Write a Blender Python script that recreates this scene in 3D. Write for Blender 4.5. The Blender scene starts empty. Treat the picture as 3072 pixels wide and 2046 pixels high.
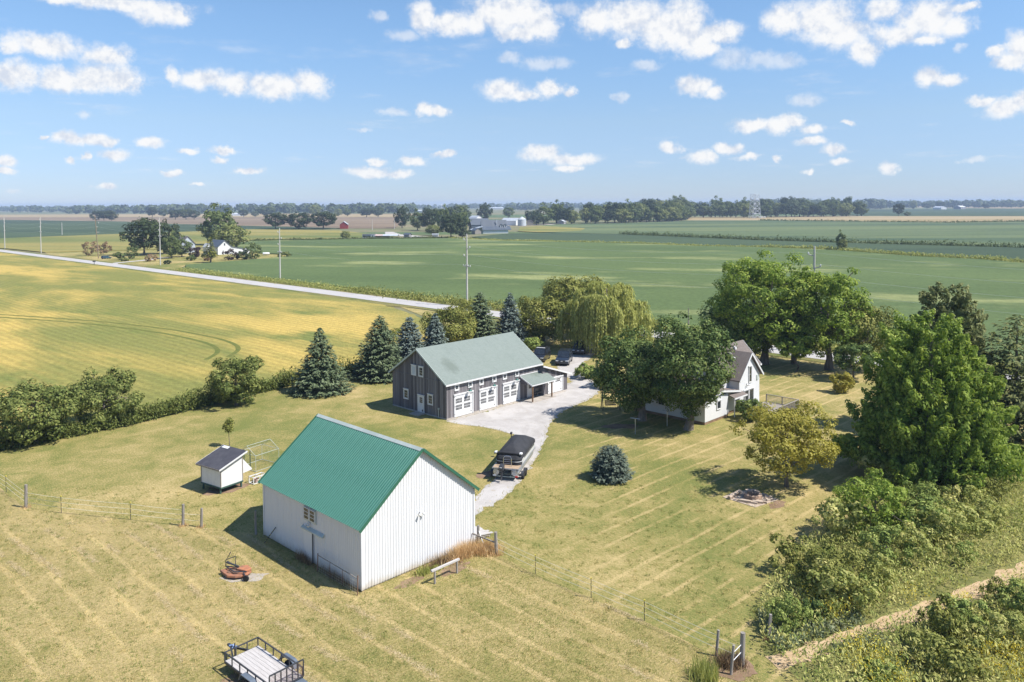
import bpy, math, random
import numpy as np
from mathutils import Vector, Matrix

S = bpy.context.scene
COL = S.collection
R_ = math.radians

# ------------------------------------------------------------------ camera
cam = bpy.data.cameras.new('camera')
cam.sensor_width = 36.0
cam.lens = 36.0 * 2383.54 / 3072.0
cam.shift_y = -(1023 - 695.27) / 3072.0
cam.clip_start = 0.5
cam.clip_end = 40000
camo = bpy.data.objects.new('camera', cam)
COL.objects.link(camo)
_p, _r = R_(2.0), R_(-0.3092)
_rt = Vector((1, 0, 0)); _up = Vector((0, math.sin(_p), math.cos(_p))); _fw = Vector((0, math.cos(_p), -math.sin(_p)))
_r2 = _rt * math.cos(_r) + _up * math.sin(_r)
_u2 = -_rt * math.sin(_r) + _up * math.cos(_r)
_m = Matrix((_r2, _u2, -_fw)).transposed().to_4x4()
_m.translation = (0, 0, 24.0)
camo.matrix_world = _m
S.camera = camo

# ------------------------------------------------------------------ render / exposure
S.view_settings.view_transform = 'Standard'
S.view_settings.look = 'None'
S.view_settings.exposure = 0.62
S.view_settings.gamma = 1.0
S.render.engine = 'CYCLES'
S.cycles.use_denoising = True
S.cycles.max_bounces = 6
S.cycles.diffuse_bounces = 3
S.cycles.glossy_bounces = 2
S.cycles.transmission_bounces = 3
S.cycles.transparent_max_bounces = 8
S.cycles.volume_bounces = 0
S.cycles.caustics_reflective = False
S.cycles.caustics_refractive = False

# ------------------------------------------------------------------ sun and sky
SUN_AZ, SUN_EL = R_(-18.0), R_(52.0)
SUN = Vector((math.cos(SUN_EL) * math.cos(SUN_AZ), math.cos(SUN_EL) * math.sin(SUN_AZ), math.sin(SUN_EL)))
sl = bpy.data.lights.new('sun', 'SUN')
sl.energy = 5.0
sl.angle = R_(0.53)
sl.color = (1.0, 0.955, 0.88)
so = bpy.data.objects.new('sun', sl)
so.rotation_euler = SUN.to_track_quat('Z', 'Y').to_euler()
so.location = (60, -40, 90)
COL.objects.link(so)

CLOUDS = [
(-26.21,12.8,4.14,0.48,0),
(-23.67,12.42,1.67,0.72,0),
(-22.62,12.33,0.62,0.63,0),
(-29.44,12.8,0.95,0.34,0),
(-30.36,9.87,2.13,0.65,0.1),
(-26.94,9.55,1.42,0.67,0.1),
(-32.11,9.54,0.6,0.51,0.1),
(-31.7,7.95,1.3,0.82,0),
(-29.55,7.94,1.27,0.79,0),
(-26.97,8.2,1.93,0.86,0),
(-25.64,8.11,0.94,0.87,0),
(-28.28,7.76,2.72,0.67,0),
(-22.87,8.55,0.53,0.56,0),
(-21.09,8.45,1.65,0.66,0),
(-19.08,8.17,1.4,0.81,0),
(-16.44,8.08,1.74,0.82,0),
(-14.22,8.35,1.37,0.83,0),
(-29.0,4.22,0.88,0.41,0),
(-27.71,4.21,1.15,0.41,0),
(-26.8,4.15,0.5,0.32,0),
(-24.35,4.18,0.91,0.33,0),
(-26.32,3.28,0.93,0.37,0),
(-29.03,2.88,0.36,0.23,0),
(-27.77,3.16,0.25,0.23,0),
(-21.89,3.68,0.59,0.21,0),
(-19.89,3.65,0.83,0.27,0),
(-20.09,3.06,0.55,0.23,0),
(-23.07,2.27,0.67,0.23,0),
(-32.56,2.69,0.52,0.35,0),
(-32.5,2.12,0.45,0.22,0),
(-30.33,4.21,0.35,0.16,0),
(-18.05,2.4,0.85,0.22,0.1),
(-27.15,1.32,0.54,0.2,0.1),
(-21.57,1.47,0.32,0.14,0.1),
(-32.01,0.81,0.38,0.14,0.15),
(-28.08,5.93,0.37,0.25,0.3),
(-6.29,13.06,0.82,1.16,0),
(-4.24,12.7,1.86,0.78,0),
(-2.79,12.81,1.03,0.87,0),
(-0.2,13.39,2.9,1.26,0),
(2.18,12.69,1.45,1.07,0),
(0.73,12.12,2.07,0.59,0),
(-7.73,11.81,0.92,0.39,0.3),
(-9.24,13.03,0.45,0.34,0.3),
(5.99,12.9,1.33,1.06,0),
(8.54,12.92,2.32,1.25,0),
(11.06,12.04,2.18,1.44,0),
(8.13,11.18,0.51,0.34,0),
(4.25,13.62,0.82,0.48,0.3),
(0.09,10.44,0.93,0.4,0.35),
(2.58,10.01,1.55,0.45,0.35),
(-0.54,8.13,1.66,0.71,0),
(0.91,7.82,1.04,0.41,0),
(2.68,8.2,0.88,0.59,0),
(4.13,7.88,0.52,0.28,0),
(-6.04,6.75,0.57,0.49,0),
(-5.12,6.6,0.72,0.39,0),
(-8.4,6.57,1.02,0.25,0.35),
(-7.1,3.11,1.03,0.35,0),
(-9.65,3.05,0.61,0.25,0),
(-8.03,2.24,0.92,0.29,0),
(-10.07,2.34,1.63,0.36,0.1),
(-4.62,3.53,0.67,0.25,0),
(2.24,3.6,1.25,0.57,0),
(4.42,3.12,1.76,0.43,0),
(4.01,2.5,0.93,0.26,0),
(7.78,7.46,0.41,0.32,0.35),
(9.45,9.61,0.91,0.35,0.3),
(11.37,3.89,0.7,0.46,0),
(-10.54,5.28,0.55,0.2,0.3),
(12.1,12.47,1.48,1.71,0),
(12.7,11.38,1.96,1.15,0),
(14.56,11.67,1.45,0.76,0),
(13.58,10.66,1.27,0.48,0),
(15.53,9.89,1.34,0.67,0.3),
(17.53,9.59,1.13,0.57,0.25),
(19.03,9.5,1.01,0.47,0.35),
(18.83,12.23,1.38,1.02,0),
(21.12,12.05,2.13,1.37,0),
(22.46,11.11,2.18,1.0,0),
(23.88,9.9,0.95,0.82,0),
(25.75,10.64,1.33,0.71,0),
(25.05,12.31,1.26,0.66,0),
(27.56,11.43,1.92,1.13,0),
(29.01,10.84,0.86,0.69,0),
(29.78,11.83,0.62,0.26,0),
(27.16,10.24,0.98,0.35,0),
(32.47,9.18,0.95,1.01,0),
(31.13,9.06,0.49,0.34,0),
(31.89,8.47,0.74,0.43,0),
(13.1,8.14,1.18,0.61,0),
(14.18,7.61,0.78,0.39,0),
(27.52,7.8,0.81,0.58,0),
(28.57,7.54,0.87,0.37,0),
(29.15,9.45,0.43,0.22,0.25),
(30.32,6.26,0.69,0.35,0),
(31.55,5.73,1.34,0.61,0),
(32.59,6.01,0.59,0.69,0),
(20.25,6.86,1.0,0.43,0.15),
(16.8,5.25,1.23,0.49,0),
(18.31,5.1,0.93,0.59,0),
(19.06,5.46,0.83,0.48,0),
(20.54,4.92,0.82,0.37,0),
(23.05,5.28,0.48,0.19,0),
(13.61,3.14,1.08,0.48,0),
(15.27,3.76,0.87,0.32,0),
(16.57,3.18,0.67,0.25,0),
(18.33,2.94,0.28,0.25,0),
(20.36,4.01,1.0,0.31,0),
(22.08,3.52,0.67,0.36,0),
(22.58,2.74,0.66,0.25,0),
(20.28,2.02,0.38,0.23,0),
(25.24,2.2,0.55,0.34,0),
(30.06,2.57,0.62,0.16,0.2),
]
wd = bpy.data.worlds.new('World')
S.world = wd
wd.use_nodes = True
wt = wd.node_tree
wt.nodes.clear()
def wn(t, **k):
    n = wt.nodes.new(t)
    for a, b in k.items():
        setattr(n, a, b)
    return n
def wl(a, b):
    wt.links.new(a, b)
def wmath(op, a, b=None, c=None, clamp=False):
    n = wn('ShaderNodeMath', operation=op, use_clamp=clamp)
    for i, v in enumerate((a, b, c)):
        if v is None:
            continue
        if isinstance(v, (int, float)):
            n.inputs[i].default_value = v
        else:
            wl(v, n.inputs[i])
    return n.outputs[0]
sky = wn('ShaderNodeTexSky', sky_type='NISHITA')
sky.sun_disc = False
sky.sun_elevation = SUN_EL
sky.sun_rotation = math.atan2(SUN.x, SUN.y)
sky.altitude = 200
sky.air_density = 1.0
sky.dust_density = 0.0
sky.ozone_density = 3.0
tc = wn('ShaderNodeTexCoord')
sx = wn('ShaderNodeSeparateXYZ'); wl(tc.outputs['Generated'], sx.inputs[0])
az = wmath('ARCTAN2', sx.outputs[0], sx.outputs[1])
el = wmath('ARCSINE', sx.outputs[2])
# billowy warp so that the cloud outlines are cauliflower-like
nz = wn('ShaderNodeTexNoise'); nz.inputs['Scale'].default_value = 26; nz.inputs['Detail'].default_value = 8; nz.inputs['Roughness'].default_value = 0.66
wl(tc.outputs['Generated'], nz.inputs['Vector'])
nv = wn('ShaderNodeVectorMath', operation='MULTIPLY_ADD'); wl(nz.outputs['Color'], nv.inputs[0])
nv.inputs[1].default_value = (0.044, 0.022, 0); nv.inputs[2].default_value = (-0.022, -0.011, 0)
cb = wn('ShaderNodeCombineXYZ'); wl(az, cb.inputs[0]); wl(el, cb.inputs[1])
pv = wn('ShaderNodeVectorMath', operation='ADD'); wl(cb.outputs[0], pv.inputs[0]); wl(nv.outputs[0], pv.inputs[1])
n2 = wn('ShaderNodeTexNoise'); n2.inputs['Scale'].default_value = 62; n2.inputs['Detail'].default_value = 7; n2.inputs['Roughness'].default_value = 0.66
wl(tc.outputs['Generated'], n2.inputs['Vector'])
kn = wmath('MULTIPLY_ADD', n2.outputs['Fac'], 1.05, -0.52)
# thin scattered fair-weather cloud over the whole sky (a layer seen in perspective)
zc = wmath('ADD', wmath('MAXIMUM', sx.outputs[2], 0.0), 0.06)
dv = wn('ShaderNodeVectorMath', operation='DIVIDE'); wl(tc.outputs['Generated'], dv.inputs[0])
cz = wn('ShaderNodeCombineXYZ'); wl(zc, cz.inputs[0]); wl(zc, cz.inputs[1]); cz.inputs[2].default_value = 1
wl(cz.outputs[0], dv.inputs[1])
n3 = wn('ShaderNodeTexNoise'); n3.inputs['Scale'].default_value = 1.6; n3.inputs['Detail'].default_value = 7; n3.inputs['Roughness'].default_value = 0.62
wl(dv.outputs[0], n3.inputs['Vector'])
m3 = wn('ShaderNodeMapRange', interpolation_type='SMOOTHSTEP'); wl(n3.outputs['Fac'], m3.inputs[0])
m3.inputs[1].default_value = 0.55; m3.inputs[2].default_value = 0.85; m3.inputs[4].default_value = 0.45
hz = wn('ShaderNodeMapRange'); wl(sx.outputs[2], hz.inputs[0]); hz.inputs[1].default_value = 0.005; hz.inputs[2].default_value = 0.05
thin = wmath('MULTIPLY', m3.outputs[0], hz.outputs[0])
# cloud body: white with faint lilac-grey hollows on the side away from the sun
ofs = wn('ShaderNodeVectorMath', operation='ADD'); wl(tc.outputs['Generated'], ofs.inputs[0]); ofs.inputs[1].default_value = (0.004, 0, 0.010)
n4 = wn('ShaderNodeTexNoise'); n4.inputs['Scale'].default_value = 62; n4.inputs['Detail'].default_value = 4; n4.inputs['Roughness'].default_value = 0.6
wl(ofs.outputs[0], n4.inputs['Vector'])
of2 = wn('ShaderNodeVectorMath', operation='ADD'); wl(tc.outputs['Generated'], of2.inputs[0]); of2.inputs[1].default_value = (0.008, 0, 0.018)
n6 = wn('ShaderNodeTexNoise'); n6.inputs['Scale'].default_value = 26; n6.inputs['Detail'].default_value = 3; n6.inputs['Roughness'].default_value = 0.6
wl(of2.outputs[0], n6.inputs['Vector'])
emb = wmath('ADD', wmath('SUBTRACT', n4.outputs['Fac'], n2.outputs['Fac']), wmath('SUBTRACT', n6.outputs['Fac'], nz.outputs['Fac']))
m4 = wn('ShaderNodeMapRange', interpolation_type='SMOOTHSTEP'); wl(emb, m4.inputs[0])
m4.inputs[1].default_value = -0.34; m4.inputs[2].default_value = 0.12
cc = wn('ShaderNodeMix', data_type='RGBA'); wl(m4.outputs[0], cc.inputs['Factor'])
cc.inputs['A'].default_value = (0.70, 0.76, 0.87, 1); cc.inputs['B'].default_value = (1.0, 1.0, 1.0, 1)
cm = wn('ShaderNodeVectorMath', operation='SCALE'); wl(cc.outputs['Result'], cm.inputs[0]); cm.inputs['Scale'].default_value = 6.4
# clear air: a little deeper blue towards the horizon than the model's dry air
hs = wn('ShaderNodeHueSaturation'); hs.inputs['Saturation'].default_value = 1.05; hs.inputs['Value'].default_value = 1.06
wl(sky.outputs[0], hs.inputs['Color'])
hg = wn('ShaderNodeMapRange', interpolation_type='SMOOTHSTEP'); wl(sx.outputs[2], hg.inputs[0]); hg.inputs[1].default_value = -0.02; hg.inputs[2].default_value = 0.26
tnt = wn('ShaderNodeValToRGB'); wl(hg.outputs[0], tnt.inputs[0])
for q_, (p_, c_) in enumerate(((0.0, (0.43, 0.535, 0.85, 1)), (0.40, (0.73, 0.735, 0.83, 1)), (1.0, (0.92, 0.965, 1.0, 1)))):
    e_ = tnt.color_ramp.elements[q_] if q_ < 1 else (tnt.color_ramp.elements.new(p_) if q_ == 1 else tnt.color_ramp.elements[2])
    e_.position = p_; e_.color = c_
tn = wn('ShaderNodeVectorMath', operation='MULTIPLY'); wl(hs.outputs[0], tn.inputs[0]); wl(tnt.outputs['Color'], tn.inputs[1])
def backdrop(alpha, col):
    mx = wn('ShaderNodeMix', data_type='RGBA'); wl(alpha, mx.inputs['Factor']); wl(tn.outputs[0], mx.inputs['A'])
    if isinstance(col, tuple): mx.inputs['B'].default_value = col
    else: wl(col, mx.inputs['B'])
    bg = wn('ShaderNodeBackground'); bg.inputs['Strength'].default_value = 0.10
    wl(mx.outputs['Result'], bg.inputs['Color']); return bg.outputs[0]
def field(clouds):
    fld = None
    for (a, e, ra, re, soft) in clouds:
        a, e, ra, re = R_(a), R_(e), R_(ra) * 1.24, R_(re) * 1.20
        v = wn('ShaderNodeVectorMath', operation='MULTIPLY_ADD')
        wl(pv.outputs[0], v.inputs[0])
        v.inputs[1].default_value = (1 / ra, 1 / re, 0)
        v.inputs[2].default_value = (-a / ra, -e / re, 0)
        ln = wn('ShaderNodeVectorMath', operation='LENGTH'); wl(v.outputs[0], ln.inputs[0])
        d = ln.outputs['Value']
        fld = d if fld is None else wmath('SMOOTH_MIN', fld, d, 0.22)
    return fld
def cumulus(clouds):
    mr = wn('ShaderNodeMapRange', interpolation_type='SMOOTHERSTEP'); wl(wmath('ADD', field([c for c in clouds if c[4] < 0.12]), kn), mr.inputs[0])
    mr.inputs[1].default_value = 1.24; mr.inputs[2].default_value = 0.30; mr.inputs[3].default_value = 0; mr.inputs[4].default_value = 0.97
    body = mr.outputs[0]
    veil = [c for c in clouds if c[4] >= 0.12]
    if veil:
        mv = wn('ShaderNodeMapRange', interpolation_type='SMOOTHSTEP'); wl(wmath('ADD', field(veil), kn), mv.inputs[0])
        mv.inputs[1].default_value = 1.25; mv.inputs[2].default_value = 0.30; mv.inputs[4].default_value = 0.5
        body = wmath('MAXIMUM', body, mv.outputs[0])
    return backdrop(wmath('MAXIMUM', body, thin), cm.outputs[0])
# the cumulus are grouped by bearing so that each sky ray only evaluates the group it can meet
def pick(f, a, b):
    m = wn('ShaderNodeMixShader'); wl(f, m.inputs[0]); wl(a, m.inputs[1]); wl(b, m.inputs[2]); return m.outputs[0]
def group(lo, hi): return [c for c in CLOUDS if lo < c[0] + c[2] * 2.2 + 2.5 and c[0] - c[2] * 2.2 - 2.5 < hi]
west = pick(wmath('GREATER_THAN', az, R_(-17)), cumulus(group(-90, -17)), cumulus(group(-17, 0)))
east = pick(wmath('GREATER_THAN', az, R_(17)), cumulus(group(0, 17)), cumulus(group(17, 90)))
cum = pick(wmath('GREATER_THAN', az, 0.0), west, east)
near_ = wmath('MULTIPLY', wmath('LESS_THAN', wmath('ABSOLUTE', az), R_(44)), wmath('LESS_THAN', wmath('ABSOLUTE', el), R_(22)))
clear = backdrop(thin, (6.1, 6.2, 6.4, 1))
ow = wn('ShaderNodeOutputWorld'); wl(pick(near_, clear, cum), ow.inputs['Surface'])
wd.cycles.sampling_method = 'MANUAL'
wd.cycles.sample_map_resolution = 512

# ------------------------------------------------------------------ helpers
def tag(o, label=None, cat=None, group=None, kind=None):
    if label: o['label'] = label
    if cat: o['category'] = cat
    if group: o['group'] = group
    if kind: o['kind'] = kind
    return o
def empty(name, loc, rz=0.0, label=None, cat=None, group=None):
    o = bpy.data.objects.new(name, None)
    o.empty_display_size = 0.3
    o.location = loc
    o.rotation_euler = (0, 0, rz)
    COL.objects.link(o)
    return tag(o, label, cat, group)
def obj(name, me, parent=None, loc=None, rot=None, scale=None):
    o = bpy.data.objects.new(name, me)
    COL.objects.link(o)
    if parent is not None: o.parent = parent
    if loc is not None: o.location = loc
    if rot is not None: o.rotation_euler = rot
    if scale is not None: o.scale = scale
    return o
def copy_tree(o, parent=None):
    c = o.copy(); COL.objects.link(c)
    c.parent = parent
    for ch in o.children:
        copy_tree(ch, c)
    return c
def mesh_np(name, V, Fq, mat, lv=None, smooth=False):
    """mesh from numpy arrays; Fq is (m,3) or (m,4)"""
    me = bpy.data.meshes.new(name)
    n, m, kk = len(V), len(Fq), Fq.shape[1]
    me.vertices.add(n); me.vertices.foreach_set('co', np.ascontiguousarray(V, np.float32).ravel())
    me.loops.add(m * kk); me.loops.foreach_set('vertex_index', np.ascontiguousarray(Fq, np.int32).ravel())
    me.polygons.add(m); me.polygons.foreach_set('loop_start', np.arange(0, m * kk, kk, dtype=np.int32))
    me.polygons.foreach_set('loop_total', np.full(m, kk, np.int32))
    if smooth: me.polygons.foreach_set('use_smooth', np.ones(m, bool))
    me.update(calc_edges=True)
    if lv is not None:
        at = me.attributes.new('lv', 'FLOAT', 'POINT')
        at.data.foreach_set('value', np.ascontiguousarray(lv, np.float32))
    if mat is not None: me.materials.append(mat)
    return me
class MB:
    """collects boxes, beams, tubes, prisms and lathes into one mesh"""
    def __init__(s):
        s.v = []; s.f = []
    def add(s, vs, fs):
        b = len(s.v); s.v += [tuple(q) for q in vs]; s.f += [[b + i for i in f] for f in fs]; return s
    def box(s, x0, x1, y0, y1, z0, z1):
        return s.add([(x0, y0, z0), (x1, y0, z0), (x1, y1, z0), (x0, y1, z0), (x0, y0, z1), (x1, y0, z1), (x1, y1, z1), (x0, y1, z1)],
                     [(0, 3, 2, 1), (4, 5, 6, 7), (0, 1, 5, 4), (1, 2, 6, 5), (2, 3, 7, 6), (3, 0, 4, 7)])
    def cbox(s, c, d):
        return s.box(c[0] - d[0] / 2, c[0] + d[0] / 2, c[1] - d[1] / 2, c[1] + d[1] / 2, c[2] - d[2] / 2, c[2] + d[2] / 2)
    def beam(s, p, q, w, h, up=(0, 0, 1)):
        p, q = Vector(p), Vector(q); d = (q - p).normalized(); u = Vector(up)
        if abs(d.dot(u)) > 0.98: u = Vector((1, 0, 0))
        r = d.cross(u).normalized() * (w / 2); u = r.cross(d).normalized() * (h / 2)
        vs = [a + i * r + j * u for a in (p, q) for i, j in ((-1, -1), (1, -1), (1, 1), (-1, 1))]
        return s.add(vs, [(0, 3, 2, 1), (4, 5, 6, 7), (0, 1, 5, 4), (1, 2, 6, 5), (2, 3, 7, 6), (3, 0, 4, 7)])
    def path(s, pts, rad, n=8, cap=True):
        pts = [Vector(q) for q in pts]; b = len(s.v); m = len(pts)
        if not hasattr(rad, '__len__'): rad = [rad] * m
        for i, q in enumerate(pts):
            d = (pts[min(i + 1, m - 1)] - pts[max(i - 1, 0)]).normalized()
            u = Vector((0, 0, 1)) if abs(d.z) < 0.95 else Vector((1, 0, 0))
            r = d.cross(u).normalized(); u = r.cross(d)
            for j in range(n):
                a = 2 * math.pi * j / n
                s.v.append(tuple(q + (r * math.cos(a) + u * math.sin(a)) * rad[i]))
        for i in range(m - 1):
            for j in range(n):
                s.f.append([b + i * n + j, b + i * n + (j + 1) % n, b + (i + 1) * n + (j + 1) % n, b + (i + 1) * n + j])
        if cap:
            s.f.append([b + j for j in range(n)][::-1]); s.f.append([b + (m - 1) * n + j for j in range(n)])
        return s
    def lathe(s, prof, c=(0, 0, 0), n=16, axis='z'):
        b = len(s.v); m = len(prof)
        for (r, z) in prof:
            for j in range(n):
                a = 2 * math.pi * j / n
                q = (r * math.cos(a), r * math.sin(a), z)
                if axis == 'x': q = (q[2], q[0], q[1])
                if axis == 'y': q = (q[0], q[2], q[1])
                s.v.append((q[0] + c[0], q[1] + c[1], q[2] + c[2]))
        for i in range(m - 1):
            for j in range(n):
                s.f.append([b + i * n + j, b + i * n + (j + 1) % n, b + (i + 1) * n + (j + 1) % n, b + (i + 1) * n + j])
        s.f.append([b + j for j in range(n)][::-1]); s.f.append([b + (m - 1) * n + j for j in range(n)])
        return s
    def prism(s, poly, fa, fb):
        """poly: list of 2d points; fa, fb map a 2d point to 3d for the two caps"""
        n = len(poly); b = len(s.v)
        s.v += [tuple(fa(*q)) for q in poly] + [tuple(fb(*q)) for q in poly]
        s.f.append([b + i for i in range(n)][::-1]); s.f.append([b + n + i for i in range(n)])
        for i in range(n):
            j = (i + 1) % n
            s.f.append([b + i, b + j, b + n + j, b + n + i])
        return s
    def loft(s, rings, cap=True):
        b = len(s.v); n = len(rings[0]); m = len(rings)
        for r in rings: s.v += [tuple(q) for q in r]
        for i in range(m - 1):
            for j in range(n):
                s.f.append([b + i * n + j, b + i * n + (j + 1) % n, b + (i + 1) * n + (j + 1) % n, b + (i + 1) * n + j])
        if cap:
            s.f.append([b + j for j in range(n)][::-1]); s.f.append([b + (m - 1) * n + j for j in range(n)])
        return s
    def mesh(s, name, mat, smooth=False, lv=None):
        me = bpy.data.meshes.new(name)
        me.from_pydata(s.v, [], s.f)
        me.update()
        if smooth:
            me.polygons.foreach_set('use_smooth', [True] * len(me.polygons))
            try: me.set_sharp_from_angle(angle=R_(38))
            except Exception: pass
        if mat is not None: me.materials.append(mat)
        return me
    def build(s, name, mat, parent=None, loc=None, rot=None, smooth=False, bevel=0):
        o = obj(name, s.mesh(name, mat, smooth), parent, loc, rot)
        if bevel:
            b = o.modifiers.new('bevel', 'BEVEL'); b.width = bevel; b.segments = 2; b.limit_method = 'ANGLE'
        return o

# ------------------------------------------------------------------ materials
class NT:
    def __init__(s, name):
        s.m = bpy.data.materials.new(name); s.m.use_nodes = True
        s.t = s.m.node_tree; s.b = s.t.nodes['Principled BSDF']; s.out = s.t.nodes['Material Output']
        s._pos = None
    def n(s, t, **k):
        x = s.t.nodes.new(t)
        for a, b in k.items(): setattr(x, a, b)
        return x
    def l(s, a, b): s.t.links.new(a, b)
    def pos(s, kind='world'):
        if kind == 'world': return s.n('ShaderNodeNewGeometry').outputs['Position']
        return s.n('ShaderNodeTexCoord').outputs['Object']
    def noise(s, vec, scale, detail=4, rough=0.55, dist=0.0):
        x = s.n('ShaderNodeTexNoise'); x.inputs['Scale'].default_value = scale; x.inputs['Detail'].default_value = detail
        x.inputs['Roughness'].default_value = rough; x.inputs['Distortion'].default_value = dist
        s.l(vec, x.inputs['Vector']); return x.outputs['Fac']
    def vscale(s, vec, sc, rz=0.0):
        x = s.n('ShaderNodeMapping'); x.inputs['Scale'].default_value = sc
        if rz:
            y = s.n('ShaderNodeVectorRotate', rotation_type='Z_AXIS'); y.inputs['Angle'].default_value = rz; s.l(vec, y.inputs['Vector']); vec = y.outputs[0]
        s.l(vec, x.inputs['Vector']); return x.outputs[0]
    def math(s, op, a, b=None, c=None, clamp=False):
        x = s.n('ShaderNodeMath', operation=op, use_clamp=clamp)
        for i, v in enumerate((a, b, c)):
            if v is None: continue
            if isinstance(v, (int, float)): x.inputs[i].default_value = v
            else: s.l(v, x.inputs[i])
        return x.outputs[0]
    def rng(s, f, a, b, c=0.0, d=1.0, smooth=True):
        x = s.n('ShaderNodeMapRange', interpolation_type='SMOOTHSTEP' if smooth else 'LINEAR'); s.l(f, x.inputs[0])
        for i, v in enumerate((a, b, c, d)): x.inputs[i + 1].default_value = v
        return x.outputs[0]
    def mix(s, f, a, b):
        x = s.n('ShaderNodeMix', data_type='RGBA')
        if isinstance(f, (int, float)): x.inputs['Factor'].default_value = f
        else: s.l(f, x.inputs['Factor'])
        for k, v in (('A', a), ('B', b)):
            if isinstance(v, (tuple, list)): x.inputs[k].default_value = (*v[:3], 1)
            else: s.l(v, x.inputs[k])
        return x.outputs['Result']
    def ramp(s, f, stops):
        x = s.n('ShaderNodeValToRGB'); e = x.color_ramp.elements
        while len(e) < len(stops): e.new(0.5)
        for q, (p, c) in zip(e, stops): q.position = p; q.color = (*c, 1)
        s.l(f, x.inputs[0]); return x.outputs[0]
    def bump(s, h, strength=0.3, dist=0.02):
        x = s.n('ShaderNodeBump'); x.inputs['Strength'].default_value = strength; x.inputs['Distance'].default_value = dist
        s.l(h, x.inputs['Height']); s.l(x.outputs[0], s.b.inputs['Normal'])
    def col(s, c):
        if isinstance(c, (tuple, list)): s.b.inputs['Base Color'].default_value = (*c[:3], 1)
        else: s.l(c, s.b.inputs['Base Color'])
    def par(s, rough=0.8, spec=0.3, metal=0.0, coat=0.0):
        s.b.inputs['Roughness'].default_value = rough; s.b.inputs['Specular IOR Level'].default_value = spec
        s.b.inputs['Metallic'].default_value = metal; s.b.inputs['Coat Weight'].default_value = coat
        return s.m
def simple(name, c1, c2=None, scale=3.0, rough=0.7, spec=0.3, metal=0.0, bump=0.0, bscale=None, coat=0.0, detail=5, space='obj', stretch=None):
    t = NT(name)
    c2 = c2 or tuple(x * 0.78 for x in c1)
    p = t.pos('world' if space == 'world' else 'obj')
    if stretch: p = t.vscale(p, stretch)
    f = t.noise(p, scale, detail, 0.6)
    t.col(t.mix(t.rng(f, 0.32, 0.68), c1, c2))
    if bump: t.bump(t.noise(p, bscale or scale * 4, 4), bump)
    return t.par(rough, spec, metal, coat)
def leafmat(name, dark, mid, light, transl=0.15, rough=0.55, nscale=0.35):
    t = NT(name)
    a = t.n('ShaderNodeAttribute', attribute_name='lv')
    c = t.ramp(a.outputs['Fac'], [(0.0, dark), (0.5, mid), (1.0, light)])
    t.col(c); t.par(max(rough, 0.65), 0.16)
    tr = t.n('ShaderNodeBsdfTranslucent'); hs = t.n('ShaderNodeHueSaturation'); hs.inputs['Value'].default_value = 1.35; hs.inputs['Saturation'].default_value = 1.1
    t.l(c, hs.inputs['Color']); t.l(hs.outputs[0], tr.inputs['Color'])
    mx = t.n('ShaderNodeMixShader'); mx.inputs[0].default_value = transl
    t.l(t.b.outputs[0], mx.inputs[1]); t.l(tr.outputs[0], mx.inputs[2]); t.l(mx.outputs[0], t.out.inputs['Surface'])
    return t.m

# ================================================================== SETTING
rs = np.random.RandomState(7)
def pip(poly, X, Y):
    c = np.zeros(X.shape, bool); n = len(poly); j = n - 1
    for i in range(n):
        xi, yi = poly[i]; xj, yj = poly[j]
        t = ((yi > Y) != (yj > Y)) & (X < (xj - xi) * (Y - yi) / (yj - yi + 1e-12) + xi)
        c ^= t; j = i
    return c
def rough_edge(poly, step=0.8, amp=0.12, seed=1, closed=True):
    r = np.random.RandomState(seed); out = []
    n = len(poly)
    for i in range(n if closed else n - 1):
        a = np.array(poly[i], float); b = np.array(poly[(i + 1) % n], float)
        L = np.hypot(*(b - a)); k = max(1, int(L / step)); nn = np.array([-(b - a)[1], (b - a)[0]]) / max(L, 1e-6)
        for q in range(k):
            out.append(tuple(a + (b - a) * q / k + nn * r.normal(0, amp) * (1 if q else 0.4)))
    return out
def sheet(name, poly, z, mat, thick=0.0, kind='structure', parent=None, label=None):
    m = MB()
    if thick: m.prism(poly, lambda x, y: (x, y, z - thick), lambda x, y: (x, y, z))
    else: m.add([(x, y, z) for x, y in poly], [list(range(len(poly)))])
    me = m.mesh(name, mat)
    # face upwards
    if me.polygons[0 if not thick else 1].normal.z < 0: me.flip_normals()
    o = obj(name, me, parent)
    return tag(o, kind=kind)

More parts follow.
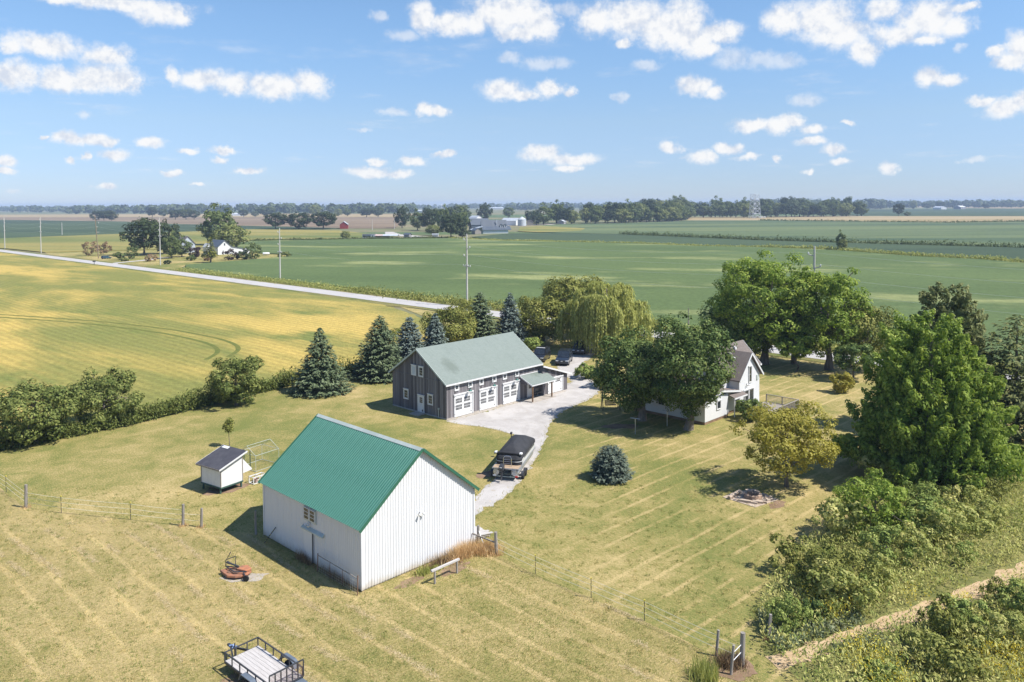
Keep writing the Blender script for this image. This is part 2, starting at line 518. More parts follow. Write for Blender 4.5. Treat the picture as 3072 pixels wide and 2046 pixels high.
# ---- materials of the ground
def grass_col(t, straw, olive, green, stripe_ang, stripe_T, stripe_amt, off=0.0, mask_x=None, straw_bias=0.0):
    p = t.pos('world')
    n1 = t.noise(p, 0.055, 4, 0.55); n2 = t.noise(p, 0.42, 5, 0.6, 0.6); n3 = t.noise(t.vscale(p, (3.2, 9.0, 6), stripe_ang), 1.0, 5, 0.65)
    n5 = t.noise(p, 13.0, 3, 0.7)
    sp = t.n('ShaderNodeSeparateXYZ'); t.l(p, sp.inputs[0])
    u = t.math('ADD', t.math('MULTIPLY', sp.outputs[0], -math.sin(stripe_ang)), t.math('MULTIPLY', sp.outputs[1], math.cos(stripe_ang)))
    w = t.math('MULTIPLY_ADD', u, 2 * math.pi / stripe_T, off)
    w = t.math('ADD', w, t.math('MULTIPLY', t.noise(p, 0.09, 2), 2.2))
    s1 = t.math('SINE', w)
    s1 = t.rng(s1, 0.72, 1.0)
    brk = t.rng(t.noise(p, 0.23, 3), 0.34, 0.58)
    s1 = t.math('MULTIPLY', s1, brk)
    if mask_x: s1 = t.math('MULTIPLY', s1, t.rng(sp.outputs[0], *mask_x))
    f = t.math('ADD', t.math('MULTIPLY', n1, 0.60), t.math('MULTIPLY', n2, 0.36))
    f = t.math('ADD', f, t.math('MULTIPLY', n3, 0.55))
    f = t.math('ADD', f, t.math('MULTIPLY', n5, 0.30))
    f = t.math('ADD', f, t.math('MULTIPLY', s1, stripe_amt))
    f = t.math('ADD', f, -0.39 + straw_bias)
    c = t.ramp(f, [(0.36, green), (0.47, olive), (0.58, straw), (0.76, tuple(min(1, q * 1.3) for q in straw))])
    return c, n3, n5
STRAW, OLIVE, GREEN = (0.42, 0.325, 0.150), (0.275, 0.235, 0.082), (0.15, 0.168, 0.045)
def lawn_mat(name, ang, T, amt, mask=None, bias=0.0, bump=0.55):
    t = NT(name); c, h, h2 = grass_col(t, STRAW, OLIVE, GREEN, ang, T, amt, mask_x=mask, straw_bias=bias)
    t.col(c); t.bump(t.math('ADD', h, h2), bump, 0.12); return t.par(0.9, 0.15)
M = {}
M['lawn'] = lawn_mat('lawn grass', R_(43.8), 1.75, 0.12, (2.0, 9.0), -0.06)
M['paddock'] = lawn_mat('paddock grass', R_(-44.0), 1.95, 0.15, None, 0.01, 0.8)
def fieldmat(name, c1, c2, ang, sx, sy, scale=0.02, lo=0.38, hi=0.62, c3=None, fine=1.2, bump=0.5, rows=0.0):
    t = NT(name); p = t.pos('world'); q = t.vscale(p, (sx, sy, 1), ang)
    f = t.noise(q, scale, 6, 0.6, 0.4)
    c = t.mix(t.rng(f, lo, hi), c1, c2)
    if c3: c = t.mix(t.rng(t.noise(q, scale * 2.7, 5, 0.6), 0.52, 0.70), c, c3)
    g = t.noise(p, fine, 4, 0.7)
    hs = t.n('ShaderNodeHueSaturation'); t.l(c, hs.inputs['Color']); t.l(t.rng(g, 0.25, 0.75, 0.72, 1.25, False), hs.inputs['Value'])
    cf = hs.outputs[0]
    if rows:
        sp = t.n('ShaderNodeSeparateXYZ'); t.l(p, sp.inputs[0])
        uu = t.math('ADD', t.math('MULTIPLY', sp.outputs[0], 0.6871), t.math('MULTIPLY', sp.outputs[1], 0.7266))
        rw = t.math('SINE', t.math('ADD', t.math('MULTIPLY', uu, 2 * math.pi / rows), t.math('MULTIPLY', t.noise(p, 0.08, 2), 3.0)))
        h2 = t.n('ShaderNodeHueSaturation'); t.l(cf, h2.inputs['Color']); t.l(t.rng(rw, -1, 1, 0.90, 1.06, False), h2.inputs['Value']); cf = h2.outputs[0]
    t.col(cf); t.bump(g, bump, 0.25); return t.par(0.92, 0.1)
RD = R_(-43.4)   # bearing of the county road
M['soy_gold'] = fieldmat('ripening soybeans', (0.20, 0.20, 0.058), (0.46, 0.34, 0.098), R_(43.4), 0.32, 1.0, 0.040, 0.42, 0.63, (0.16, 0.18, 0.05), 1.6, 0.9, rows=1.5)
M['soy_green'] = fieldmat('green soybeans', (0.080, 0.116, 0.044), (0.106, 0.146, 0.054), R_(12), 0.45, 1.0, 0.010, 0.35, 0.65, (0.25, 0.265, 0.11), 0.9, 0.5)
M['soy_blue'] = fieldmat('deep green soybeans', (0.046, 0.070, 0.040), (0.070, 0.100, 0.052), R_(0), 0.2, 1.0, 0.006)
M['soy_pale'] = fieldmat('mixed soybeans', (0.055, 0.088, 0.048), (0.125, 0.16, 0.075), R_(0), 0.12, 1.0, 0.011, 0.36, 0.64, (0.18, 0.19, 0.085), 0.4)
M['soy_yellow'] = fieldmat('yellowing soybeans', (0.12, 0.15, 0.045), (0.27, 0.23, 0.075), R_(10), 0.2, 1.0, 0.014, 0.35, 0.6, None, 0.5)
M['soil'] = fieldmat('dry corn stubble', (0.17, 0.125, 0.085), (0.25, 0.19, 0.125), R_(0), 0.15, 1.0, 0.01, 0.35, 0.65, None, 0.3)
M['wheat'] = fieldmat('ripe grain', (0.36, 0.28, 0.17), (0.28, 0.22, 0.11), R_(0), 0.15, 1.0, 0.008)
M['farland'] = fieldmat('far farmland', (0.09, 0.13, 0.055), (0.22, 0.19, 0.11), R_(0), 0.12, 1.0, 0.0035, 0.42, 0.58, (0.10, 0.14, 0.06), 0.1)
M['verge'] = fieldmat('roadside grass', (0.12, 0.145, 0.04), (0.23, 0.195, 0.08), RD, 1.0, 0.3, 0.25, 0.35, 0.65, None, 4.0, 0.8)
def roadmat():
    t = NT('pale chip seal'); p = t.pos('world'); q = t.vscale(p, (0.12, 1.6, 1), R_(43.4))
    f = t.noise(q, 1.0, 5, 0.6); g = t.noise(p, 9, 3)
    c = t.mix(t.rng(f, 0.35, 0.7), (0.46, 0.44, 0.43), (0.36, 0.345, 0.335)); t.col(t.mix(t.rng(g, 0.4, 0.75, 0, 0.35), c, (0.30, 0.29, 0.28)))
    t.bump(g, 0.3, 0.01); return t.par(0.9, 0.2)
M['road'] = roadmat()
def gravelmat():
    t = NT('limestone gravel'); p = t.pos('world')
    f = t.noise(p, 0.35, 5, 0.65, 0.8); g = t.noise(p, 22, 3, 0.7); d = t.noise(p, 1.6, 5, 0.7)
    c = t.mix(t.rng(f, 0.35, 0.65), (0.38, 0.355, 0.335), (0.47, 0.445, 0.425))
    c = t.mix(t.rng(d, 0.56, 0.70, 0, 0.6), c, (0.33, 0.265, 0.17))
    c = t.mix(t.rng(t.noise(p, 0.9, 6, 0.7), 0.5, 0.75, 0, 0.5), c, (0.31, 0.285, 0.265))
    c = t.mix(t.rng(g, 0.5, 0.8, 0, 0.5), c, (0.24, 0.225, 0.21))
    t.col(c); t.bump(g, 0.7, 0.03); return t.par(0.95, 0.2)
M['gravel'] = gravelmat()
M['concrete'] = simple('worn concrete', (0.42, 0.375, 0.33), (0.33, 0.30, 0.27), 1.2, 0.9, 0.2, bump=0.15, bscale=14, space='world')
M['dirt'] = simple('bare dirt', (0.27, 0.185, 0.125), (0.19, 0.125, 0.08), 1.1, 0.95, 0.1, bump=0.5, bscale=9, space='world')
M['straw'] = simple('trodden straw', (0.50, 0.37, 0.235), (0.36, 0.26, 0.15), 1.3, 0.95, 0.1, bump=0.7, bscale=9, space='world')
M['weedsoil'] = simple('weedy ground', (0.22, 0.20, 0.075), (0.12, 0.13, 0.042), 0.8, 0.95, 0.1, bump=0.8, bscale=5, space='world')

# ---- sheets
sheet('ground', [(-9000, -300), (9000, -300), (9000, 9000), (-9000, 9000)], -0.06, M['farland'])
def rp(s, d):   # a point of the county road: s metres along it, d metres to its far (north) side
    ux, uy = 0.7266, -0.6871
    return (-19.5 + ux * s + 0.6871 * d, 187.9 + uy * s + 0.7266 * d)
LAWN = [(-75, 40), (-60, 64), (-50.5, 78.5), (-42.5, 85.5), (-36.5, 94.5), (-29.5, 105), (-20, 112.5), (-13, 126), (-10, 150), rp(-4, -6), rp(40, -5.5), rp(80, -5.5), rp(190, -5.5), (120, -30), (-140, -30)]
sheet('lawn', LAWN, 0.0, M['lawn'])
PAD = [(-75, 95), (-46, 69), (-42.8, 66.1), (-38.9, 62.6), (-29.3, 60.0), (-18.5, 57.2), (-10, 57), (-2.7, 55.2), (-1.2, 53.5), (1.4, 50.8), (4.7, 47.6), (7.5, 44.9), (10.8, 41.2), (15, 36), (30, -30), (-140, -30), (-140, 95)]
sheet('paddock', rough_edge(PAD, 1.0, 0.10, 3), 0.004, M['paddock'])
sheet('near_verge', [rp(-600, -3.0), rp(-600, -8.0), rp(-10, -8.0), rp(0, -5.3), rp(200, -5.3), rp(200, -3.0)], 0.03, M['verge'])
sheet('far_verge', [rp(-600, 3.0), rp(200, 3.0), rp(200, 9.5), rp(-145, 9.5), rp(-180, 6.0), rp(-600, 6.0)], 0.03, M['verge'])
sheet('road', [rp(-900, -3.2), rp(260, -3.2), rp(260, 3.2), rp(-900, 3.2)], 0.06, M['road'])
F1 = [rp(-620, -7), rp(-60, -7), rp(-6, -8.5), (-11.5, 150), (-14, 126), (-21, 113.5), (-30.5, 106), (-37.5, 95.5), (-43.5, 86.5), (-51.5, 79.5), (-62, 65), (-78, 40), (-140, -25), (-700, -25), (-700, 500)]
sheet('gold_soybean_field', rough_edge(F1, 2.0, 0.25, 5), 0.42, M['soy_gold'], 0.40)
F2 = [rp(-152, 9.5), rp(200, 9.5), (360, 40), (360, 120), (240, 240), (197, 305), (193, 324), (176, 346), (166, 379), (158, 399), (135, 422), (105, 436), (73, 470), (-8, 516), (-43, 556), (-75, 552), (-104, 548), (-174, 530), (-175, 470), (-150, 436), (-125, 395), (-104, 377), (-104, 366), (-109.6, 354), (-117, 340.6), (-125.3, 328.2), (-131, 318)]
sheet('green_soybean_field', rough_edge(F2, 3.0, 0.3, 6), 0.45, M['soy_green'], 0.42)
YARD = [(-242, 411), rp(-298, 5.8), rp(-150, 5.8), (-131, 318), (-125.3, 328.2), (-117, 340.6), (-109.6, 354), (-104, 366), (-104, 377), (-125, 395), (-150, 436), (-190, 432), (-209, 427)]
sheet('farmhouse_yard', YARD, 0.05, M['lawn'])
sheet('yellow_soybean_field', [(-470, 545), (-289, 452), (-242, 411), (-209, 428), (-190, 432), (-175, 470), (-174.5, 535), (-104, 553), (-88, 599), (-118, 650), (-160, 737), (-256, 785), (-331, 679), (-384, 597)], 0.44, M['soy_yellow'], 0.4)
sheet('dark_soybean_field', [(-520, 560), (-470, 545), (-384, 599), (-331, 681), (-256, 787), (-175, 800), (-168, 806), (-297, 913), (-455, 1050), (-594, 1218), (-925, 1435), (-1700, 1435), (-1200, 700)], 0.42, M['soy_blue'], 0.4)
sheet('stubble_field', [(-1700, 1440), (-925, 1438), (-594, 1221), (-455, 1053), (-297, 916), (-167, 808), (-118, 797), (-150, 1100), (-223, 1515), (-337, 1552), (-525, 1613), (-1175, 1823), (-2100, 1823)], 0.1, M['soil'])
sheet('grain_field', [(-2400, 1830), (-1175, 1830), (-525, 1620), (-337, 1560), (-225, 1522), (-150, 1900), (-600, 2300), (-1300, 2420), (-3000, 2500)], 0.1, M['wheat'])
sheet('middle_soybean_field', [(-30, 575), (-6, 518), (73, 472), (105, 438), (135, 424), (159, 401), (168, 380), (178, 347), (195, 325), (199, 306), (242, 242), (362, 122), (700, 100), (420, 250), (260, 403), (200, 456), (159, 496), (84, 607), (40, 640), (0, 640)], 0.45, M['soy_blue'], 0.4)
sheet('pale_soybean_field', [(5, 690), (40, 645), (84, 611), (159, 500), (200, 460), (260, 407), (420, 254), (700, 104), (1500, 200), (900, 690), (599, 928), (495, 895), (328, 1061), (239, 1084), (204, 1023), (105, 930), (53, 925), (10, 800)], 0.45, M['soy_pale'], 0.4)
sheet('ripe_grain_strip', [(5, 690), (22, 660), (60, 690), (70, 760), (30, 850), (8, 800)], 0.5, M['soy_yellow'], 0.04)
sheet('tan_grain_field', [(239, 1087), (328, 1064), (495, 898), (599, 931), (900, 693), (1500, 203), (2600, 700), (1300, 1100), (815, 1265), (604, 1338), (394, 1262), (290, 1293)], 0.44, M['wheat'], 0.4)
sheet('distant_soybean_field', [(604, 1341), (815, 1268), (1300, 1103), (2600, 703), (4200, 1500), (2300, 2600), (1650, 2600), (1280, 2600), (900, 2400), (640, 1700)], 0.4, M['soy_blue'], 0.36)
sheet('distant_grain_field', [(1650, 2640), (2300, 2620), (4200, 1520), (7000, 3500), (6000, 8000), (3000, 6000), (1700, 3400)], 0.3, M['wheat'])
# curved wheel tracks in the ripening soybeans
def strip(name, pts, w, z, mat):
    pts = [np.array(q, float) for q in pts]; L = []; Rr = []
    for i, q in enumerate(pts):
        d = pts[min(i + 1, len(pts) - 1)] - pts[max(i - 1, 0)]; d /= np.hypot(*d); nn = np.array([-d[1], d[0]])
        L.append(tuple(q + nn * w / 2)); Rr.append(tuple(q - nn * w / 2))
    m = MB(); k = len(pts)
    m.add([(*q, z) for q in L] + [(*q, z) for q in Rr], [[i, k + i, k + i + 1, i + 1] for i in range(k - 1)])
    me = m.mesh(name, mat)
    if me.polygons[0].normal.z < 0: me.flip_normals()
    return tag(obj(name, me), kind='structure')
def curve(pts, n=8):
    P = [np.array(q, float) for q in pts]; out = []
    for i in range(len(P) - 1):
        a, b, c, d = P[max(i - 1, 0)], P[i], P[i + 1], P[min(i + 2, len(P) - 1)]
        for s in np.linspace(0, 1, n, endpoint=False):
            out.append(0.5 * ((2 * b) + (-a + c) * s + (2 * a - 5 * b + 4 * c - d) * s * s + (-a + 3 * b - 3 * c + d) * s ** 3))
    out.append(P[-1]); return [tuple(q) for q in out]
M['track'] = simple('crushed green rows', (0.10, 0.125, 0.032), (0.15, 0.15, 0.04), 0.9, 0.95, 0.1, space='world')
TR = curve([(-128, 176), (-92, 162), (-70, 150), (-57, 140), (-50.5, 133), (-47.5, 127), (-47, 121)])
strip('wheel_track', TR, 0.8, 0.435, M['track'])
strip('wheel_track', [(x + 2.6, y + 2.2) for x, y in TR], 0.8, 0.435, M['track'])
# gravel driveway, apron and slabs
DRV = curve([(-7.5, 87.3), (-5.7, 85.9), (-3.3, 84.9), (-0.9, 82.8), (0.5, 81.0), (-0.2, 77.2), (-1.2, 71.0), (-3.1, 64.3), (-4.3, 60.5)], 4)[:-1] + [(-5.6, 57.6), (-4.4, 57.3)] + \
      curve([(-2.9, 60.6), (-0.0, 66.1), (1.8, 72.6), (3.1, 78.8), (4.3, 86.7), (5.8, 91.2), (8.8, 95.8), (11.2, 101.2), (11.0, 107), (9.9, 114), (11.6, 121.5), (16.5, 135)], 4)[:-1] + [(20.5, 138.5), (16.5, 142.5), (13.2, 136), (9.0, 123.6), (6.4, 116), (7.2, 111), (8.0, 106.5), (6.3, 102.6), (2, 97), (-3.5, 91)]
sheet('driveway', rough_edge(DRV, 0.5, 0.17, 9), 0.010, M['gravel'])
# dirt and straw
sheet('straw_path', rough_edge([(13.6, 40.0), (18.4, 42.4), (22.8, 44.5), (27.1, 46.7), (32.7, 50.0), (45, 58), (90, 90), (89, 92.5), (44, 60.5), (33.8, 52.0), (28.1, 48.7), (23.6, 46.2), (19.0, 43.9), (15.0, 41.9), (13.2, 41.2)], 0.6, 0.13, 12), 0.016, M['straw'])
WEEDS = [(13.4, 42.6), (14.6, 46.1), (17.4, 51.1), (21.3, 55.8), (25.6, 59.7), (27.8, 64.1), (33.3, 71.4), (42, 76), (49, 78), (120, 80), (120, -25), (30, -25), (15.5, 30), (14.2, 39.6)]
sheet('weedy_ground', rough_edge(WEEDS, 0.8, 0.2, 13), 0.009, M['weedsoil'])
def blob(name, cx, cy, rx, ry, mat, z=0.011, seed=0, rot=0):
    r = np.random.RandomState(seed); n = 26; a = np.linspace(0, 2 * math.pi, n, endpoint=False)
    k = 1 + 0.16 * np.sin(a * 2 + r.rand() * 6) + 0.12 * np.sin(a * 5 + r.rand() * 6) + r.normal(0, 0.07, n)
    x = rx * k * np.cos(a); y = ry * k * np.sin(a)
    return sheet(name, [(cx + p * math.cos(rot) - q * math.sin(rot), cy + p * math.sin(rot) + q * math.cos(rot)) for p, q in zip(x, y)], z, mat)
blob('bare_dirt', -24.4, 66.6, 1.7, 1.2, M['dirt'], seed=1, rot=0.9)
blob('bare_dirt', -17.4, 50.5, 1.3, 0.75, M['concrete'], seed=2, rot=0.2)
blob('bare_dirt', -2.0, 70.0, 1.5, 0.8, M['dirt'], seed=3, rot=0.9)
blob('bare_dirt', 11.4, 40.1, 1.1, 0.9, M['dirt'], z=0.020, seed=4)
blob('bare_dirt', 11.5, 84.8, 1.7, 1.1, M['dirt'], seed=5)
blob('bare_dirt', -3.9, 51.6, 1.4, 0.5, M['dirt'], seed=6, rot=0.8)
blob('bare_dirt', -6.6, 49.8, 1.1, 0.45, M['dirt'], seed=7, rot=0.8)
blob('bare_dirt', -13.5, 39.0, 1.6, 0.8, M['dirt'], seed=8, rot=-0.75)
blob('bare_dirt', 21.0, 62.4, 1.0, 0.5, M['dirt'], seed=9, rot=0.7)
sheet('farm_drive', rough_edge([rp(-206, 3), (-168.5, 334.5), (-164.4, 351), (-163, 368), (-159, 368), (-160.5, 350), (-165.5, 333.5), rp(-201, 3)], 3, 0.2, 21), 0.08, M['gravel'])
sheet('farm_lane', rough_edge([(-90, 640), (-62, 590), (-70, 585), (-100, 625), (-112, 700), (-105, 700)], 3, 0.4, 22), 0.1, M['gravel'])
sheet('farm_gravel_yard', rough_edge([(12, 905), (66, 918), (66, 940), (0, 930), (-45, 880), (-20, 860)], 4, 0.5, 23), 0.12, M['gravel'])

# ================================================================== FOLIAGE
def unit(v): return v / np.maximum(np.linalg.norm(v, axis=-1, keepdims=True), 1e-9)
def rdir(r, n): return unit(r.normal(size=(n, 3)))
def leaves(P, N, size, lv, r, asp=0.55, T=None):
    """one folded-less rhombic leaf (or leaf spray) per point"""
    n = len(P)
    if T is None: T = rdir(r, n)
    N = unit(N); T = unit(T - N * np.sum(T * N, 1, keepdims=True)); B = np.cross(N, T)
    s = (np.asarray(size) * np.ones(n))[:, None]
    V = np.empty((n, 4, 3)); V[:, 0] = P + T * s * 0.5; V[:, 1] = P + B * s * asp * 0.5 + T * s * 0.05
    V[:, 2] = P - T * s * 0.5; V[:, 3] = P - B * s * asp * 0.5 + T * s * 0.05
    return V.reshape(-1, 3), np.repeat(lv, 4)
def leafmesh(name, parts, mat):
    V = np.concatenate([p[0] for p in parts]); L = np.concatenate([p[1] for p in parts])
    return mesh_np(name, V, np.arange(len(V)).reshape(-1, 4), mat, np.clip(L, 0, 1))
def lobes_broad(r, H, R, zb, nl, prof=1.0, k=(0.25, 0.40), inner=(0.50, 0.86), lop=0.0):
    zc, rz = (zb + H) / 2, (H - zb) / 2
    i = np.arange(nl) + 0.5
    ph = np.arccos(1 - 2 * i / nl); th = np.pi * (1 + 5 ** 0.5) * i + r.rand() * 6
    d = np.stack([np.cos(th) * np.sin(ph), np.sin(th) * np.sin(ph), np.cos(ph)], 1) + r.normal(0, 0.22, (nl, 3)); d = unit(d)
    u = r.uniform(*inner, nl); u[: max(1, nl // 8)] *= 0.6
    rad = (R + rz) / 2 * r.uniform(*k, nl)
    sq = 1 - prof * 0.38 * np.clip(d[:, 2], 0, 1) ** 1.4 + (1 - prof) * 0.1
    C = np.stack([d[:, 0] * R * u * sq, d[:, 1] * R * u * sq, zc + d[:, 2] * rz * u], 1)
    C[:, 0] += lop * R * d[:, 2]
    C[:, 2] = np.maximum(C[:, 2], zb * 0.9 + rad * 0.45)
    return C, rad, np.array([0, 0, zc])
def crown_broad(name, seed, H, R, zb, nl, npl, ls, mat, prof=1.0, k=(0.25, 0.40), flat=0.82, asp=0.6, inner=(0.5, 0.86), droop=0.0, lop=0.0, spread=0.6, shift=(0, 0)):
    r = np.random.RandomState(seed)
    C, rad, cc = lobes_broad(r, H, R, zb, nl, prof, k, inner, lop)
    C[:, :2] += np.array(shift); cc = cc + np.array([*shift, 0])
    parts = []
    for c, q in zip(C, rad):
        n = int(npl * (q / rad.mean()) ** 2)
        d = rdir(r, n); out = unit((c - cc)[None] + 1e-3)
        keep = (d @ out[0] + 0.35 * d[:, 2]) > r.uniform(-0.75, 0.1, n)
        d = d[keep]; n = len(d)
        if not n: continue
        # a lumpy lobe: radius modulated by a few bumps
        b = rdir(r, 10); dt = d @ b.T; lump = np.max(dt, 1); nb_ = b[np.argmax(dt, 1)]
        rr = q * (0.48 + 0.62 * np.clip(lump, 0, 1) ** 4) * r.uniform(0.80, 1.05, n)
        P = c + d * rr[:, None] * np.array([1, 1, flat])
        P[:, 2] -= droop * q * r.rand(n)
        N = d * 0.45 + (d - nb_ * 0.75) * 1.3 + nb_ * 0.5 + r.normal(0, spread * 0.5, (n, 3)) + np.array([0, 0, 0.45])
        lv = 0.5 + r.normal(0, 0.20, n) + r.normal(0, 0.12)
        parts.append(leaves(P, N, ls * r.uniform(0.65, 1.25, n), lv, r, asp))
    return leafmesh(name, parts, mat), C, rad
def trunk_mesh(name, seed, H, r0, mat, C=None, nb=6, lean=(0, 0), fork=0.45):
    r = np.random.RandomState(seed + 91); m = MB()
    z = np.linspace(0, 1, 7); pts = [(lean[0] * q * H + r.normal(0, 0.02 * H) * (0 < i), lean[1] * q * H + r.normal(0, 0.02 * H) * (0 < i), -0.1 if i == 0 else q * H) for i, q in enumerate(z)]
    rad = [r0 * (1.45 if i == 0 else 1.0 - 0.72 * q) for i, q in enumerate(z)]
    m.path(pts, rad, 9)
    if C is not None and nb:
        for c in C[r.permutation(len(C))[:nb]]:
            a = np.array(pts[min(5, 2 + int(r.rand() * 4))]); mid = (a + c) / 2 + np.array([0, 0, 0.08 * H])
            m.path([tuple(a), tuple(mid), tuple(c)], [r0 * 0.42, r0 * 0.28, r0 * 0.10], 6, False)
    return m.mesh(name, mat, True)
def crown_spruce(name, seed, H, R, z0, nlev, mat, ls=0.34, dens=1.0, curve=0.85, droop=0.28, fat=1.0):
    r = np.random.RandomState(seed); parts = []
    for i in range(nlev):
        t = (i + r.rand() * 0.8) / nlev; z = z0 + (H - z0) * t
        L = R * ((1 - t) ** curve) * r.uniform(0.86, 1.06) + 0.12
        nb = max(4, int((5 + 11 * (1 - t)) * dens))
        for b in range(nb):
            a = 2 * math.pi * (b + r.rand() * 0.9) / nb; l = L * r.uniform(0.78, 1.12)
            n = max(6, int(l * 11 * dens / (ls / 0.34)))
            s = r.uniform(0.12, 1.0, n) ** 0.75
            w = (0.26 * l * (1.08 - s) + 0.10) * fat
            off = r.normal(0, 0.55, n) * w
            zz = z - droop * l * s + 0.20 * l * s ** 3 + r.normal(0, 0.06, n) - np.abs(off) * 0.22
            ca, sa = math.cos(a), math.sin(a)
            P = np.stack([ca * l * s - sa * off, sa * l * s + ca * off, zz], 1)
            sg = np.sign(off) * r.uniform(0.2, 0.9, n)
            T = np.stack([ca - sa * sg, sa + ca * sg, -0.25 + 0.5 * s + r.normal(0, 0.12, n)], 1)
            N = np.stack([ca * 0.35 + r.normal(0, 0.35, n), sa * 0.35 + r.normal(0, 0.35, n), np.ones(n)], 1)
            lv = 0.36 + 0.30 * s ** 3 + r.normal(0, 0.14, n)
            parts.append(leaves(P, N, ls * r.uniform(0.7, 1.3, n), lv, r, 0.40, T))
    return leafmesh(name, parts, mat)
def crown_tuft(name, seed, H, R, zb, nl, npl, ls, mat, power=0.8, k=(0.16, 0.25), up=0.9):
    """feathery conifer: many pointed, upswept plumes with drooping sprays"""
    r = np.random.RandomState(seed); parts = []; limbs = np.stack([r.rand(46) * 2 * math.pi, r.rand(46) ** 1.3 * 0.95], 1)
    i = np.arange(nl) + 0.5; t = 1 - np.sqrt(1 - i / nl * 0.985); r.shuffle(t)
    for q in range(nl):
        a = r.rand() * 2 * math.pi; tt = t[q]
        w = R * (1 - tt) ** power * (0.30 + 0.70 * min(1.0, tt / 0.16))
        da = np.abs((limbs[:, 0] - a + math.pi) % (2 * math.pi) - math.pi); w *= 0.66 + 0.44 * np.max(np.exp(-(da / 0.34) ** 2 - ((limbs[:, 1] - tt) / 0.075) ** 2))
        u = math.sqrt(r.uniform(0.30, 1.0)); out = np.array([math.cos(a), math.sin(a), 0.0])
        c = out * w * u * 0.92 + np.array([0, 0, zb + (H - zb) * tt * 0.93 - 0.10 * w * u])
        lr = R * r.uniform(*k) * (0.62 + 0.5 * (1 - tt))
        n = int(npl * (0.6 + 0.6 * (1 - tt)))
        ax = unit((out * r.uniform(0.5, 1.1) + np.array([r.normal(0, 0.25), r.normal(0, 0.25), up]))[None])[0]
        h = r.uniform(-0.75, 1.0, n) ; rr = lr * np.sqrt(np.clip((1 - h) / 1.75, 0.02, 1)) * r.uniform(0.55, 1.0, n) * np.where(h < -0.3, 0.9, 1.0)
        d = rdir(r, n); d = unit(d - (d @ ax)[:, None] * ax)
        P = c + ax * (h * lr * 1.25)[:, None] + d * rr[:, None]
        T = d * 0.7 + ax * 0.45 + np.array([0, 0, -0.25]) + r.normal(0, 0.28, (n, 3))
        N = d * 0.95 + ax * 0.35 + np.array([0, 0, 0.3]) + r.normal(0, 0.25, (n, 3))
        lv = 0.45 + 0.22 * h + r.normal(0, 0.13, n) + r.normal(0, 0.06)
        parts.append(leaves(P, N, ls * r.uniform(0.7, 1.3, n), lv, r, 0.42, T))
    return leafmesh(name, parts, mat)
def crown_willow(name, seed, H, R, nst, mat, ls=0.42):
    r = np.random.RandomState(seed); parts = []
    nl = 46; hub = []
    for i in range(nl):
        a = r.rand() * 2 * math.pi; u = math.sqrt(r.uniform(0.02, 1)); hub.append((math.cos(a) * R * 0.92 * u, math.sin(a) * R * 0.92 * u, H * (0.96 - 0.42 * u ** 2.2) - r.rand() * H * 0.10, a))
    for q in range(nst):
        hx, hy, hz_, a = hub[r.randint(nl)]
        a2 = a + r.normal(0, 0.8); spread = R * r.uniform(0.03, 0.24)
        L = min(hz_ * r.uniform(0.45, 0.98), hz_ - 0.6)
        n = max(8, int(L * 4.2)); s = np.sort(r.rand(n))
        x = hx + math.cos(a2) * spread * (1 - np.exp(-4 * s)) + r.normal(0, 0.05, n); y = hy + math.sin(a2) * spread * (1 - np.exp(-4 * s)) + r.normal(0, 0.05, n)
        z = hz_ + 0.10 * H * np.sin(np.minimum(s * 6, math.pi)) * r.uniform(0.3, 1) - L * s ** 1.25
        P = np.stack([x, y, z], 1)
        T = np.stack([r.normal(0, 0.22, n), r.normal(0, 0.22, n), -np.ones(n)], 1)
        N = np.stack([np.full(n, math.cos(a2)), np.full(n, math.sin(a2)), np.full(n, 0.25)], 1) + r.normal(0, 0.45, (n, 3))
        lv = 0.48 + r.normal(0, 0.14, n) + r.normal(0, 0.10)
        parts.append(leaves(P, N, ls * r.uniform(0.7, 1.4, n), lv, r, 0.26, T))
    return leafmesh(name, parts, mat), hub
# foliage materials (dark / middle / light leaf)
L_ = {}
L_['maple'] = leafmat('maple leaves', (0.032, 0.062, 0.016), (0.092, 0.140, 0.036), (0.270, 0.310, 0.095))
L_['maple_b'] = leafmat('bright maple leaves', (0.060, 0.110, 0.016), (0.180, 0.255, 0.038), (0.460, 0.520, 0.120), 0.35)
L_['olive'] = leafmat('olive green leaves', (0.075, 0.092, 0.018), (0.175, 0.190, 0.042), (0.360, 0.340, 0.095))
L_['apple'] = leafmat('yellowing apple leaves', (0.149, 0.138, 0.023), (0.310, 0.282, 0.048), (0.483, 0.425, 0.115), 0.32)
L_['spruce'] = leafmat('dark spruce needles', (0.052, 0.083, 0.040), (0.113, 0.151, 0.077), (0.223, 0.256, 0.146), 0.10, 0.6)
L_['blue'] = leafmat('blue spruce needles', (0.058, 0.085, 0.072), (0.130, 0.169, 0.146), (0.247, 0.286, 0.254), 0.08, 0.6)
L_['cypress'] = leafmat('feathery conifer needles', (0.050, 0.092, 0.014), (0.175, 0.250, 0.040), (0.440, 0.500, 0.115), 0.30)
L_['bluegreen'] = leafmat('blue green spruce needles', (0.040, 0.058, 0.045), (0.098, 0.128, 0.095), (0.20, 0.23, 0.175), 0.08, 0.6)
L_['pine'] = leafmat('grey green conifer needles', (0.070, 0.090, 0.030), (0.155, 0.175, 0.060), (0.280, 0.285, 0.120), 0.15)
L_['willow'] = leafmat('willow leaves', (0.200, 0.220, 0.060), (0.400, 0.415, 0.125), (0.600, 0.580, 0.230), 0.35)
L_['bush'] = leafmat('bush leaves', (0.081, 0.119, 0.025), (0.206, 0.263, 0.062), (0.400, 0.431, 0.125))
L_['weed'] = leafmat('weed leaves', (0.130, 0.165, 0.040), (0.330, 0.350, 0.100), (0.600, 0.550, 0.220), 0.30)
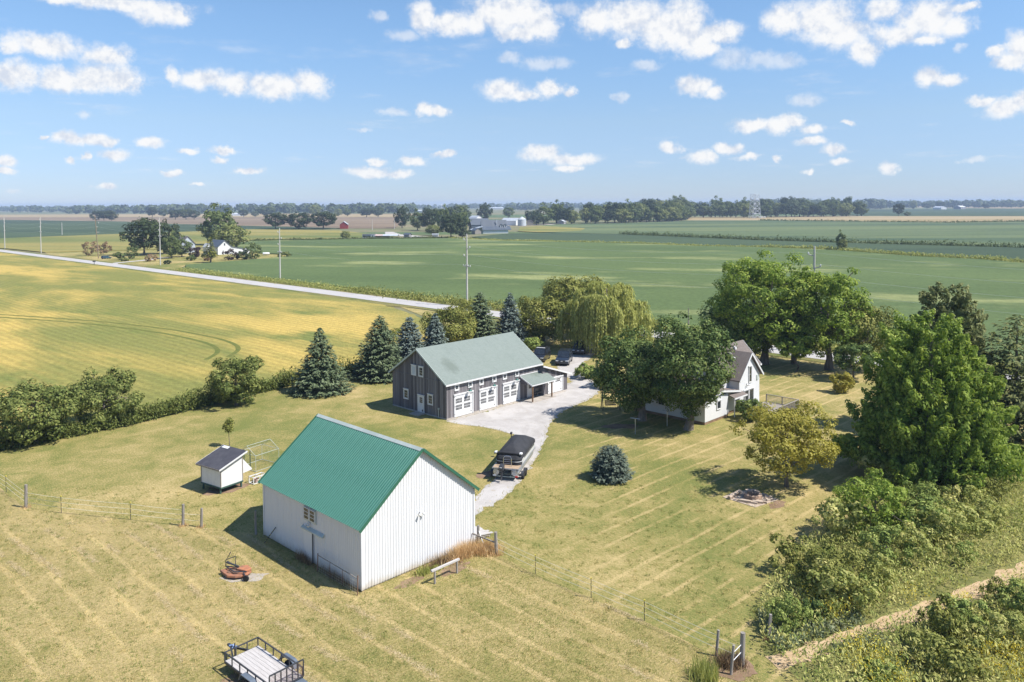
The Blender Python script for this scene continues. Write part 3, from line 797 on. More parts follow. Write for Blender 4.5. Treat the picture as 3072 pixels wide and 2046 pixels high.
L_['far_dark'] = leafmat('distant dark leaves', (0.022, 0.036, 0.016), (0.043, 0.064, 0.024), (0.085, 0.105, 0.042), 0.15)
L_['far_mid'] = leafmat('distant green leaves', (0.059, 0.086, 0.028), (0.114, 0.148, 0.048), (0.207, 0.233, 0.083), 0.2)
L_['far_light'] = leafmat('distant light leaves', (0.097, 0.121, 0.032), (0.185, 0.209, 0.064), (0.290, 0.298, 0.113), 0.2)
L_['far_haze'] = leafmat('woods leaves', (0.046, 0.069, 0.031), (0.080, 0.108, 0.046), (0.131, 0.154, 0.069), 0.1)
L_['purple'] = leafmat('purple leaves', (0.020, 0.012, 0.014), (0.045, 0.026, 0.028), (0.080, 0.050, 0.045), 0.1)
L_['brown'] = leafmat('rusty leaves', (0.110, 0.070, 0.040), (0.240, 0.160, 0.090), (0.400, 0.290, 0.170), 0.1)
L_['dry'] = leafmat('dry grass blades', (0.340, 0.200, 0.090), (0.580, 0.400, 0.200), (0.750, 0.580, 0.340), 0.25)
L_['hedge'] = leafmat('hedge leaves', (0.045, 0.068, 0.016), (0.125, 0.155, 0.038), (0.29, 0.30, 0.09))
L_['clip'] = leafmat('bleached clippings', (0.300, 0.240, 0.110), (0.500, 0.400, 0.220), (0.660, 0.550, 0.340), 0.25)
L_['gold'] = leafmat('goldenrod flowers', (0.288, 0.240, 0.024), (0.540, 0.432, 0.036), (0.720, 0.600, 0.096), 0.25)
L_['grass'] = leafmat('short grass blades', (0.159, 0.215, 0.051), (0.342, 0.310, 0.112), (0.669, 0.526, 0.247), 0.25)
L_['bluegrass'] = leafmat('blue green grass', (0.084, 0.132, 0.072), (0.180, 0.228, 0.132), (0.312, 0.324, 0.192), 0.25)
BARK = simple('bark', (0.115, 0.095, 0.078), (0.20, 0.175, 0.15), 4, 0.95, 0.1, bump=0.8, bscale=14, stretch=(1, 1, 0.25))
PALEBARK = simple('pale bark', (0.24, 0.21, 0.18), (0.15, 0.125, 0.105), 4, 0.95, 0.1, bump=0.6, bscale=14, stretch=(1, 1, 0.25))

def tree(name, loc, label, cat, crown, trunk=None, group=None, rz=0.0, scale=None):
    o = empty(name, (*loc, 0.0), rz, label, cat, group)
    if trunk is not None: obj('trunk', trunk, o)
    obj('crown', crown, o)
    if scale: o.scale = scale
    return o
def broad(name, loc, H, R, zb, label, mat, seed, nl=60, npl=300, ls=0.30, cat='tree', r0=None, lean=(0, 0), nb=8, bark=None, group=None, **k):
    me, C, rad = crown_broad(name + '_crown', seed, H, R, zb, nl, npl, ls, mat, **k)
    tr = trunk_mesh(name + '_trunk', seed, max(zb + (H - zb) * 0.55, 0.5), r0 or 0.022 * H + 0.04, bark or BARK, C, nb, lean)
    return tree(name, loc, label, cat, me, tr, group)
def spruce(name, loc, H, R, label, mat, seed, nlev=34, z0=0.35, cat='tree', **k):
    me = crown_spruce(name + '_crown', seed, H, R, z0, nlev, mat, **k)
    m = MB(); m.path([(0, 0, -0.05), (0, 0, H * 0.5), (0, 0, H * 0.97)], [0.02 * H + 0.05, 0.012 * H + 0.03, 0.015], 8)
    return tree(name, loc, label, cat, me, m.mesh(name + '_trunk', BARK, True))
# ---- trees of the homestead
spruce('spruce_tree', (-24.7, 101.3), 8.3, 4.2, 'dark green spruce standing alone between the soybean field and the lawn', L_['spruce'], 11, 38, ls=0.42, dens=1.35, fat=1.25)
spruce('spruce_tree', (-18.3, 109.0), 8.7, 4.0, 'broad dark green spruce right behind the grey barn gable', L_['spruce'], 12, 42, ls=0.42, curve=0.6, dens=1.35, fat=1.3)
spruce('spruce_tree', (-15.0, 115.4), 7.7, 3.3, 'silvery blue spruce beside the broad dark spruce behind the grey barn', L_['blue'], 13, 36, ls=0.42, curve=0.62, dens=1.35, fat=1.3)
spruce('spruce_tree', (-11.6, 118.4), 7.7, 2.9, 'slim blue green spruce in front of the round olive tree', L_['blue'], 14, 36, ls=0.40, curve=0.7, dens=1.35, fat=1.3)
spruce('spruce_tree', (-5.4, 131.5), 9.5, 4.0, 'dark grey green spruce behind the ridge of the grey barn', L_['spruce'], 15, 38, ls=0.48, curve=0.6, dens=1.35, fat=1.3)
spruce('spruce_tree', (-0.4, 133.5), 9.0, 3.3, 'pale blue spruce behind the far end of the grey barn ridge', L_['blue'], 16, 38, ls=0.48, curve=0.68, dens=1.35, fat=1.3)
broad('olive_tree', (-10.0, 127.4), 8.6, 4.7, 0.6, 'round olive green tree between the spruces behind the grey barn', L_['olive'], 21, 70, 230, 0.34, prof=0.6)
broad('olive_tree', (-18.5, 122.0), 5.6, 2.6, 0.3, 'low olive shrub tree peeping over the silvery blue spruce', L_['olive'], 22, 26, 150, 0.34)
broad('small_tree', (-8.6, 143.5), 7.6, 2.1, 0.8, 'small olive tree by the road behind the dark grey green spruce', L_['olive'], 23, 26, 150, 0.36)
broad('roadside_tree', (5.2, 136.0), 9.2, 5.1, 0.3, 'bushy olive green tree with foliage down to the ground beside the willow', L_['olive'], 24, 80, 240, 0.38, prof=0.7)
broad('roadside_tree', (11.2, 143.0), 12.2, 6.3, 2.2, 'tall round olive tree behind the willow', L_['olive'], 25, 90, 250, 0.42, prof=0.6)
broad('shrub', (3.4, 128.5), 2.6, 2.2, 0.0, 'light green shrub at the lawn edge beyond the grey barn roof', L_['bush'], 26, 22, 150, 0.32, cat='shrub', nb=0)
wm, hub = crown_willow('willow_crown', 31, 11.9, 7.6, 3000, L_['willow'], 0.46)
wtr = MB(); wtr.path([(0, 0, -0.1), (0.2, 0.1, 2), (0.1, 0.3, 5), (0.3, 0, 8)], [0.6, 0.45, 0.35, 0.15], 10)
for h_ in hub[::3]: wtr.path([(0.15, 0.15, 4.0), (h_[0] * 0.5, h_[1] * 0.5, h_[2] * 0.85), h_[:3]], [0.2, 0.13, 0.05], 6, False)
tree('willow_tree', (15.3, 128.5), 'weeping willow with pale green hanging branches over a parked car', 'tree', wm, wtr.mesh('willow_trunk', BARK, True))
broad('maple_tree', (14.3, 87.2), 10.7, 5.2, 1.2, 'wide dark maple shading the gravel drive and the lawn swing', L_['maple'], 41, 150, 280, 0.28, k=(0.18, 0.30), r0=0.42, bark=PALEBARK, prof=0.6, inner=(0.50, 0.86), shift=(-0.7, 0))
broad('maple_tree', (18.6, 83.5), 13.6, 4.9, 1.2, 'tall egg shaped maple with pale trunk in front of the white house', L_['maple'], 42, 170, 280, 0.26, k=(0.16, 0.27), r0=0.40, bark=PALEBARK, prof=0.6, inner=(0.50, 0.87))
broad('big_maple', (37.4, 117.5), 18.0, 7.7, 1.8, 'largest bright green maple behind the white house', L_['maple_b'], 43, 190, 270, 0.38, k=(0.13, 0.25), r0=0.55, prof=0.5, inner=(0.45, 0.92), nb=16)
broad('big_maple', (45.4, 113.4), 16.6, 5.7, 2.0, 'tall bright green maple with gaps in its crown beside the largest maple', L_['maple_b'], 44, 130, 220, 0.36, k=(0.13, 0.25), r0=0.5, prof=0.6, inner=(0.45, 0.95), nb=16)
broad('yard_tree', (33.2, 125.0), 10.0, 3.4, 0.6, 'dark green tree between the white house and the road', L_['maple'], 45, 45, 190, 0.36, prof=0.9)
broad('yard_tree', (36.2, 118.0), 7.0, 3.2, 1.6, 'low dark maple in the shade beside the largest maple', L_['maple'], 49, 40, 190, 0.34)
broad('yard_tree', (41.8, 117.5), 11.5, 4.8, 1.2, 'dense dark green tree filling the gap between the two big maples', L_['maple'], 55, 70, 220, 0.36)
broad('yard_tree', (33.6, 119.5), 11.0, 4.4, 1.0, 'dense green tree touching the back of the white house roof', L_['maple'], 56, 60, 220, 0.36)
broad('small_maple', (40.2, 112.0), 6.4, 3.0, 1.8, 'small sunlit maple with low spreading crown beside the white house', L_['maple_b'], 46, 42, 200, 0.34, flat=0.6)
broad('yard_tree', (50.5, 112.5), 10.4, 4.9, 2.0, 'grey green tree between the gappy maple and the feathery conifer', L_['olive'], 47, 60, 210, 0.36)
broad('yard_tree', (46.0, 106.5), 5.6, 3.2, 1.4, 'low maple under the gappy maple near the road', L_['maple'], 48, 40, 190, 0.34, flat=0.7)
me = crown_tuft('conifer_crown', 51, 17.4, 8.6, 0.1, 1150, 95, 0.36, L_['cypress'], 0.44, k=(0.065, 0.115), up=0.8)
m = MB(); m.path([(0, 0, -0.1), (0, 0, 7), (0, 0, 12.5)], [0.55, 0.3, 0.05], 10)
tree('feathery_conifer', (36.2, 68.3), 'huge bright green feathery conifer at the edge of the mown lawn', 'tree', me, m.mesh('conifer_trunk', BARK, True))
me = crown_tuft('conifer_crown', 52, 18.6, 6.4, 0.5, 760, 85, 0.42, L_['pine'], 0.50, k=(0.09, 0.15))
tree('feathery_conifer', (45.2, 82.0), 'taller olive green conifer rising behind the huge feathery conifer', 'tree', me, m.mesh('conifer_trunk', BARK, True))
spruce('hemlock_tree', (48.5, 76.0), 13.2, 6.4, 'loose grey green conifer with open layered branches at the weedy field corner', L_['pine'], 53, 30, 0.8, ls=0.5, curve=0.6, droop=0.02, dens=1.1, fat=1.5)
spruce('hemlock_tree', (60.0, 88.0), 12.0, 4.6, 'second loose conifer behind the open layered conifer', L_['pine'], 54, 26, 0.8, ls=0.5, curve=0.6, droop=0.02, dens=1.1, fat=1.5)
broad('apple_tree', (23.1, 66.4), 7.8, 4.3, 1.4, 'yellowing apple tree beside the fire pit', L_['apple'], 61, 110, 230, 0.22, prof=0.7, k=(0.16, 0.30), r0=0.16, inner=(0.35, 0.98), nb=18, spread=0.9)
me = crown_spruce('round_spruce_crown', 62, 2.85, 1.85, 0.05, 22, L_['bluegreen'], ls=0.26, curve=0.36, droop=0.05, dens=1.6)
tree('dwarf_spruce', (8.5, 68.6), 'round dwarf blue spruce alone on the mown lawn', 'shrub', me)
broad('shrub', (26.2, 87.0), 2.7, 1.9, 0.0, 'dark green leafy shrub against the white house wall', L_['maple'], 63, 26, 190, 0.24, cat='shrub', nb=0)
broad('shrub', (12.4, 103.0), 3.2, 2.6, 0.0, 'olive shrub between the drive and the wide dark maple', L_['bush'], 64, 30, 190, 0.28, cat='shrub', nb=0)
broad('shrub', (10.0, 108.5), 2.2, 1.8, 0.0, 'low dark shrub beside the parked vehicles', L_['bush'], 69, 22, 150, 0.28, cat='shrub', nb=0)
broad('shrub', (41.6, 99.5), 2.7, 1.6, 0.0, 'yellow tan shrub at the foot of the feathery conifer', L_['apple'], 65, 24, 160, 0.28, cat='shrub', nb=0)
broad('shrub', (-33.2, 94.7), 6.7, 3.5, 0.2, 'tall round dark shrub in the fence row by itself', L_['hedge'], 66, 70, 260, 0.27, cat='shrub', inner=(0.4, 0.95), k=(0.2, 0.33), spread=0.8)
broad('shrub', (-48.6, 79.9), 7.0, 4.0, 0.0, 'large glossy leaved shrub at the corner of the fence row', L_['hedge'], 67, 70, 270, 0.30, cat='shrub', prof=0.5)
broad('shrub', (-44.9, 86.4), 6.8, 4.0, 0.0, 'olive shrub next to the large glossy shrub in the fence row', L_['hedge'], 68, 70, 270, 0.27, cat='shrub', prof=0.5, k=(0.2, 0.33))
broad('shrub', (-51.6, 76.0), 3.2, 1.8, 0.0, 'small grey green shrub below the large glossy shrub', L_['spruce'], 70, 24, 200, 0.24, cat='shrub', nb=0)
broad('sapling', (-28.3, 78.4), 3.2, 0.55, 1.2, 'thin young sapling behind the dark roofed coop', L_['olive'], 71, 16, 60, 0.20, r0=0.04, k=(0.3, 0.45), bark=BARK, nb=5)
PATHW = [(13.4, 39.4), (18.6, 41.8), (23.0, 43.9), (27.3, 46.1), (33.0, 49.4), (60, 68), (59, 71.5), (33.4, 52.6), (27.8, 49.3), (23.3, 46.8), (18.7, 44.5), (14.8, 42.4)]
# shrubs of the overgrown corner
broad('shrub', (26.0, 56.5), 5.0, 2.9, 0.0, 'bright green sapling thicket in front of the feathery conifer', L_['maple_b'], 81, 60, 230, 0.19, cat='shrub', inner=(0.4, 0.98), spread=0.9, k=(0.18, 0.32))
broad('shrub', (19.4, 47.4), 3.5, 2.35, 0.0, 'olive shrub with long twigs overhanging the mown lawn', L_['olive'], 82, 56, 230, 0.16, cat='shrub', inner=(0.35, 1.0), spread=0.9, k=(0.18, 0.32))
broad('shrub', (15.3, 43.7), 2.1, 1.25, 0.0, 'small green shrub beside the leaning square fence post', L_['bush'], 83, 30, 200, 0.13, cat='shrub', nb=0, inner=(0.35, 0.95), spread=0.9)
for i, (x, y, h, r_, mt, lb) in enumerate([
        (22.4, 48.6, 2.6, 1.5, 'weed', 'pale green weed shrub between the olive shrub and the straw path'), (24.6, 51.8, 2.8, 1.7, 'bush', 'dark green shrub in the weeds behind the pale weed shrub'),
        (29.5, 54.2, 2.8, 1.8, 'weed', 'pale shrub in the middle of the tall weeds'), (31.5, 60.0, 3.0, 2.0, 'bush', 'green shrub under the feathery conifer'),
        (34.5, 57.5, 2.4, 1.6, 'weed', 'straw green shrub in the tall weeds beyond the path'), (37.2, 62.2, 2.6, 1.9, 'olive', 'olive shrub in the tall weeds under the conifer edge'),
        (24.8, 43.4, 2.2, 1.5, 'bush', 'dark leafy shrub on the near side of the straw path'), (26.6, 41.6, 2.4, 1.6, 'weed', 'light shrub beside the dark leafy shrub near the path'),
        (21.5, 40.2, 1.7, 1.2, 'weed', 'low weed shrub among the goldenrod'), (29.5, 45.0, 2.2, 1.6, 'bush', 'green shrub by the straw path in the overgrown corner'),
        (18.0, 38.4, 1.5, 1.0, 'bush', 'small green shrub at the mouth of the straw path'), (17.2, 44.6, 1.4, 0.9, 'maple', 'low dark shrub under the olive shrub')]):
    broad('shrub', (x, y), h, r_, 0.0, lb, L_[mt], 90 + i, 30, 190, 0.16, cat='shrub', nb=0, inner=(0.3, 1.0), spread=0.9, k=(0.2, 0.36))

# tall weed bushes filling the overgrown corner: four shared shapes
WT = []
for i, mt in enumerate(('weed', 'bush', 'weed', 'olive')):
    WT.append(crown_broad('weed_bush_crown', 150 + i, 2.4, 1.25, 0.0, 22, 120, 0.17, L_[mt], prof=0.4, inner=(0.3, 1.0), spread=0.9, k=(0.22, 0.38))[0])
wr = random.Random(8); nw = 0
WLB = ('pale straw green weed bush', 'leafy green weed bush', 'pale straw green weed bush', 'olive green weed bush')
while nw < 85:
    x, y = wr.uniform(17, 56), wr.uniform(37.5, 74)
    if not pip(WEEDS, np.array([x]), np.array([y]))[0] or pip([(q[0], q[1]) for q in PATHW], np.array([x]), np.array([y]))[0] or math.hypot(x - 36.2, y - 68.3) < 4.5: continue
    k_ = wr.randrange(4); s_ = wr.uniform(0.65, 1.35); side = ' on the conifer side of the straw path' if y > 46.5 + (x - 22) * 0.52 - 3 else ' on the goldenrod side of the straw path'
    tree('weed_bush', (x, y), WLB[k_] + side, 'bush', WT[k_], None, WLB[k_] + side, wr.random() * 6.28, (s_ * wr.uniform(0.8, 1.2), s_ * wr.uniform(0.8, 1.2), s_ * wr.uniform(0.8, 1.15))); nw += 1

# ---- far trees: five shared templates
TPL = []
for i, (k_, mt) in enumerate([(1, 'far_dark'), (2, 'far_mid'), (3, 'far_light'), (4, 'far_haze'), (5, 'far_mid'), (6, 'far_dark')]):
    me, C, rad = crown_broad('far_crown', 200 + i, 20, 9, 0.8, 52, 80, 1.3, L_[mt], prof=0.75, k=(0.2, 0.36))
    TPL.append((me, trunk_mesh('far_trunk', 200 + i, 12, 0.45, BARK, C, 5)))
def far_tree(name, loc, H, R, t, label, group=None, cat='tree', rz=None):
    me, tr = TPL[t]
    return tree(name, loc, label, cat, me, tr, group, random.Random(hash((round(loc[0]), t)) % 9973).random() * 6.28 if rz is None else rz, (R / 9, R / 9, H / 20))
ft = far_tree
ft('broadleaf_tree', (-179, 386), 21, 10, 0, 'largest dark broadleaf tree in the farmhouse yard')
ft('broadleaf_tree', (-174, 397), 19, 7.5, 5, 'dark broadleaf tree crowding the largest yard tree')
ft('broadleaf_tree', (-155.4, 362), 13, 4.4, 4, 'mid green rounded tree beside a utility pole at the farmhouse')
ft('broadleaf_tree', (-155.0, 372), 10.5, 5.0, 4, 'smaller green tree in front of the purple roofed outbuilding')
ft('broadleaf_tree', (-178, 478), 26.5, 12, 4, 'tallest tree, standing in the fields behind the farmhouse')
ft('broadleaf_tree', (-150, 423), 16.5, 9.6, 2, 'wide olive tree directly behind the farmhouse roof')
me = crown_spruce('cedar_crown', 210, 11.2, 3.4, 2.6, 22, L_['olive'], ls=0.9, dens=0.8)
m = MB(); m.path([(0, 0, 0), (0.2, 0, 2), (0, 0, 10)], [0.4, 0.3, 0.05], 7)
tree('cedar_tree', (-127.3, 334.7), 'olive cedar with bare pale trunk in front of the farmhouse', 'tree', me, m.mesh('cedar_trunk', PALEBARK, True))
def farbush(loc, H, R, mt, label, seed, ls=0.7, npl=70, inner=(0.5, .86)):
    me, C, rad = crown_broad('bush_crown', seed, H, R, 0.0, 20, npl, ls, L_[mt], prof=0.5, inner=inner)
    return tree('bush', loc, label, 'bush', me)
farbush((-144.2, 360.4), 6.2, 3.0, 'purple', 'dark purple leaved bush beside the farmhouse', 301)
farbush((-124, 349), 5.6, 3.6, 'purple', 'sparse reddish bush in front of the white farmhouse gable', 302, 0.7, 40)
farbush((-116, 355), 8.4, 4.4, 'far_mid', 'tall green bush at the lean-to end of the farmhouse', 303, 0.8)
farbush((-119.5, 351), 4.5, 3.2, 'far_dark', 'round dark bush below the tall green bush', 304)
farbush((-205.3, 386), 7.7, 4.4, 'brown', 'leafless brown bush beside the road', 305, 0.6, 90)
farbush((-199.8, 389), 7.0, 3.2, 'brown', 'narrow leafless bush next to the teal car', 306, 0.6, 90)
farbush((-172.3, 360), 6.6, 2.8, 'far_mid', 'green conical bush at the farm drive', 307)
farbush((-174.5, 353), 4.2, 2.8, 'far_mid', 'low spreading green bush at the farm drive', 308)
farbush((-156.4, 343.5), 3.6, 2.7, 'brown', 'clipped russet bush by the farm drive', 309, 0.5)
farbush((-141.8, 326.3), 1.9, 1.6, 'far_dark', 'tiny dark shrub by the road verge at the farmhouse', 310, 0.5)
farbush((-139.8, 346), 2.8, 2.2, 'far_mid', 'small round shrub on the farmhouse lawn', 311, 0.5)
farbush((-132.5, 345), 2.4, 1.8, 'brown', 'small tan shrub in front of the farmhouse porch', 312, 0.5)
farbush((-105, 365), 2.8, 3.4, 'far_light', 'low bush at the tip of the farmhouse yard', 313, 0.6)
farbush((-136, 356), 4.2, 3.4, 'far_dark', 'dark foundation bushes below the farmhouse window', 314)
farbush((-169.0, 346), 1.8, 2.2, 'far_light', 'low light hedge bush along the farm drive', 315, 0.5)
ft('field_tree', (-116.5, 554), 7.0, 3.8, 2, 'small yellow green tree on the edge of the green soybean field')
ft('field_tree', (163.8, 393.5), 6.8, 3.0, 2, 'lone narrow tree on the ditch bank in the soybeans')
ft('field_tree', (163.4, 394.2), 10.8, 2.5, 4, 'taller stem of the lone ditch bank tree')
GR1 = 'broad trees by the red barn'
for (x, y, h, r_, t) in [(-238, 800, 19.5, 12, 0), (-214, 797, 19.3, 13, 5), (-188, 792, 20.5, 15, 0)]:
    ft('broadleaf_tree', (x, y), h, r_, t, 'huge dark tree beside the small red barn', GR1)
for (x, y, h, r_, t, lb, *gr_) in [
    (-112.7, 815, 25.5, 8.4, 5, 'tall columnar dark tree of the farm grove'), (-88, 741, 21, 8, 4, 'dark tree in the farm grove behind the light bush'),
    (-75, 723, 24, 9.6, 0, 'dense tree in the middle of the farm grove'), (-60, 692, 25, 7.0, 4, 'tallest mid green tree of the farm grove'), (-45, 700, 22, 10.5, 4, 'wide green tree beside the grey roofed farm building'),
    (-66, 1000, 27, 18, 3, 'broad hazy tree behind the white farm buildings'), (-38, 1100, 29, 11, 5, 'round dark tree above the white round roofed barn'), (-61, 617, 9.7, 7, 2, 'light yellow green bushy tree in front of the farm grove'),
    (-43, 564, 19.5, 8.6, 0, 'dark tree nearest the soybeans in front of the farm grove'), (-36, 575, 9, 5.5, 5, 'short dark tree beside the grove at the soybean edge'),
    (-6, 1385, 23, 11, 4, 'green tree behind the grain bin'), (36.6, 919, 26, 13, 4, 'large mid green tree beside the grain bin'), (24, 1000, 18, 9, 0, 'dark tree between the grain bin and the woods'),
    (28, 905, 15, 8, 5, 'low dark tree in front of the large green tree by the grain bin'),
    (-695, 1330, 18.5, 11, 5, 'dark tree in the clump on the far edge of the dark soybeans', 'dark clump'), (-681, 1327, 19.5, 11, 0, 'dark tree in the clump on the far edge of the dark soybeans', 'dark clump'), (-667, 1324, 19, 10, 5, 'dark tree in the clump on the far edge of the dark soybeans', 'dark clump'),
    (-765, 1690, 25, 12, 0, 'far dark tree behind the farmhouse oaks'), (-742, 1690, 20, 11, 3, 'far round tree behind the farmhouse oaks'),
    (-590, 1392, 20, 12, 0, 'tree of the far trio beyond the stubble near the tallest farmhouse tree', 'far trio'), (-572, 1395, 22, 12, 3, 'tree of the far trio beyond the stubble near the tallest farmhouse tree', 'far trio'), (-556, 1390, 19, 11, 0, 'tree of the far trio beyond the stubble near the tallest farmhouse tree', 'far trio'),
    (-547, 1620, 18.5, 11, 0, 'far round tree on the horizon side of the tallest farmhouse tree'), (-530, 1640, 14, 9, 3, 'far small tree beside the far round tree at the stubble'),
    (-519, 1683, 24, 22, 3, 'far wide tree behind the red barn trees'), (-437, 1766, 30, 14, 2, 'far yellowish tree above the red barn trees'), (-353, 1703, 19.5, 10, 4, 'far rounded green tree above the brown stubble'),
    (-373, 1710, 18.5, 10, 2, 'far rounded yellow tree above the brown stubble'), (-285, 1558, 20, 15, 0, 'far dark wide tree on the edge of the brown stubble'), (-262, 1556, 22, 15, 3, 'far grey green wide tree on the edge of the brown stubble'),
    (-120, 1290, 20, 14, 3, 'far grey green tree behind the farm grove'),
    (644, 1324, 25, 9.5, 0, 'lone dark tree beyond the tan grain field'), (656, 1318, 9, 6, 4, 'small bush tree beside the lone dark tree'),
    (1332, 2635, 33, 13, 2, 'far pale tree by the white sheds'), (1363, 2609, 26, 20, 3, 'far wide dark tree by the white sheds'), (1394, 2583, 28, 15, 0, 'far dark round tree by the white sheds'), (1490, 2500, 20, 12, 0, 'far round tree beside the long pale roofed shed')]:
    ft('broadleaf_tree', (x, y), h, r_, t, lb, gr_[0] if gr_ else None)
# woodlot edge: about ninety separate trees
rr = random.Random(5)
edge = [(52, 938), (75, 945), (105, 942), (150, 975), (204, 1040), (239, 1098), (290, 1305), (394, 1275), (470, 1300), (604, 1352)]
def along(pts, s):
    L = [math.dist(pts[i], pts[i + 1]) for i in range(len(pts) - 1)]; d = s * sum(L)
    for i, l in enumerate(L):
        if d <= l: break
        d -= l
    a, b = pts[i], pts[i + 1]; return (a[0] + (b[0] - a[0]) * d / l, a[1] + (b[1] - a[1]) * d / l)
WL = {0: 'dark green tree', 1: 'mid green tree', 2: 'light yellow green tree', 3: 'grey green tree', 4: 'fresh green tree'}
WR_ = (' on the field side of the long woodlot', ' in the middle of the long woodlot', ' at the back of the long woodlot')
for row, (n, dy, h0) in enumerate([(40, 4, 22), (36, 26, 27), (30, 55, 30)]):
    for i in range(n):
        s = (i + rr.uniform(0.1, 0.9)) / n; x, y = along(edge, s); k_ = 1 + 0.22 * (y - 930) / 400
        h = h0 * rr.uniform(0.82, 1.12) * k_; rad = rr.uniform(9, 13.5) * k_
        tt_ = rr.choice([0, 1, 1, 2, 2, 3, 4, 4])
        ft('woodlot_tree', (x + rr.uniform(-4, 4) - 2, y + dy + rr.uniform(-4, 6)), h, rad, tt_, WL[tt_] + WR_[row], WL[tt_] + WR_[row], rz=rr.random() * 6.28)
# hazy woods on the horizon: one mass
def wood_mass(name, lines, seed, mat, label):
    r = np.random.RandomState(seed); P = []; N = []; Sz = []; lvv = []
    for (a, b, n, h, rows) in lines:
        for q in range(n):
            s = r.rand(); x = a[0] + (b[0] - a[0]) * s; y = a[1] + (b[1] - a[1]) * s + r.uniform(0, rows)
            H = h * r.uniform(0.7, 1.15); Rr = H * r.uniform(0.38, 0.6); k = 46
            d = rdir(r, k); P.append(np.array([x, y, H * 0.55]) + d * np.array([Rr, Rr, H * 0.45]) * r.uniform(0.75, 1.05, (k, 1))); N.append(d + r.normal(0, 0.4, (k, 3)) + np.array([0, 0, 0.3]))
            Sz.append(np.full(k, H * 0.34)); lvv.append(0.5 + r.normal(0, 0.15, k) + r.normal(0, 0.15))
    me = leafmesh(name, [leaves(np.concatenate(P), np.concatenate(N), np.concatenate(Sz), np.concatenate(lvv), r, 0.8)], mat)
    o = tag(obj(name, me), label, 'woods', kind='stuff')
wood_mass('distant_woods', [((-3400, 4300), (-1900, 3600), 150, 26, 250), ((-1420, 2480), (-1000, 2430), 60, 26, 60), ((-1060, 2400), (-560, 2350), 80, 28, 80), ((-2000, 3100), (-500, 3000), 150, 27, 200), ((-560, 2300), (-240, 2250), 40, 26, 60), ((-620, 2150), (-300, 2120), 36, 26, 60)], 401, L_['far_haze'], 'hazy blue green woods along the horizon beyond the stubble fields')
wood_mass('distant_woods', [((-700, 4200), (600, 4200), 130, 26, 300), ((0, 3000), (420, 2700), 50, 27, 100), ((330, 2000), (420, 2300), 24, 34, 80), ((-380, 5000), (2200, 5600), 160, 30, 300)], 402, L_['far_haze'], 'hazy woods on the horizon behind the white farm buildings')
wood_mass('distant_woods', [((760, 2550), (1290, 2700), 110, 33, 120), ((1290, 3000), (2300, 3000), 110, 28, 120), ((1500, 3400), (3300, 3900), 150, 26, 200), ((2600, 5600), (4300, 5200), 150, 30, 300), ((1700, 3250), (2050, 3150), 40, 25, 40)], 403, L_['far_haze'], 'hazy woods on the horizon beyond the tan grain field')

# ---- grasses and weeds
def blades(X, Y, h, w, lv, r, lean=0.6, z=0.0):
    n = len(X); a = r.rand(n) * 2 * math.pi; b = r.rand(n) * 2 * math.pi; l = r.uniform(0.2, 1.0, n) * lean * h
    V = np.empty((n, 3, 3)); dx, dy = np.cos(a) * w / 2, np.sin(a) * w / 2
    V[:, 0] = np.stack([X - dx, Y - dy, np.full(n, z)], 1); V[:, 1] = np.stack([X + dx, Y + dy, np.full(n, z)], 1)
    V[:, 2] = np.stack([X + np.cos(b) * l, Y + np.sin(b) * l, z + h * np.sqrt(np.clip(1 - (l / h) ** 2 * 0.7, 0.08, 1))], 1)
    return V.reshape(-1, 3), np.repeat(lv, 3)
def blade_obj(name, parts, mat, label, cat, parent=None):
    V = np.concatenate([p[0] for p in parts]); L = np.concatenate([p[1] for p in parts])
    o = obj(name, mesh_np(name, V, np.arange(len(V)).reshape(-1, 3), mat, np.clip(L, 0, 1)), parent)
    return tag(o, label, cat, kind='stuff')
BARNP = [(-9.42, 48.47), (-2.8, 55.26), (-11.46, 63.71), (-18.08, 56.93)]
def scatter(n, x0, x1, y0, y1, inside=None, outside=(), r=rs, bias=1.0):
    X = r.uniform(x0, x1, n); Y = y0 + (y1 - y0) * r.rand(n) ** bias
    k = np.ones(n, bool)
    if inside is not None: k &= pip(inside, X, Y)
    for q in outside: k &= ~pip(q, X, Y)
    return X[k], Y[k]
def vnoise(X, Y, s, seed):
    r = np.random.RandomState(seed); g = r.rand(64, 64); x = X * s; y = Y * s; i = np.floor(x).astype(int); j = np.floor(y).astype(int); fx = x - i; fy = y - j
    fx = fx * fx * (3 - 2 * fx); fy = fy * fy * (3 - 2 * fy); w = lambda a, b: g[a % 64, b % 64]
    return (w(i, j) * (1 - fx) + w(i + 1, j) * fx) * (1 - fy) + (w(i, j + 1) * (1 - fx) + w(i + 1, j + 1) * fx) * fy
X, Y = scatter(210000, -45, 16, 35, 66, PAD, (BARNP,), bias=1.15)
u = (X + Y) / math.sqrt(2) + 0.9 * (vnoise(X, Y, 0.16, 1) - 0.5)
line = np.cos((u - 12.8) * 2 * math.pi / 1.95)
pat = vnoise(X, Y, 0.22, 3) * 0.6 + vnoise(X, Y, 0.7, 4) * 0.4
lvv = 0.18 + 0.62 * pat + 0.26 * np.clip(line, 0, 1) ** 3 * (vnoise(X, Y, 0.3, 5) > 0.45) + rs.normal(0, 0.14, len(X))
blade_obj('paddock_grass', [blades(X, Y, rs.uniform(0.06, 0.15, len(X)), 0.035, lvv, rs, 2.4, 0.006)], L_['grass'], 'mown straw and green grass with raked lines in the fenced paddock', 'grass')
X, Y = scatter(120000, -44, 30, 44, 84, LAWN, (PAD, DRV, WEEDS), bias=1.25)
u = (X - Y) / math.sqrt(2)
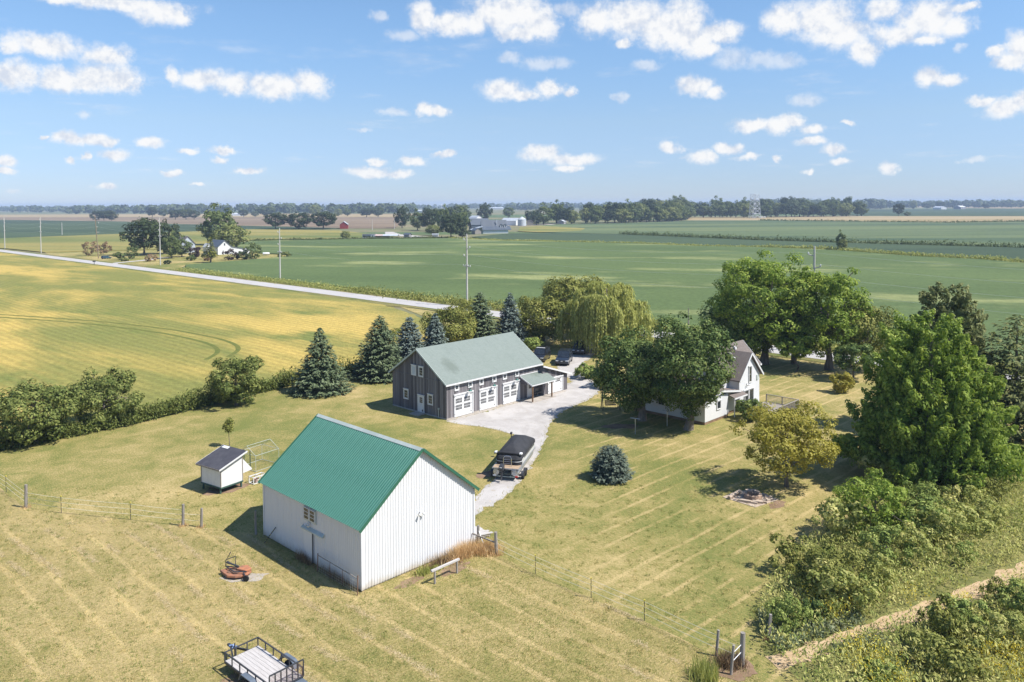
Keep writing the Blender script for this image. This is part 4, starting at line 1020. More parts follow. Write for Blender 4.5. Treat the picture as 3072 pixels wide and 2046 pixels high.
lvv = 0.16 + 0.55 * (vnoise(X, Y, 0.16, 6) * 0.6 + vnoise(X, Y, 0.6, 7) * 0.4) + 0.16 * np.clip(np.cos(u * 2 * math.pi / 1.75), 0, 1) ** 2 * (X > 4) + rs.normal(0, 0.12, len(X))
blade_obj('lawn_grass', [blades(X, Y, rs.uniform(0.04, 0.09, len(X)), 0.035, lvv, rs, 2.4, 0.004)], L_['grass'], 'short mown lawn grass around the barns', 'grass')
# windrows of dry clippings
parts = []
for kx in range(-4, 16):
    u0 = 12.8 + kx * 1.95; n = 7000; v = rs.uniform(-66, -16, n); uu = u0 + rs.normal(0, 0.12, n) + 1.6 * (vnoise(v, v * 0 + kx * 0.35, 0.07, 8) - 0.5) + rs.uniform(-0.35, 0.35)
    X = (uu - v) / math.sqrt(2); Y = (uu + v) / math.sqrt(2); X, Y = -(v - uu) / math.sqrt(2), (v + uu) / math.sqrt(2)
    X, Y = (uu + v) / math.sqrt(2), (uu - v) / math.sqrt(2)
    k_ = pip(PAD, X, Y) & ~pip(BARNP, X, Y) & (Y > 35) & (Y < 60) & (vnoise(X, Y, 0.5, 9 + kx) * 0.6 + vnoise(X, Y, 0.11, 40) * 0.6 > 0.62 + 0.10 * (X > -8))
    X, Y = X[k_], Y[k_]
    if len(X): parts.append(blades(X, Y, rs.uniform(0.05, 0.09, len(X)), 0.05, 0.62 + rs.normal(0, 0.25, len(X)), rs, 4.0, 0.012))
blade_obj('dry_clippings', parts, L_['clip'], 'rows of pale dry grass clippings in the fenced paddock', 'hay')
nC = 3600; cx_ = rs.uniform(-44, 22, nC); cy_ = 35 + 32 * rs.rand(nC) ** 1.2; ok = ~pip(BARNP, cx_, cy_) & ~pip(WEEDS, cx_, cy_) & ~pip(DRV, cx_, cy_); cx_, cy_ = cx_[ok], cy_[ok]
X = np.repeat(cx_, 16) + rs.normal(0, 0.11, len(cx_) * 16); Y = np.repeat(cy_, 16) + rs.normal(0, 0.11, len(cx_) * 16)
blade_obj('grass_clumps', [blades(X, Y, rs.uniform(0.06, 0.17, len(X)), 0.03, np.repeat(rs.choice([0.05, 0.15, 0.3, 0.75], len(cx_)), 16) + rs.normal(0, 0.12, len(X)), rs, 0.9, 0.005)], L_['grass'], 'coarse grass clumps standing up from the mown turf', 'grass')
# dead grass fringing the gravel
eg = rough_edge(DRV, 0.10, 0.16, 77); ex_ = np.array([q[0] for q in eg]); ey_ = np.array([q[1] for q in eg]); ex_ = np.repeat(ex_, 3) + rs.normal(0, 0.16, len(ex_) * 3); ey_ = np.repeat(ey_, 3) + rs.normal(0, 0.16, len(ey_) * 3)
blade_obj('drive_fringe', [blades(ex_, ey_, rs.uniform(0.05, 0.16, len(ex_)), 0.05, 0.5 + rs.normal(0, 0.3, len(ex_)), rs, 1.4, 0.012)], L_['grass'], 'thin dry grass fringing the gravel drive', 'grass')
# overgrown corner
PATH = [(13.6, 40.0), (18.4, 42.4), (22.8, 44.5), (27.1, 46.7), (32.7, 50.0), (45, 58), (90, 90), (89, 92.5), (44, 60.5), (33.8, 52.0), (28.1, 48.7), (23.6, 46.2), (19.0, 43.9), (15.0, 41.9)]
def weedfield(name, n, x0, x1, y0, y1, hr, ls, mat, label, seed, thr=None, dens=5, inside=WEEDS):
    r = np.random.RandomState(seed); X, Y = scatter(n, x0, x1, y0, y1, inside, (PATH,), r)
    if thr is not None:
        k = vnoise(X, Y, 0.28, seed) > thr; X, Y = X[k], Y[k]
    big = vnoise(X, Y, 0.33, seed + 1) * 0.65 + vnoise(X, Y, 0.11, seed + 3) * 0.5; parts = []
    H = hr[0] + (hr[1] - hr[0]) * np.clip(big * r.uniform(0.5, 1.2, len(X)), 0, 1)
    P = []; N = []; lv = []; s = []
    for q in range(dens):
        f = r.uniform(0.12, 1.0, len(X)); P.append(np.stack([X + r.normal(0, 0.11, len(X)), Y + r.normal(0, 0.11, len(X)), H * f], 1)); N.append(np.stack([r.normal(0, 0.7, len(X)), r.normal(0, 0.7, len(X)), np.full(len(X), 0.55)], 1))
        lv.append(0.22 + 0.55 * vnoise(X, Y, 0.5, seed + 2) + 0.25 * f + r.normal(0, 0.13, len(X))); s.append(ls * r.uniform(0.6, 1.4, len(X)))
    me = leafmesh(name, [leaves(np.concatenate(P), np.concatenate(N), np.concatenate(s), np.concatenate(lv), r, 0.34, np.concatenate([np.stack([r.normal(0, 0.5, len(X)), r.normal(0, 0.5, len(X)), np.ones(len(X))], 1) for q in range(dens)]))], mat)
    return tag(obj(name, me), label, 'weeds', kind='stuff')
weedfield('tall_weeds', 44000, 13, 75, 36, 79, (0.4, 2.0), 0.20, L_['weed'], 'tall straw green weeds filling the overgrown corner', 501)
weedfield('leafy_weeds', 14000, 13, 75, 36, 79, (0.3, 1.7), 0.20, L_['bush'], 'patches of darker leafy weeds in the overgrown corner', 502, 0.5)
weedfield('goldenrod', 5200, 17, 34, 37, 47, (0.7, 1.5), 0.13, L_['gold'], 'yellow flowering goldenrod patches beside the straw path', 503, 0.64, 4)
weedfield('blue_grass', 2600, 14, 20, 41.5, 45.5, (0.25, 0.7), 0.22, L_['bluegrass'], 'blue green grass strip along the straw path', 504, 0.35, 3)
r = np.random.RandomState(61); X, Y = scatter(9000, 13, 45, 39.5, 60, PATH, (), r)
blade_obj('path_straw', [blades(X, Y, r.uniform(0.08, 0.22, len(X)), 0.04, 0.6 + r.normal(0, 0.22, len(X)), r, 1.3, 0.018)], L_['dry'], 'trampled dry straw lying on the path through the weeds', 'straw')
def tuft(name, cx, cy, n, rx, ry, hr, mat, label, cat, seed, ang=0.0, lean=0.7, w=0.035, sub=None):
    r = np.random.RandomState(seed); x = r.normal(0, rx, n); y = r.normal(0, ry, n)
    X = cx + x * math.cos(ang) - y * math.sin(ang); Y = cy + x * math.sin(ang) + y * math.cos(ang)
    return blade_obj(name, [blades(X, Y, r.uniform(*hr, n), w, 0.5 + r.normal(0, 0.22, n), r, lean)], mat, label, cat)
tuft('dry_grass', -3.4, 53.5, 1500, 0.65, 0.3, (0.35, 1.05), L_['dry'], 'clump of tall orange dry grass at the white barn corner', 'dry grass', 1, 0.8)
tuft('dry_grass', -1.9, 54.2, 1300, 0.45, 0.45, (0.3, 0.9), L_['dry'], 'brown dry grass between the two ramp posts', 'dry grass', 2, 0.8)
tuft('dry_grass', -4.9, 52.2, 500, 0.7, 0.12, (0.2, 0.9), L_['brown'], 'thin brown dead weeds along the white barn gable', 'dry grass', 3, 0.8)
tuft('dry_grass', 11.2, 40.5, 900, 0.35, 0.3, (0.3, 0.85), L_['brown'], 'dead brown grass among the three corner posts', 'dry grass', 4)
tuft('green_weed', -5.9, 50.9, 260, 0.28, 0.2, (0.2, 0.6), L_['weed'], 'green weed growing at the foot of the white gable', 'weed', 5, 0.8, 0.5, 0.06)
tuft('green_weed', -5.2, 51.4, 160, 0.25, 0.2, (0.15, 0.4), L_['weed'], 'smaller weed beside the green weed at the white gable', 'weed', 6, 0.8, 0.5, 0.06)
tuft('dead_weeds', -14.2, 52.7, 240, 0.45, 0.08, (0.3, 0.9), L_['brown'], 'dead weeds standing against the shaded barn wall', 'weed', 7, 2.37, 0.3, 0.03)
tuft('dead_weeds', -11.6, 50.3, 320, 1.1, 0.10, (0.2, 0.7), L_['brown'], 'dead vines behind the wire stock panel', 'weed', 8, 2.37, 0.3, 0.03)
tuft('young_goldenrod', 9.6, 39.4, 700, 0.3, 0.35, (0.4, 0.95), L_['weed'], 'yellow green weed clump in the paddock by the corner posts', 'weed', 9, 0, 0.45, 0.06)
for i, (bx, by, n) in enumerate([(-38.9, 62.6, 90), (-24.8, 58.8, 110), (-23.3, 58.5, 90), (14.0, 42.9, 160), (-1.2, 53.6, 120)]):
    tuft('grass_tuft', bx, by, n, 0.18, 0.18, (0.1, 0.35), L_['dry'], 'dry grass tuft round the foot of a wooden fence post', 'grass', 20 + i)['group'] = 'tufts at the fence posts'
# fence row weeds between field and lawn, road verges and ditches
def hedge(name, pts, n, wid, hr, ls, mat, label, seed, dens=5):
    r = np.random.RandomState(seed); s = r.rand(n); X = np.empty(n); Y = np.empty(n)
    for i in range(n):
        X[i], Y[i] = along(pts, s[i])
    X += r.normal(0, wid, n); Y += r.normal(0, wid, n); H = r.uniform(*hr, n) * (0.6 + 0.7 * vnoise(X, Y, 0.4, seed)); P = []; N = []; lv = []; sz = []; T = []
    for q in range(dens):
        f = r.uniform(0.08, 1, n); P.append(np.stack([X + r.normal(0, 0.15, n), Y + r.normal(0, 0.15, n), H * f], 1)); N.append(r.normal(0, 0.6, (n, 3)) + np.array([0, 0, 0.5])); T.append(np.stack([r.normal(0, 0.6, n), r.normal(0, 0.6, n), np.ones(n)], 1))
        lv.append(0.5 + r.normal(0, 0.2, n)); sz.append(ls * r.uniform(0.6, 1.4, n))
    me = leafmesh(name, [leaves(np.concatenate(P), np.concatenate(N), np.concatenate(sz), np.concatenate(lv), r, 0.4, np.concatenate(T))], mat)
    return tag(obj(name, me), label, 'weeds', kind='stuff')
hedge('fence_row', [(-51, 77.5), (-43, 85.5), (-37, 94.5), (-30, 105), (-21, 112.5)], 5200, 0.42, (0.9, 2.0), 0.30, L_['hedge'], 'row of tall corn like weeds between the golden soybeans and the lawn', 601)
hedge('fence_row', [(-30, 105), (-21, 112.5), (-14, 122), (-12, 138)], 1500, 1.0, (1.0, 3.0), 0.34, L_['olive'], 'tall olive weeds behind the spruces at the field edge', 602)
hedge('verge_weeds', [rp(-150, 6.5), rp(150, 6.5)], 9000, 1.3, (0.5, 1.3), 0.45, L_['weed'], 'tan roadside weeds between the road and the green soybeans', 603, 3)
hedge('verge_weeds', [rp(-40, 7), rp(60, 7.5)], 2500, 1.6, (0.8, 2.0), 0.45, L_['olive'], 'olive weeds at the roadside behind the willow', 604, 3)
hedge('ditch_weeds', [(135, 423), (158, 400), (167, 379), (177, 346), (194, 325), (198, 305), (230, 255)], 5200, 1.2, (0.6, 2.2), 0.8, L_['weed'], 'yellow weeds along the ditch in the green soybeans', 605, 3)
hedge('ditch_weeds', [(-43, 557), (-8, 517), (73, 471), (105, 437), (135, 423)], 3600, 1.2, (0.5, 1.4), 0.8, L_['weed'], 'low pale weeds on the far edge of the green soybeans', 606, 3)
hedge('ditch_grass', [(84, 609), (159, 498), (200, 458), (260, 405), (330, 335)], 5200, 1.2, (1.0, 3.4), 1.0, L_['far_mid'], 'dark grass bank between two distant soybean fields', 607, 3)
hedge('ditch_grass', [(-174, 532), (-104, 550), (-75, 556), (-40, 560)], 3600, 1.0, (0.5, 1.8), 0.8, L_['far_mid'], 'rough grass edge along the farther soybeans by the farm sheds', 608, 3)
hedge('ditch_grass', [(330, 1060), (495, 896), (600, 928), (900, 690)], 3000, 1.5, (0.8, 2.6), 1.6, L_['far_mid'], 'grass bank along the tan grain field', 609, 3)

# ================================================================== BUILDING MATERIALS
def steelmat(name, c, c2, rough=0.45, spec=0.4, dirt=False):
    t = NT(name); p = t.pos('obj'); f = t.noise(t.vscale(p, (1, 1, 0.3)), 0.7, 4); g = t.noise(p, 5, 4)
    col = t.mix(t.rng(f, 0.3, 0.7), c, c2)
    wth = t.noise(t.vscale(p, (0.35, 2.4, 0.35) if not dirt else (2.2, 2.2, 0.25)), 1.0, 6, 0.7)
    col = t.mix(t.rng(wth, 0.48, 0.78, 0, 0.55 if not dirt else 0.22), col, tuple(min(1, q * 1.25 + 0.035) for q in c) if not dirt else tuple(q * 0.8 for q in c))
    if dirt:
        sp = t.n('ShaderNodeSeparateXYZ'); t.l(p, sp.inputs[0])
        h = t.math('ADD', sp.outputs[2], t.math('MULTIPLY', t.noise(t.vscale(p, (1, 1, 0.25)), 2.2, 5, 0.7), -1.1))
        col = t.mix(t.rng(h, -0.60, 0.1, 0.8, 0.0), col, (0.42, 0.36, 0.28))
    t.col(col); t.bump(g, 0.05, 0.01); return t.par(rough, spec)
M['white_steel'] = steelmat('white ribbed steel', (0.65, 0.65, 0.665), (0.61, 0.615, 0.63), dirt=True)
M['green_steel'] = steelmat('green ribbed steel', (0.056, 0.180, 0.134), (0.066, 0.20, 0.15), 0.4, 0.5)
M['green_trim'] = steelmat('green trim steel', (0.028, 0.11, 0.07), (0.035, 0.125, 0.08), 0.4, 0.5)
M['galv'] = steelmat('galvanised steel', (0.46, 0.50, 0.47), (0.38, 0.43, 0.40), 0.45, 0.5)
M['white_paint'] = simple('white paint', (0.66, 0.66, 0.66), (0.60, 0.60, 0.605), 2.5, 0.55, 0.35)
M['glass'] = simple('dark window glass', (0.018, 0.022, 0.028), (0.035, 0.04, 0.045), 3, 0.08, 0.6)
M['palepane'] = simple('pale boarded pane', (0.50, 0.54, 0.60), (0.42, 0.46, 0.52), 3, 0.4, 0.4)
def boardmat(name, cols, w, axis):
    """weathered vertical boards, each with its own tone and grain"""
    t = NT(name); p = t.pos('obj'); sp = t.n('ShaderNodeSeparateXYZ'); t.l(p, sp.inputs[0])
    b = t.math('FLOOR', t.math('DIVIDE', sp.outputs[axis], w))
    wn_ = t.n('ShaderNodeTexWhiteNoise', noise_dimensions='1D'); t.l(b, wn_.inputs['W'])
    gr = t.noise(t.vscale(p, (14, 14, 0.5)), 1.0, 5, 0.65)
    f = t.math('ADD', t.math('MULTIPLY', wn_.outputs['Value'], 0.55), t.math('MULTIPLY', gr, 0.6))
    t.col(t.ramp(f, [(0.2, cols[0]), (0.55, cols[1]), (0.9, cols[2])])); t.bump(gr, 0.4, 0.01); return t.par(0.9, 0.15)
GREY = ((0.085, 0.078, 0.082), (0.165, 0.155, 0.165), (0.27, 0.255, 0.265))
M['board_x'] = boardmat('weathered boards x', GREY, 0.29, 0)
M['board_y'] = boardmat('weathered boards y', GREY, 0.29, 1)
def shinglemat(name, c1, c2, c3, ang=0.0, stain=None):
    t = NT(name); p = t.pos('obj')
    bk = t.n('ShaderNodeTexBrick'); bk.inputs['Scale'].default_value = 1.0; bk.inputs['Brick Width'].default_value = 0.32; bk.inputs['Row Height'].default_value = 0.15; bk.inputs['Mortar Size'].default_value = 0.006
    bk.inputs['Color1'].default_value = (*c1, 1); bk.inputs['Color2'].default_value = (*c2, 1); bk.inputs['Mortar'].default_value = (*c3, 1)
    t.l(p, bk.inputs['Vector'])
    n = t.noise(p, 0.6, 5, 0.6); c = t.mix(t.rng(n, 0.35, 0.7, 0, 0.5), bk.outputs['Color'], c2)
    c = t.mix(t.rng(t.noise(t.vscale(p, (2.2, 0.3, 1)), 1.0, 6, 0.65), 0.5, 0.75, 0, 0.6), c, tuple(q * 0.84 for q in c1))
    if stain:
        sp = t.n('ShaderNodeSeparateXYZ'); t.l(p, sp.inputs[0]); cx, cy, rx, ry, sc = stain
        dx = t.math('MULTIPLY', t.math('ADD', sp.outputs[0], -cx), 1 / rx); dy = t.math('MULTIPLY', t.math('ADD', sp.outputs[1], -cy), 1 / ry)
        d = t.math('SQRT', t.math('ADD', t.math('MULTIPLY', dx, dx), t.math('MULTIPLY', dy, dy)))
        d = t.math('ADD', d, t.math('MULTIPLY', t.noise(p, 1.7, 5, 0.7), 1.5)); c = t.mix(t.rng(d, 1.9, 1.1, 0, 0.8), c, sc)
    g = t.noise(p, 26, 2); t.col(c); t.bump(g, 0.25, 0.01); return t.par(0.9, 0.2)
M['sage_shingle'] = shinglemat('sage green shingles', (0.175, 0.208, 0.190), (0.20, 0.232, 0.213), (0.145, 0.172, 0.157), stain=(2.6, 2.7, 1.1, 1.5, (0.13, 0.155, 0.135)))
M['brown_shingle'] = shinglemat('brown grey shingles', (0.155, 0.130, 0.118), (0.19, 0.16, 0.145), (0.10, 0.085, 0.08))
M['black_shingle'] = simple('dark felt roof', (0.055, 0.055, 0.068), (0.075, 0.075, 0.088), 1.5, 0.9, 0.2, bump=0.2, bscale=20)
def clapmat(name, c1, c2):
    t = NT(name); p = t.pos('obj'); sp = t.n('ShaderNodeSeparateXYZ'); t.l(p, sp.inputs[0])
    w = t.math('FRACT', t.math('MULTIPLY', sp.outputs[2], 1 / 0.16)); f = t.noise(p, 0.8, 4)
    c = t.mix(t.rng(f, 0.3, 0.7), c1, c2); t.col(t.mix(t.rng(w, 0.86, 0.97, 0, 0.45), c, tuple(q * 0.55 for q in c1))); t.bump(w, 0.5, 0.02); return t.par(0.6, 0.3)
M['clapboard'] = clapmat('white clapboard', (0.66, 0.665, 0.68), (0.62, 0.63, 0.65))
M['greywood'] = simple('grey weathered wood', (0.21, 0.19, 0.17), (0.32, 0.29, 0.26), 6, 0.9, 0.1, bump=0.5, bscale=20, stretch=(1, 1, 0.15))
M['post_brown'] = simple('brown timber', (0.15, 0.09, 0.055), (0.21, 0.135, 0.085), 6, 0.85, 0.2, bump=0.3, stretch=(1, 1, 0.2))
M['plank'] = simple('bleached planks', (0.40, 0.375, 0.36), (0.50, 0.475, 0.46), 3, 0.9, 0.15, bump=0.3, bscale=12, stretch=(0.4, 3, 3))
M['black_steel'] = simple('black painted steel', (0.030, 0.032, 0.038), (0.05, 0.052, 0.06), 5, 0.45, 0.5)
M['bluegrey_steel'] = simple('blue grey steel', (0.10, 0.125, 0.16), (0.13, 0.155, 0.19), 4, 0.4, 0.5)
M['rubber'] = simple('tyre rubber', (0.018, 0.018, 0.019), (0.035, 0.034, 0.033), 8, 0.85, 0.2)
M['rim'] = simple('wheel rim', (0.45, 0.45, 0.46), (0.33, 0.33, 0.34), 6, 0.35, 0.5, metal=0.7)
M['chrome'] = simple('polished tube', (0.62, 0.63, 0.65), (0.5, 0.51, 0.53), 6, 0.2, 0.5, metal=0.9)
M['alu'] = simple('brushed aluminium', (0.52, 0.53, 0.55), (0.40, 0.41, 0.43), 5, 0.38, 0.5, metal=0.7)
M['lamp_green'] = simple('green enamel', (0.03, 0.13, 0.11), (0.045, 0.16, 0.14), 5, 0.4, 0.5)
M['darkgreen'] = simple('dark green timber', (0.035, 0.075, 0.062), (0.05, 0.095, 0.08), 4, 0.7, 0.3)
M['stone'] = simple('fire pit stone', (0.46, 0.33, 0.245), (0.28, 0.195, 0.145), 4, 0.95, 0.1, bump=0.7, bscale=9)
M['palestone'] = simple('pale limestone', (0.50, 0.41, 0.325), (0.34, 0.265, 0.21), 3, 0.95, 0.1, bump=0.6, bscale=9)
M['orange'] = simple('faded orange paint', (0.43, 0.175, 0.09), (0.24, 0.125, 0.085), 3, 0.7, 0.3, bump=0.2)
M['rust'] = simple('rusty steel', (0.17, 0.095, 0.06), (0.25, 0.16, 0.12), 6, 0.85, 0.2, bump=0.3)
M['yellow'] = simple('yellow plastic', (0.55, 0.46, 0.08), (0.48, 0.40, 0.07), 6, 0.5, 0.4)
M['wire'] = simple('pale fence wire', (0.72, 0.68, 0.56), (0.64, 0.60, 0.48), 6, 0.5, 0.4)
M['redpaint'] = simple('barn red paint', (0.27, 0.045, 0.045), (0.22, 0.035, 0.035), 1, 0.8, 0.2)
M['polesteel'] = simple('pale weathered pole', (0.52, 0.50, 0.47), (0.44, 0.42, 0.39), 2, 0.85, 0.2, stretch=(1, 1, 0.2))
M['polewood'] = simple('tan utility pole', (0.27, 0.215, 0.15), (0.21, 0.165, 0.115), 2, 0.9, 0.2, stretch=(1, 1, 0.2))
M['bluemetal'] = simple('blue grey metal roof', (0.075, 0.092, 0.118), (0.09, 0.108, 0.135), 0.3, 0.5, 0.4, stretch=(3, 0.2, 0.2))
M['silver'] = simple('silver metal siding', (0.48, 0.51, 0.55), (0.42, 0.45, 0.49), 0.5, 0.45, 0.4)
M['greymetal'] = simple('grey shed siding', (0.26, 0.255, 0.26), (0.21, 0.205, 0.21), 0.5, 0.7, 0.3)

# ================================================================== WHITE BARN
wb = empty('white_barn', (-9.421, 48.475, 0), R_(45.71), 'white ribbed steel barn with a green metal roof', 'barn')
WA, WBL, WE, WR, OV = 9.48, 12.1, 4.12, 7.90, 0.22
def roofz(x, up=0.0):
    s = (WR - WE) / (WA / 2); return WE + s * min(x, WA - x) + up
def rib_profile(w, pitch, rw=0.055, rh=0.027):
    pts = [(0.0, 0.0)]; k = max(1, int(round(w / pitch))); p = w / k
    for i in range(k):
        c = (i + 0.5) * p; pts += [(c - rw, 0.0), (c - rw * 0.5, rh), (c + rw * 0.5, rh), (c + rw, 0.0)]
    pts.append((w, 0.0)); return pts
core = MB(); core.prism([(0.03, 0.05), (WA - 0.03, 0.05), (WA - 0.03, WE - 0.08), (WA / 2, WR - 0.12), (0.03, WE - 0.08)], lambda x, z: (x, 0.03, z), lambda x, z: (x, WBL - 0.03, z))
wcore = core.build('wall', M['white_steel'], wb)
npn = 11; pw = WA / npn
for g_, (yy, sg) in enumerate([(0.0, -1), (WBL, 1)]):
    for i in range(npn):
        m = MB(); pr = rib_profile(pw, 0.215); x0 = i * pw; q = [(x0 + a, d) for a, d in pr]
        if x0 < WA / 2 < x0 + pw: q = sorted(q + [(WA / 2, 0.0)])
        n = len(q); vs = [(x, yy + sg * d, 0.12) for x, d in q] + [(x, yy + sg * d, roofz(x, -0.06)) for x, d in q]
        m.add(vs, [[j, j + 1, n + j + 1, n + j] if sg < 0 else [j + 1, j, n + j, n + j + 1] for j in range(n - 1)])
        m.build('wall_panel', M['white_steel'], wcore)
nl_ = 14; lw = WBL / nl_
for (xx, sg) in ((0.0, -1), (WA, 1)):
    me = None
    for i in range(nl_):
        if me is None:
            m = MB(); q = rib_profile(lw, 0.215); n = len(q)
            m.add([(xx + sg * d, y, 0.12) for y, d in q] + [(xx + sg * d, y, WE - 0.05) for y, d in q], [[j + 1, j, n + j, n + j + 1] if sg < 0 else [j, j + 1, n + j + 1, n + j] for j in range(n - 1)])
            me = m.mesh('wall_panel', M['white_steel'])
        obj('wall_panel', me, wcore, (0, i * lw, 0))
rf = MB()
sl_ = (WR - WE) / (WA / 2)
def rpoint(x, y, off):   # point on the left/right slope, off metres above it
    return (x, y, roofz(x) + off) if 0 <= x <= WA else (x, y, (WE + sl_ * x if x < 0 else WE + sl_ * (WA - x)) + off)
rf.add([rpoint(-OV, -OV, 0.02), rpoint(-OV, WBL + OV, 0.02), rpoint(WA / 2, WBL + OV, 0.02), rpoint(WA / 2, -OV, 0.02), rpoint(WA + OV, WBL + OV, 0.02), rpoint(WA + OV, -OV, 0.02)], [(0, 3, 2, 1), (3, 5, 4, 2)])
wroof = rf.build('roof', M['green_trim'], wb)
nr = 14; rw_ = (WBL + 2 * OV) / nr
for sgn in (-1, 1):
    xe, xr = (-OV - 0.06, WA / 2) if sgn < 0 else (WA + OV + 0.06, WA / 2); me = None
    for i in range(nr):
        if me is None:
            m = MB(); q = rib_profile(rw_ - 0.006, 0.225, 0.055, 0.045); n = len(q)
            m.add([rpoint(xe, y - OV, 0.045 + d) for y, d in q] + [rpoint(xr, y - OV, 0.045 + d) for y, d in q], [[j + 1, j, n + j, n + j + 1] if sgn > 0 else [j, j + 1, n + j + 1, n + j] for j in range(n - 1)])
            me = m.mesh('roof_panel', M['green_steel']); 
        obj('roof_panel', me, wroof, (0, i * rw_, 0))
m = MB(); m.beam((WA / 2 - 0.16, -OV - 0.03, roofz(WA / 2) - 0.02), (WA / 2 - 0.16, WBL + OV + 0.03, roofz(WA / 2) - 0.02), 0.3, 0.03, (-0.64, 0, 0.77)); 
m = MB()
for sx_ in (-1, 1):
    a = [(WA / 2, roofz(WA / 2) + 0.10), (WA / 2 + sx_ * 0.2, roofz(WA / 2) + 0.10 - 0.2 * sl_), (WA / 2 + sx_ * 0.2, roofz(WA / 2) + 0.07 - 0.2 * sl_), (WA / 2, roofz(WA / 2) + 0.07)]
    m.prism(a if sx_ > 0 else a[::-1], lambda x, z: (x, -OV - 0.04, z), lambda x, z: (x, WBL + OV + 0.04, z))
m.build('ridge_cap', M['galv'], wroof)
for yy in (-OV - 0.04, WBL + OV + 0.04):
    for sx_ in (-1, 1):
        m = MB(); e = (-OV - 0.08) if sx_ < 0 else WA + OV + 0.08
        m.beam(rpoint(e, yy, 0.02), rpoint(WA / 2, yy, 0.02), 0.05, 0.19); m.build('rake_trim', M['green_trim'], wroof)
for (cx_, cy_) in ((0, 0), (WA, 0), (0, WBL), (WA, WBL)):
    m = MB(); m.cbox((cx_, cy_, 2.05), (0.13, 0.13, 3.9)); m.build('corner_trim', M['white_steel'], wb)
# left wall: casement window, sliding door under its track hood, floodlights
w_ = MB(); w_.box(-0.09, -0.03, 5.05, 6.55, 2.80, 3.74)
win = w_.build('window', M['galv'], wb)
for a_, b_ in ((5.12, 5.74), (5.86, 6.48)):
    s_ = MB(); s_.box(-0.15, -0.09, a_, b_, 2.92, 3.70); sash = s_.build('sash', M['white_paint'], win)
    for q in range(3):
        g_ = MB(); g_.box(-0.158, -0.15, a_ + 0.06, b_ - 0.06, 2.96 + q * 0.245, 2.96 + q * 0.245 + 0.20); g_.build('window_pane', M['glass'], win)
d_ = MB(); d_.box(-0.10, -0.04, 5.50, 6.62, 0.10, 2.12); dr = d_.build('sliding_door', M['white_steel'], wb)
d_ = MB(); d_.box(-0.13, -0.10, 5.44, 5.50, 0.10, 2.12); d_.build('door_edge', M['black_steel'], dr)
d_ = MB(); d_.prism([(-0.02, 2.42), (-0.24, 2.28), (-0.24, 2.20), (-0.02, 2.20)], lambda x, z: (x, 4.15, z), lambda x, z: (x, 6.72, z)); d_.build('track_hood', M['galv'], wb)
def floodlight(par, loc, rz):
    m = MB(); m.cbox((0, -0.05, 0), (0.14, 0.08, 0.14)); b = m.build('floodlight', M['white_paint'], par, loc, (0, 0, rz))
    for s_ in (-1, 1):
        m = MB(); m.lathe([(0.04, 0), (0.085, 0.16), (0.085, 0.2)], n=10); o = m.build('lamp_head', M['white_paint'], b, (s_ * 0.1, -0.12, -0.02), (R_(125), 0, s_ * 0.7), True)
floodlight(wb, (4.64, -0.03, 3.70), 0); floodlight(wb, (-0.03, 5.93, 2.70), -math.pi / 2)
# wire stock panel, leaning stick and lone post at the shaded wall
sp_ = empty('stock_panel', (-9.421, 48.475, 0), R_(45.71), 'wire stock panel standing along the shaded white barn wall', 'panel')
for y in (-0.15, 4.35):
    m = MB(); m.path([(-0.45, y, 0), (-0.40, y, 1.22)], 0.035, 8); m.build('steel_post', M['rust'], sp_)
m = MB(); m.path([(-0.42, -0.15, 1.04), (-0.42, 4.35, 1.12)], 0.03, 8); m.build('top_rail', M['greywood'], sp_)
m = MB()
for q in range(19): m.path([(-0.42, q * 0.25 - 0.1, 0.05), (-0.42, q * 0.25 - 0.1, 1.05)], 0.004, 4, False)
for z in (0.1, 0.25, 0.42, 0.6, 0.8): m.path([(-0.42, -0.15, z), (-0.42, 4.35, z)], 0.004, 4, False)
tag(m.build('wire_mesh', M['wire'], sp_), kind='stuff')
for y in (1.5, 2.9):
    m = MB(); m.path([(-0.43, y, 0.02), (-0.43, y, 1.07)], 0.018, 6); m.build('brace', M['rust'], sp_)
st_ = empty('striped_pole', (-9.421, 48.475, 0), R_(45.71), 'black and yellow striped pole leaning on the shaded barn wall', 'pole')
a, b = Vector((-0.62, 11.0, 0.02)), Vector((-0.08, 10.35, 1.15))
for i in range(7):
    m = MB(); m.path([a + (b - a) * (i / 7), a + (b - a) * ((i + (0.82 if i < 6 else 1)) / 7)], 0.035, 8); m.build('shaft_section', M['black_steel'], st_)
    if i < 6:
        m = MB(); m.path([a + (b - a) * ((i + 0.82) / 7), a + (b - a) * ((i + 1) / 7)], 0.037, 8); m.build('stripe', M['yellow'], st_)
pt = empty('weathered_post', (-18.8, 57.2, 0), 0, 'bare weathered post in the shade at the back corner of the white barn', 'post')
m = MB(); m.path([(0, 0, -0.1), (-0.04, 0.02, 0.9), (-0.02, 0, 1.75)], [0.09, 0.08, 0.07], 9); m.build('shaft', M['greywood'], pt)

# ================================================================== GREY BARN
gb = empty('grey_barn', (-7.4, 87.7, 0), R_(46.41), 'weathered grey board barn with sage green shingle roof and white double doors', 'barn')
GL, GD, GE, GR, GO = 15.5, 9.64, 4.09, 7.30, 0.34
gs = (GR - GE) / (GD / 2)
m = MB(); m.prism([(0, 0.05), (GD, 0.05), (GD, GE), (GD / 2, GR), (0, GE)], lambda y, z: (0.03, y, z), lambda y, z: (GL - 0.03, y, z)); gwall = m.build('gable_wall', M['board_y'], gb)
m = MB(); m.box(0.0, GL, -0.012, 0.05, 0.05, GE - 0.02); fwall = m.build('front_wall', M['board_x'], gb)
